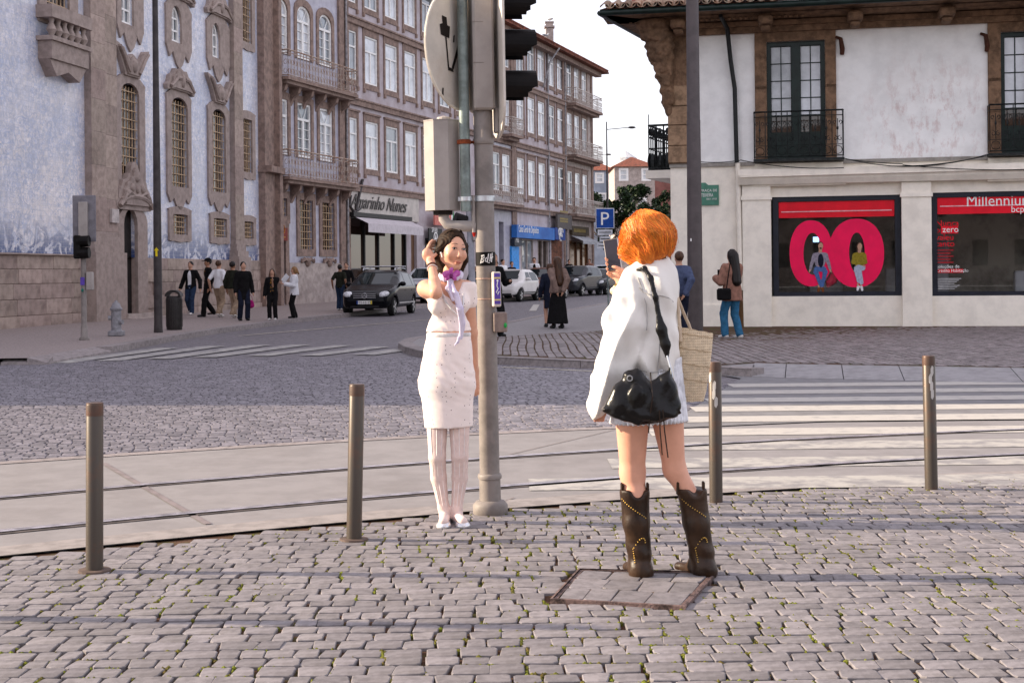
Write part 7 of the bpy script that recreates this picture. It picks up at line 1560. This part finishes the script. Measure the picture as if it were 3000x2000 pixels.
# top, skirt
T = Soft((-.2,-.26,.75),(.22,.2,1.5),.006); torso1(T, .006); T.cone(sR1, sR1.lerp(eR,.30), .053, .050, .02); T.cone(sL1, sL1+Vector((.02,.0,.0)), .05, .05, .02)
T.plane(L1(1312,970),(.03,0,-1)); T.plane(L1(1320,826),(0,0,1)); T.cone(L1(1340,924,-.14), L1(1320,838,-.10), .004, .068, .008, sub=True); T.cone(L1(1320,838,-.10), L1(1320,800,.0), .066, .075, .01, sub=True); T.ell(eL.lerp(sL1,.35), (.055,.10,.05), .02, sub=True)
T.warp(lambda X, Y, Z: .0022*np.sin(Z*130+8*np.sin(X*22)+Y*30)*np.clip((1.30-Z)/.2,0,1)); T.mesh('top', m_knit, W1)
K = Soft((-.24,-.24,.5),(.24,.24,1.2),.006); K.ell(L1(1315,972,.0), (.124,.086,.13), .05); K.ell(L1(1313,1025,.0), (.138,.095,.10), .05); K.ell(L1(1311,1075,.005), (.149,.106,.12), .05); K.ell(L1(1310,1125,.02), (.156,.116,.10), .05); K.cone(L1(1309,1125,.01), L1(1315,1250,.0), .153, .138, .05, flat=(1,1.42,1))
K.plane(L1(1315,1250),(.02,0,-1)); K.plane(L1(1312,973),(0,0,1)); K.warp(lambda X, Y, Z: .0018*np.sin(Z*75+5*np.sin(X*14)+3*X*9+Y*12)*np.exp(-((Z-.86)/.11)**2)+.0007*np.sin(Z*150+7*np.sin(X*9))*np.exp(-((Z-.80)/.2)**2)); K.mesh('skirt', m_knit, W1)
K2 = Soft((-.24,-.24,.9),(.24,.24,1.2),.006); K2.ell(L1(1315,972,.0), (.127,.089,.13), .05); K2.ell(L1(1313,1025,.0), (.138,.096,.10), .05); K2.ell(L1(1311,1075,.005), (.149,.106,.12), .05); K2.plane(L1(1315,986),(.0,0,-1)); K2.plane(L1(1312,974),(0,0,1)); K2.mesh('waistband', m_trimb, W1)
m = MB(); m.tube([L1(1293,850,-.085), L1(1303,880,-.118), L1(1322,905,-.130), L1(1340,922,-.120), L1(1357,895,-.115), L1(1358,860,-.085)], .005, 6); m.build('neckline_trim', m_trimb, W1)
# tights and flats
Tg = Soft((-.2,-.25,-.01),(.2,.2,.85),.006)
for i, lg in enumerate(LEG1): 
    Tg.chain(lg, [r_+.0022 for r_ in LR1], .012); a, b = F1[i]; Tg.cone(LEG1[i][3], a, .0312, .029, .02); Tg.cone(a, b+Vector((0,0,.012)), .031, .027, .02)
Tg.mesh('tights', m_tights, W1)
for lg in LEG1:
    for dx in (-.6, 0., .55):
        m = MB(); m.tube([p_+Vector((math.sin(dx)*(r_+.003), -math.cos(dx)*(r_+.003), 0)) for p_, r_ in zip(lg, LR1)], .0022, 4, cap=False); m.build('tights_seam', m_seam, W1)
for a, b in F1:
    Q = Soft((min(a.x,b.x)-.07, min(a.y,b.y)-.07, -.012),(max(a.x,b.x)+.07, max(a.y,b.y)+.06, .1),.004); a2 = Vector((a.x,a.y,.022)); b2 = Vector((b.x,b.y,.016)); Q.cone(a2+Vector((0,.02,0)), b2, .034, .031, .01); Q.ell(b2+Vector((0,.02,.004)), (.042,.05,.024), .02); Q.plane((0,0,.001),(0,0,-1)); Q.plane((0,0,.046),(0,0,1)); Q.ell((a2.lerp(b2,.28)+Vector((0,0,.035))), (.026,.062,.028), .004, sub=True); Q.mesh('ballet_flat', m_silver, W1)
# scarf with orchid, bracelets, earphone
Sc = Soft((-.2,-.3,1.0),(.2,.15,1.6),.005); nk = L1(1321,806,.0)
ring_ = [nk+Vector((.060*math.cos(q), .058*math.sin(q)-.004, .010*math.sin(q)+.006*math.cos(q)-.004)) for q in np.linspace(0,2*math.pi,15)]
for a, b in zip(ring_, ring_[1:]): Sc.cone(a, b, .013, .013, .006, flat=(1,1,.62))
kn = L1(1318,822,-.085); Sc.ell(kn, (.018,.016,.020), .01); Sc.chain([kn, L1(1335,862,-.125), L1(1349,905,-.150), L1(1355,945,-.125), L1(1350,985,-.110), L1(1333,1012,-.118)], [.012,.017,.020,.019,.014,.005], .006, flat=(1,1.9,1)); Sc.chain([kn, L1(1312,845,-.105), L1(1328,880,-.135)], [.012,.014,.008], .006, flat=(1,1.7,1))
Sc.warp(lambda X, Y, Z: .002*np.sin(X*260+Z*40)); Sc.mesh('scarf', m_scarf, W1)
fc_ = L1(1322,806,-.098); m_orch = mat('orchid', (.42,.08,.34), .6, col2=(.55,.20,.48), scale=60); fl_ = MB()
for k, (a, l_, w_) in enumerate(((1.57,.030,.020),(.25,.036,.030),(2.9,.036,.030),(-.75,.028,.018),(-2.4,.028,.018))):
    o_ = Soft((-.08,-.05,-.08),(.08,.05,.08),.004); o_.ell((math.cos(a)*l_*.8, .004*(k % 2), math.sin(a)*l_*.8), (l_*.72,.006,w_*.72), .004, Matrix.Rotation(-a,3,'Y')); o_.warp(lambda X, Y, Z: .002*np.sin(X*120)*np.sin(Z*100)); q = o_.mesh('orchid_petal', m_orch, W1); q.location = fc_
q = MB().ball((0,-.008,-.006), (.009,.010,.014), 8, 6).build('orchid_lip', mat('orchid_dark', (.16,.01,.12), .5), W1); q.location = fc_
d_ = (eL-wL).normalized(); ax1 = d_.cross(Vector((0,0,1))).normalized(); ax2 = d_.cross(ax1)
for j, (off, mm, rr_) in enumerate(((.012, mat('bead_dark', (.10,.025,.02), .4), .0045), (.030, mat('bead_pearl', (.66,.58,.55), .3), .0042))):
    m = MB()
    for k in range(22): q = 2*math.pi*k/22; m.ball(wL+d_*off+(ax1*math.cos(q)+ax2*math.sin(q))*.0265, rr_, 6, 4)
    m.build('bracelet', mm, W1, kind='stuff')
m = MB(); c_ = hp(-.076,-.012,-.022); m.tube([c_, c_+Vector((.006,-.006,-.024))], .0035, 6); m.ball(c_, .006, 8, 5); m.build('earphone', m_white, W1)
# ---- red-haired woman with the phone
q0 = G(1948, 1694); W2 = thing('person', 'red-haired woman in white jacket and studded brown boots seen from behind', 'person', q0)
def L2(u, v, dy=0.): return at(u, v, q0.y+dy)-q0
B = Soft((-.42,-.35,-.01),(.32,.55,1.76),.0075)
lg2 = [[L2(1852,1200,.0),L2(1853,1385,.02),L2(1860,1450,.0),L2(1872,1640,.0)], [L2(1952,1200,.02),L2(1976,1375,.03),L2(2031,1470,.005),L2(2062,1640,.0)]]; lr2 = [[.084,.056,.050,.040],[.080,.050,.043,.038]]
B.ell(L2(1915,900,.03), (.085,.085,.2), .04); B.ell(L2(1905,1100,.03), (.12,.09,.13), .05)
for lg, lr_ in zip(lg2, lr2): B.chain(lg, lr_, .03)
B.cone(L2(1915,800,.02), L2(1898,740,.03), .05, .048, .02); B.ell(L2(1890,690,.03), (.075,.09,.11), .02); B.ell(L2(1872,715,.10), (.05,.05,.06), .03)
# arm with the phone, hand and fingers
wv, pm = L2(1824,838,.33), L2(1812,800,.34); B.chain([L2(1950,850,.12), L2(1945,980,.23), wv], [.042,.036,.027], .02); B.cone(wv, pm, .027, .026, .015); B.ell(pm, (.034,.022,.036), .015)
ph_c = L2(1795,746,.33)
for i in range(4): b0 = L2(1806-3*i, 786+9*i, .352); finger(B, b0, L2(1774+2*i, 756+15*i, .318), Vector((-.008,.014,.004)), .0088)
finger(B, L2(1826,795,.315), L2(1795,781,.305), Vector((.004,-.006,.004)), .0105)
fh = L2(1752,1212,-.02)
for i in range(4): finger(B, fh+Vector((-.018+.014*i,0,.02)), fh+Vector((-.016+.013*i,-.01,-.035)), Vector((0,-.008,0)), .008)
finger(B, fh+Vector((.022,-.01,.03)), fh+Vector((.030,-.025,-.01)), Vector((.004,0,0)), .0085); B.ell(fh+Vector((0,0,.03)), (.032,.022,.035), .015)
m_fair = toned('pale_skin', (.68,.38,.27), .45, .0); B.mesh('body', m_fair, W2, colfn=lambda V: np.ones((len(V),4)))
# hair: bob
m_red_h = mat('hair_copper', (.78,.27,.045), .5, var=.3, scale=38, col2=(.46,.12,.018), stretch=(1,1,.2), mixlo=.4, mixhi=.66, sheen=.0)
HB_ = Soft((-.30,-.22,1.38),(.18,.3,1.80),.005); hc = L2(1897,692,.02); HB_.ell(hc+Vector((0,0,.012)), (.114,.118,.106), .01); HB_.ell(hc+Vector((-.022,.02,-.045)), (.098,.105,.085), .05); HB_.ell(hc+Vector((.030,0,-.02)), (.090,.098,.085), .05); HB_.cone(hc+Vector((-.06,.02,-.06)), L2(1868,765,.04), .06, .018, .04); HB_.cone(hc+Vector((.03,-.02,-.06)), L2(1905,755,-.01), .07, .045, .04)
HB_.plane(L2(1905,772,0),(.25,0,-1), .02)
def hairwave(X, Y, Z):
    dx, dy, dz_ = X-hc.x, Y-hc.y, Z-hc.z; an = np.arctan2(dx, -dy); return .0016*np.sin(an*41+14*dz_+2*np.sin(an*7))*np.clip(.5+(.10-dz_)*6,0,1) + .0042*np.sin(an*8+22*dz_+1.5*np.sin(an*3))*np.clip(.3+(.06-dz_)*7,0,1)
HB_.warp(hairwave); HB_.warp(lambda X, Y, Z: .0055*np.sin(X*38+2)*np.sin(Z*44+Y*30)+.004*np.sin(Y*50+Z*60)); HB_.mesh('hair', m_red_h, W2)
hs = MB(); rh = random.Random(4)
def hsurf(d):
    for k in range(30, 120):
        p = hc+d*(.002*k); ii = [int(round((p[a]-HB_.lo[a])/HB_.res)) for a in range(3)]
        if any(ii[a] < 0 or ii[a] >= HB_.n[a] for a in range(3)) or HB_.f[tuple(ii)] > 0: return .002*k
    return .2
AXh = Vector((-.15,.25,1)).normalized(); T1 = AXh.cross(Vector((0,1,0))).normalized(); T2 = AXh.cross(T1)
for k in range(1300):
    an = rh.uniform(-3.14,3.14); tw = .35+rh.uniform(-.25,.25); off = rh.uniform(.985,1.03); q0_ = rh.uniform(.02,.8); q1_ = min(2.5, q0_+rh.uniform(1.2,2.0)); P = []
    for q in np.linspace(q0_, q1_, 7):
        a = an+tw*q+.05*math.sin(q*6+an*3); d_ = AXh*math.cos(q)+(T1*math.cos(a)+T2*math.sin(a))*math.sin(q); t_ = hsurf(d_)
        P.append(hc+d_*t_*(off+(.03*rh.random() if q > 2.0 else 0)))
    if min((P[i_+1]-P[i_]).length for i_ in range(6)) > 1e-4 and max((P[i_+1]-P[i_]).length for i_ in range(6)) < .08: hs.tube(P, rh.uniform(.0005,.0012), 3, cap=False)
for k in range(110):
    an = rh.uniform(-3.14,3.14); q = rh.uniform(.3,2.2); P = []
    for j_ in range(5): a = an+.12*j_; qq = q+.14*j_; d_ = AXh*math.cos(qq)+(T1*math.cos(a)+T2*math.sin(a))*math.sin(qq); P.append(hc+d_*hsurf(d_)*(1.0+.022*j_*rh.uniform(.4,1.3)))
    if max((P[i_+1]-P[i_]).length for i_ in range(4)) < .07: hs.tube(P, .0006, 3, cap=False)
hs.build('hair_strands', random_tint(mat('strand_copper', (.76,.27,.045), .4), .45, .012), W2, kind='stuff')
# jacket
m_jac = mat('white_cotton', (.76,.74,.70), .8, var=.02, scale=6, bump=.3, bscale=16, bdist=.012, sheen=.2)
J = Soft((-.42,-.32,.66),(.32,.52,1.56),.0075); J.ell(L2(1918,868,.02), (.108,.130,.165), .05); J.ell(L2(1925,985,.02), (.105,.135,.13), .06); J.ell(L2(1926,1050,.02), (.104,.138,.085), .05); J.cone(L2(1880,812,.02), L2(1945,802,.06), .075, .066, .05); J.cone(L2(1912,815,.02), L2(1915,768,.03), .085, .070, .03)
J.chain([L2(1866,835,.0), L2(1838,950,-.03), L2(1790,1090,-.04), L2(1752,1182,-.03)], [.088,.108,.090,.066], .03); J.ell(L2(1757,1196,-.03), (.055,.055,.022), .02)
J.chain([L2(1944,845,.10), L2(1944,990,.20), L2(1895,900,.32), L2(1838,862,.34)], [.074,.076,.066,.055], .04); J.cone(L2(1914,1095,.02), L2(1912,1122,.02), .088, .086, .03, flat=(1,.8,1)); J.ell(L2(1905,1040,-.06),(.07,.07,.08),.04)
J.plane(L2(1912,1118,0),(0,0,-1)) if False else None
def folds(X, Y, Z):
    sl_ = (X-L2(1866,835).x)*.55+(Z-L2(1866,835).z)*.85
    cc = X*.91-Z*.41; lf = np.clip((L2(1885,900).x-X)*14,0,1)
    return .0150*(np.abs(np.sin(cc*30+.8*np.sin(Z*7)))*2-1.2)*lf*np.clip((1.38-Z)*4,.1,1) + .0170*(np.abs(np.sin(X*24+Z*5+1.2*np.sin(Z*7+X*5)))*2-1.2)*(1-lf)*np.clip((1.34-Z)*2.6,.08,1) + .007*(np.abs(np.sin((X*.6+Z*.8)*26+1.1*np.sin(X*20)))*2-1.2)*np.clip((Z-1.12)*5,0,1)*np.clip((1.40-Z)*6,0,1) + .0042*np.sin(Z*48+X*30+3*np.sin(X*17))*np.exp(-((Z-.98)/.13)**2) + .003*np.sin(X*85+Z*22)
J.warp(folds); J.ell(L2(1915,758,.03), (.062,.062,.035), .01, sub=True); J.mesh('jacket', m_jac, W2)
def onjac(u, v):
    for k in range(120):
        p = L2(u, v, -.32+.005*k); ii = [int(round((p[a]-J.lo[a])/J.res)) for a in range(3)]
        if all(0 <= ii[a] < J.n[a] for a in range(3)) and J.f[tuple(ii)] < 0: return p+Vector((0,-.0055,0))
    return L2(u, v, -.1)
for pts in ([(1872,842),(1885,855),(1900,862),(1920,864),(1940,866),(1958,872),(1972,884)], [(1868,812),(1882,850),(1892,890),(1896,930),(1894,968)], [(1872,1082),(1890,1088),(1910,1090),(1930,1089),(1950,1084)], [(1930,868),(1932,920),(1934,980),(1930,1040),(1926,1084)]):
    m = MB(); m.tube([onjac(*q) for q in pts], .0022, 5); m.build('jacket_seam', mat('seam_grey', (.46,.45,.44), .9), W2)
# pleated skirt
m_pl = cloth('pleated_white', (.72,.73,.76)); Kp = Soft((-.34,-.3,.6),(.3,.35,1.1),.006); Kp.cone(L2(1915,1060,.03), L2(1902,1240,.03), .128, .182, .03, flat=(1,1.15,1)); Kp.plane(L2(1900,1236,0),(.03,0,-1)); Kp.plane(L2(1915,1050,0),(0,0,1)); Kp.warp(lambda X, Y, Z: .006*np.sin(np.arctan2(X-L2(1908,1200).x, -(Y-.03))*44)); Kp.mesh('skirt', m_pl, W2)
# boots with studs and pull tabs
m_boot = mat('boot_leather', (.062,.034,.018), .42, var=.3, scale=9, bump=.4, bscale=22, bdist=.01, col2=(.03,.016,.009))
m_stud = mat('brass_stud', (.55,.36,.10), .35, metal=.6)
for i, (shaft, rad, heel, toe, vtop) in enumerate(((([1859,1440,.0],[1864,1530,.0],[1872,1610,.0],[1878,1672,-.01]), [.066,.062,.054,.047], (1880,1692,-.015), (1838,1686,.17), 1442), (([2027,1436,.0],[2040,1530,.0],[2054,1610,.0],[2064,1665,-.01]), [.065,.062,.055,.049], (2068,1690,-.015), (1990,1682,.16), 1440))):
    P = [L2(*q) for q in shaft]; Q = Soft((min(P[0].x,P[3].x)-.18,-.15,-.005),(max(P[0].x,P[3].x)+.12,.36,.47),.006)
    Q.chain([P[0]+(P[0]-P[1]).normalized()*.07]+P, [rad[0]]+rad, .02); hl = L2(*heel); hl.z = .03; to = L2(*toe); to.z = .022; Q.cone(P[3], hl, .046, .040, .02); Q.cone(hl+Vector((0,0,.012)), to, .040, .022, .03); Q.cone(P[3], hl.lerp(to,.35)+Vector((0,0,.03)), .045, .036, .04); Q.cone(hl, Vector((hl.x,hl.y,.0)), .036, .040, .01)
    tp = L2(shaft[0][0], vtop+18, 0); Q.plane(tp+Vector((0,0,.045)),(0,0,1)); 
    Q.ell(P[0]+Vector((.012,-.07,.040)), (.040,.07,.060), .014, sub=True); Q.plane((0,0,.002),(0,0,-1)); Q.warp(lambda X, Y, Z: .0035*np.sin(Z*70+X*40)*np.exp(-((Z-.13)/.06)**2)+.0015*np.sin(Z*33+Y*60))
    Q.mesh('boot', m_boot, W2)
    ax = lambda z: next((P[k].lerp(P[k+1], (P[k].z-z)/(P[k].z-P[k+1].z)), rad[k]+(rad[k+1]-rad[k])*(P[k].z-z)/(P[k].z-P[k+1].z)) for k in range(3) if P[k].z >= z >= P[k+1].z or k == 2)
    st = MB()
    def stud(a, z):
        c_, r_ = ax(z); st.ball(c_+Vector((math.sin(a)*(r_+.003), -math.cos(a)*(r_+.003), 0)), .0034, 6, 4)
    for k in range(13): f = k/12; stud(-1.1+1.75*f, P[0].z-.028-.085*f)
    for k in range(9): f = k/8; stud(-.45+.95*math.sin(f*1.57), .155+.035*math.sin(f*3.0)+.02*f)
    for k in range(12): f = k/11; stud(-.55+.05*f, .15-.115*f)
    st.build('studs', m_stud, W2, kind='stuff')
    for sg in (-1,1):
        m = MB(); c_ = P[0]+Vector((sg*.060-(.008 if i else 0),-.012,.012)); m.bbox(c_.x-.006,c_.x+.006,c_.y-.018,c_.y+.018,c_.z-.03,c_.z+.032,.004); m.build('pull_tab', m_boot, W2)
# frilly cuff and bracelets at the phone hand
Cf = Soft((-.35,.1,1.2),(.0,.5,1.55),.006); Cf.ell(L2(1812,852,.33), (.040,.036,.030), .01); Cf.warp(lambda X, Y, Z: .006*np.sin(X*170)*np.sin(Z*150+Y*90)); Cf.mesh('lace_cuff', mat('cream_lace', (.72,.62,.40), .9, col2=(.80,.74,.62), scale=60), W2)
m = MB(); c_ = L2(1817,832,.33); d_ = (pm-wv).normalized(); a1 = d_.cross(Vector((0,1,0))).normalized(); a2 = d_.cross(a1); m.tube([c_+(a1*math.cos(k*.4)+a2*math.sin(k*.4))*.031 for k in range(17)], .004, 6); m.build('bracelet', mat('bracelet_gold', (.55,.42,.16), .3, metal=.7), W2)
# phone
PH = thing('mobile_phone', 'smartphone held up by the red-haired woman', 'phone', q0+ph_c); PH.rotation_euler = (R(-4), R(-9), R(-18))
m = MB(); m.bbox(-.037,.037,-.0045,.0045,-.078,.078,.004); m.build('case', mat('phone_edge', (.55,.5,.47), .3, metal=.5), PH); m = MB(); m.bbox(-.0335,.0335,-.0056,-.0044,-.0745,.0745,.0005); m.build('screen', mat('phone_screen', (.045,.04,.055), .06), PH)
# black leather bag with strap
BG = thing('handbag', 'slouchy black leather bag hanging at the hip of the red-haired woman', 'bag', q0); m_lea = mat('black_leather', (.010,.009,.009), .30, var=.3, scale=8, bump=.45, bscale=30, bdist=.008)
Q = Soft((-.34,-.42,.66),(.14,-.02,1.05),.006); dyb = -.21
OP = [(1838,1082),(1865,1076),(1886,1092),(1902,1116),(1925,1106),(1944,1082),(1962,1076),(1974,1100),(1997,1196),(1985,1213),(1930,1232),(1870,1240),(1800,1220),(1764,1198),(1774,1170),(1804,1122)]
OP = [(L2(u,v,dyb).x, L2(u,v,dyb).z) for u, v in OP]; X, Y, Z = Q.grid(); sdp = sd_poly(OP, X.reshape(-1,1), Z.reshape(1,-1))[:,None,:]
zf = np.clip((L2(0,1240,dyb).z+.22-Z)/.22,0,1); dyy = np.abs(Y-(dyb-.01))-(.030+.040*zf); kk_ = .05; hh_ = np.clip(.5-.5*(dyy-sdp)/kk_,0,1); Q.f = (dyy*(1-hh_)+sdp*hh_+kk_*hh_*(1-hh_)).astype(np.float32)
Q.ell(L2(1862,1158,dyb-.062), (.036,.022,.052), .012); Q.warp(lambda X, Y, Z: .0065*np.sin(X*34+Z*48+2*np.sin(Z*25))*np.sin(Z*21+X*12)+.0012*np.sin(X*90-Z*60)); Q.mesh('pouch', m_lea, BG)
m = MB(); e_ = [L2(u, v, dyb-.035) for u, v in ((1768,1198),(1800,1216),(1870,1238),(1935,1230),(1993,1204))]; m.tube(e_, .011, 8); m.build('base_piping', mat('dark_brown_leather', (.03,.014,.008), .4), BG)
def ribbon(pts, ws, th, name, mm, par):
    Q = Soft([min(p[i] for p in pts)-.06 for i in range(3)], [max(p[i] for p in pts)+.06 for i in range(3)], .005); Q.chain(pts, ws, .015, flat=(1,1.9,1)); return Q.mesh(name, mm, par)
ribbon([L2(1868,790,-.06),L2(1888,786,-.095),L2(1907,815,-.125),L2(1920,870,-.145),L2(1931,930,-.155)], [.009,.011,.0115,.0115,.013], 0, 'strap', m_lea, BG); ribbon([L2(1930,925,-.155),L2(1938,965,-.165),L2(1950,1010,-.17),L2(1954,1042,-.175)], [.014,.024,.022,.011], 0, 'strap_pad', m_lea, BG)
m = MB(); m.tube([L2(1954,1042,-.178), L2(1960,1062,-.19), L2(1966,1085,-.2), L2(1970,1105,-.205)], .005, 6); m.build('ring_chain', m_zinc, BG)
for pts in ([(1905,1090,-.27),(1912,1160,-.29),(1903,1230,-.28),(1900,1268,-.27)], [(1932,1200,-.29),(1934,1262,-.285),(1940,1332,-.28)], [(1942,1200,-.29),(1947,1262,-.285),(1957,1340,-.28)]): m = MB(); m.tube([L2(*q) for q in pts], .003, 5); m.build('drawstring', MATS['dark_brown_leather'], BG)
m = MB(); c_ = L2(1845,1108,dyb-.065); m.tube([c_+Vector((.012*math.cos(k*.7),0,.012*math.sin(k*.7))) for k in range(10)], .003, 5); m.build('eyelet', m_zinc, BG)
# straw tote
TB = thing('straw_tote', 'woven straw tote bag on the far side of the red-haired woman', 'bag', q0)
m_straw = mat('straw', (.70,.585,.43), .9, var=.08, scale=40, grime=.25, dirt=(.45,.34,.22))
def weave():
    t = m_straw.node_tree; N = t.nodes; L = t.links; tc = N.new('ShaderNodeTexCoord'); b = N['Principled BSDF']
    def wave(dr, sc, dist):
        w_ = N.new('ShaderNodeTexWave'); w_.bands_direction = dr; w_.inputs['Scale'].default_value = sc; w_.inputs['Distortion'].default_value = dist; w_.inputs['Detail'].default_value = 2; L.new(tc.outputs['Object'], w_.inputs['Vector']); return w_.outputs['Fac']
    a = N.new('ShaderNodeMath'); a.operation = 'MULTIPLY'; L.new(wave('Z', 24, .6), a.inputs[0]); L.new(wave('X', 34, 1.0), a.inputs[1])
    bp = N.new('ShaderNodeBump'); bp.inputs['Strength'].default_value = .6; bp.inputs['Distance'].default_value = .006; L.new(a.outputs[0], bp.inputs['Height']); L.new(bp.outputs[0], b.inputs['Normal'])
weave()
lv = [(962,1972,2087,.085),(1000,1972,2084,.09),(1050,1973,2079,.088),(1100,1974,2074,.08),(1150,1978,2068,.07),(1182,1985,2060,.055)]
def tote(sc, name, flip=False):
    m = MB(); n = 24; vs = []
    for v, u0, u1, d_ in lv:
        a, b = L2(u0, v-8, .12), L2(u1, v+14 if v < 1100 else v-10, .12); c_ = (a+b)/2; hw = (b-a)/2
        for k in range(n):
            q = 2*math.pi*k/n; se = lambda t_: math.copysign(abs(t_)**.6, t_); vs.append(c_+hw*se(math.cos(q))*sc+Vector((0,d_*se(math.sin(q))*sc,.003*math.sin(q*9))))
    fs = [(i*n+k, (i+1)*n+k, (i+1)*n+(k+1) % n, i*n+(k+1) % n) for i in range(len(lv)-1) for k in range(n)]
    if not flip: fs.append(tuple((len(lv)-1)*n+k for k in range(n)))
    m.add(vs, fs); return m.build(name, m_straw, TB, smooth=True)
tote(1.0, 'body'); tote(.95, 'lining', True)
for v, u0, u1, d_ in [(980,1972,2086,.088),(1022,1972,2082,.09),(1066,1973,2078,.086),(1110,1974,2073,.079)]:
    a, b = L2(u0, v-8, .12), L2(u1, v+8, .12); c_ = (a+b)/2; hw = (b-a)/2; m = MB(); se = lambda t_: math.copysign(abs(t_)**.6, t_)
    m.tube([c_+hw*se(math.cos(q))*1.01+Vector((0,d_*se(math.sin(q))*1.01,.002*math.sin(q*23))) for q in np.linspace(math.pi,2*math.pi,25)], .0014, 4); m.build('woven_band', mat('straw_dark', (.44,.33,.21), .9), TB)
m_hd = mat('tote_handle', (.58,.48,.37), .8)
for pts in ([(1984,872,.06),(1988,915,.05),(1992,960,.03),(1994,1000,.03)], [(1985,872,.08),(2002,915,.16),(2018,950,.2),(2026,975,.2)]): m = MB(); m.tube([L2(*q) for q in pts], .008, 8); m.build('handle', m_hd, TB, smooth=True)
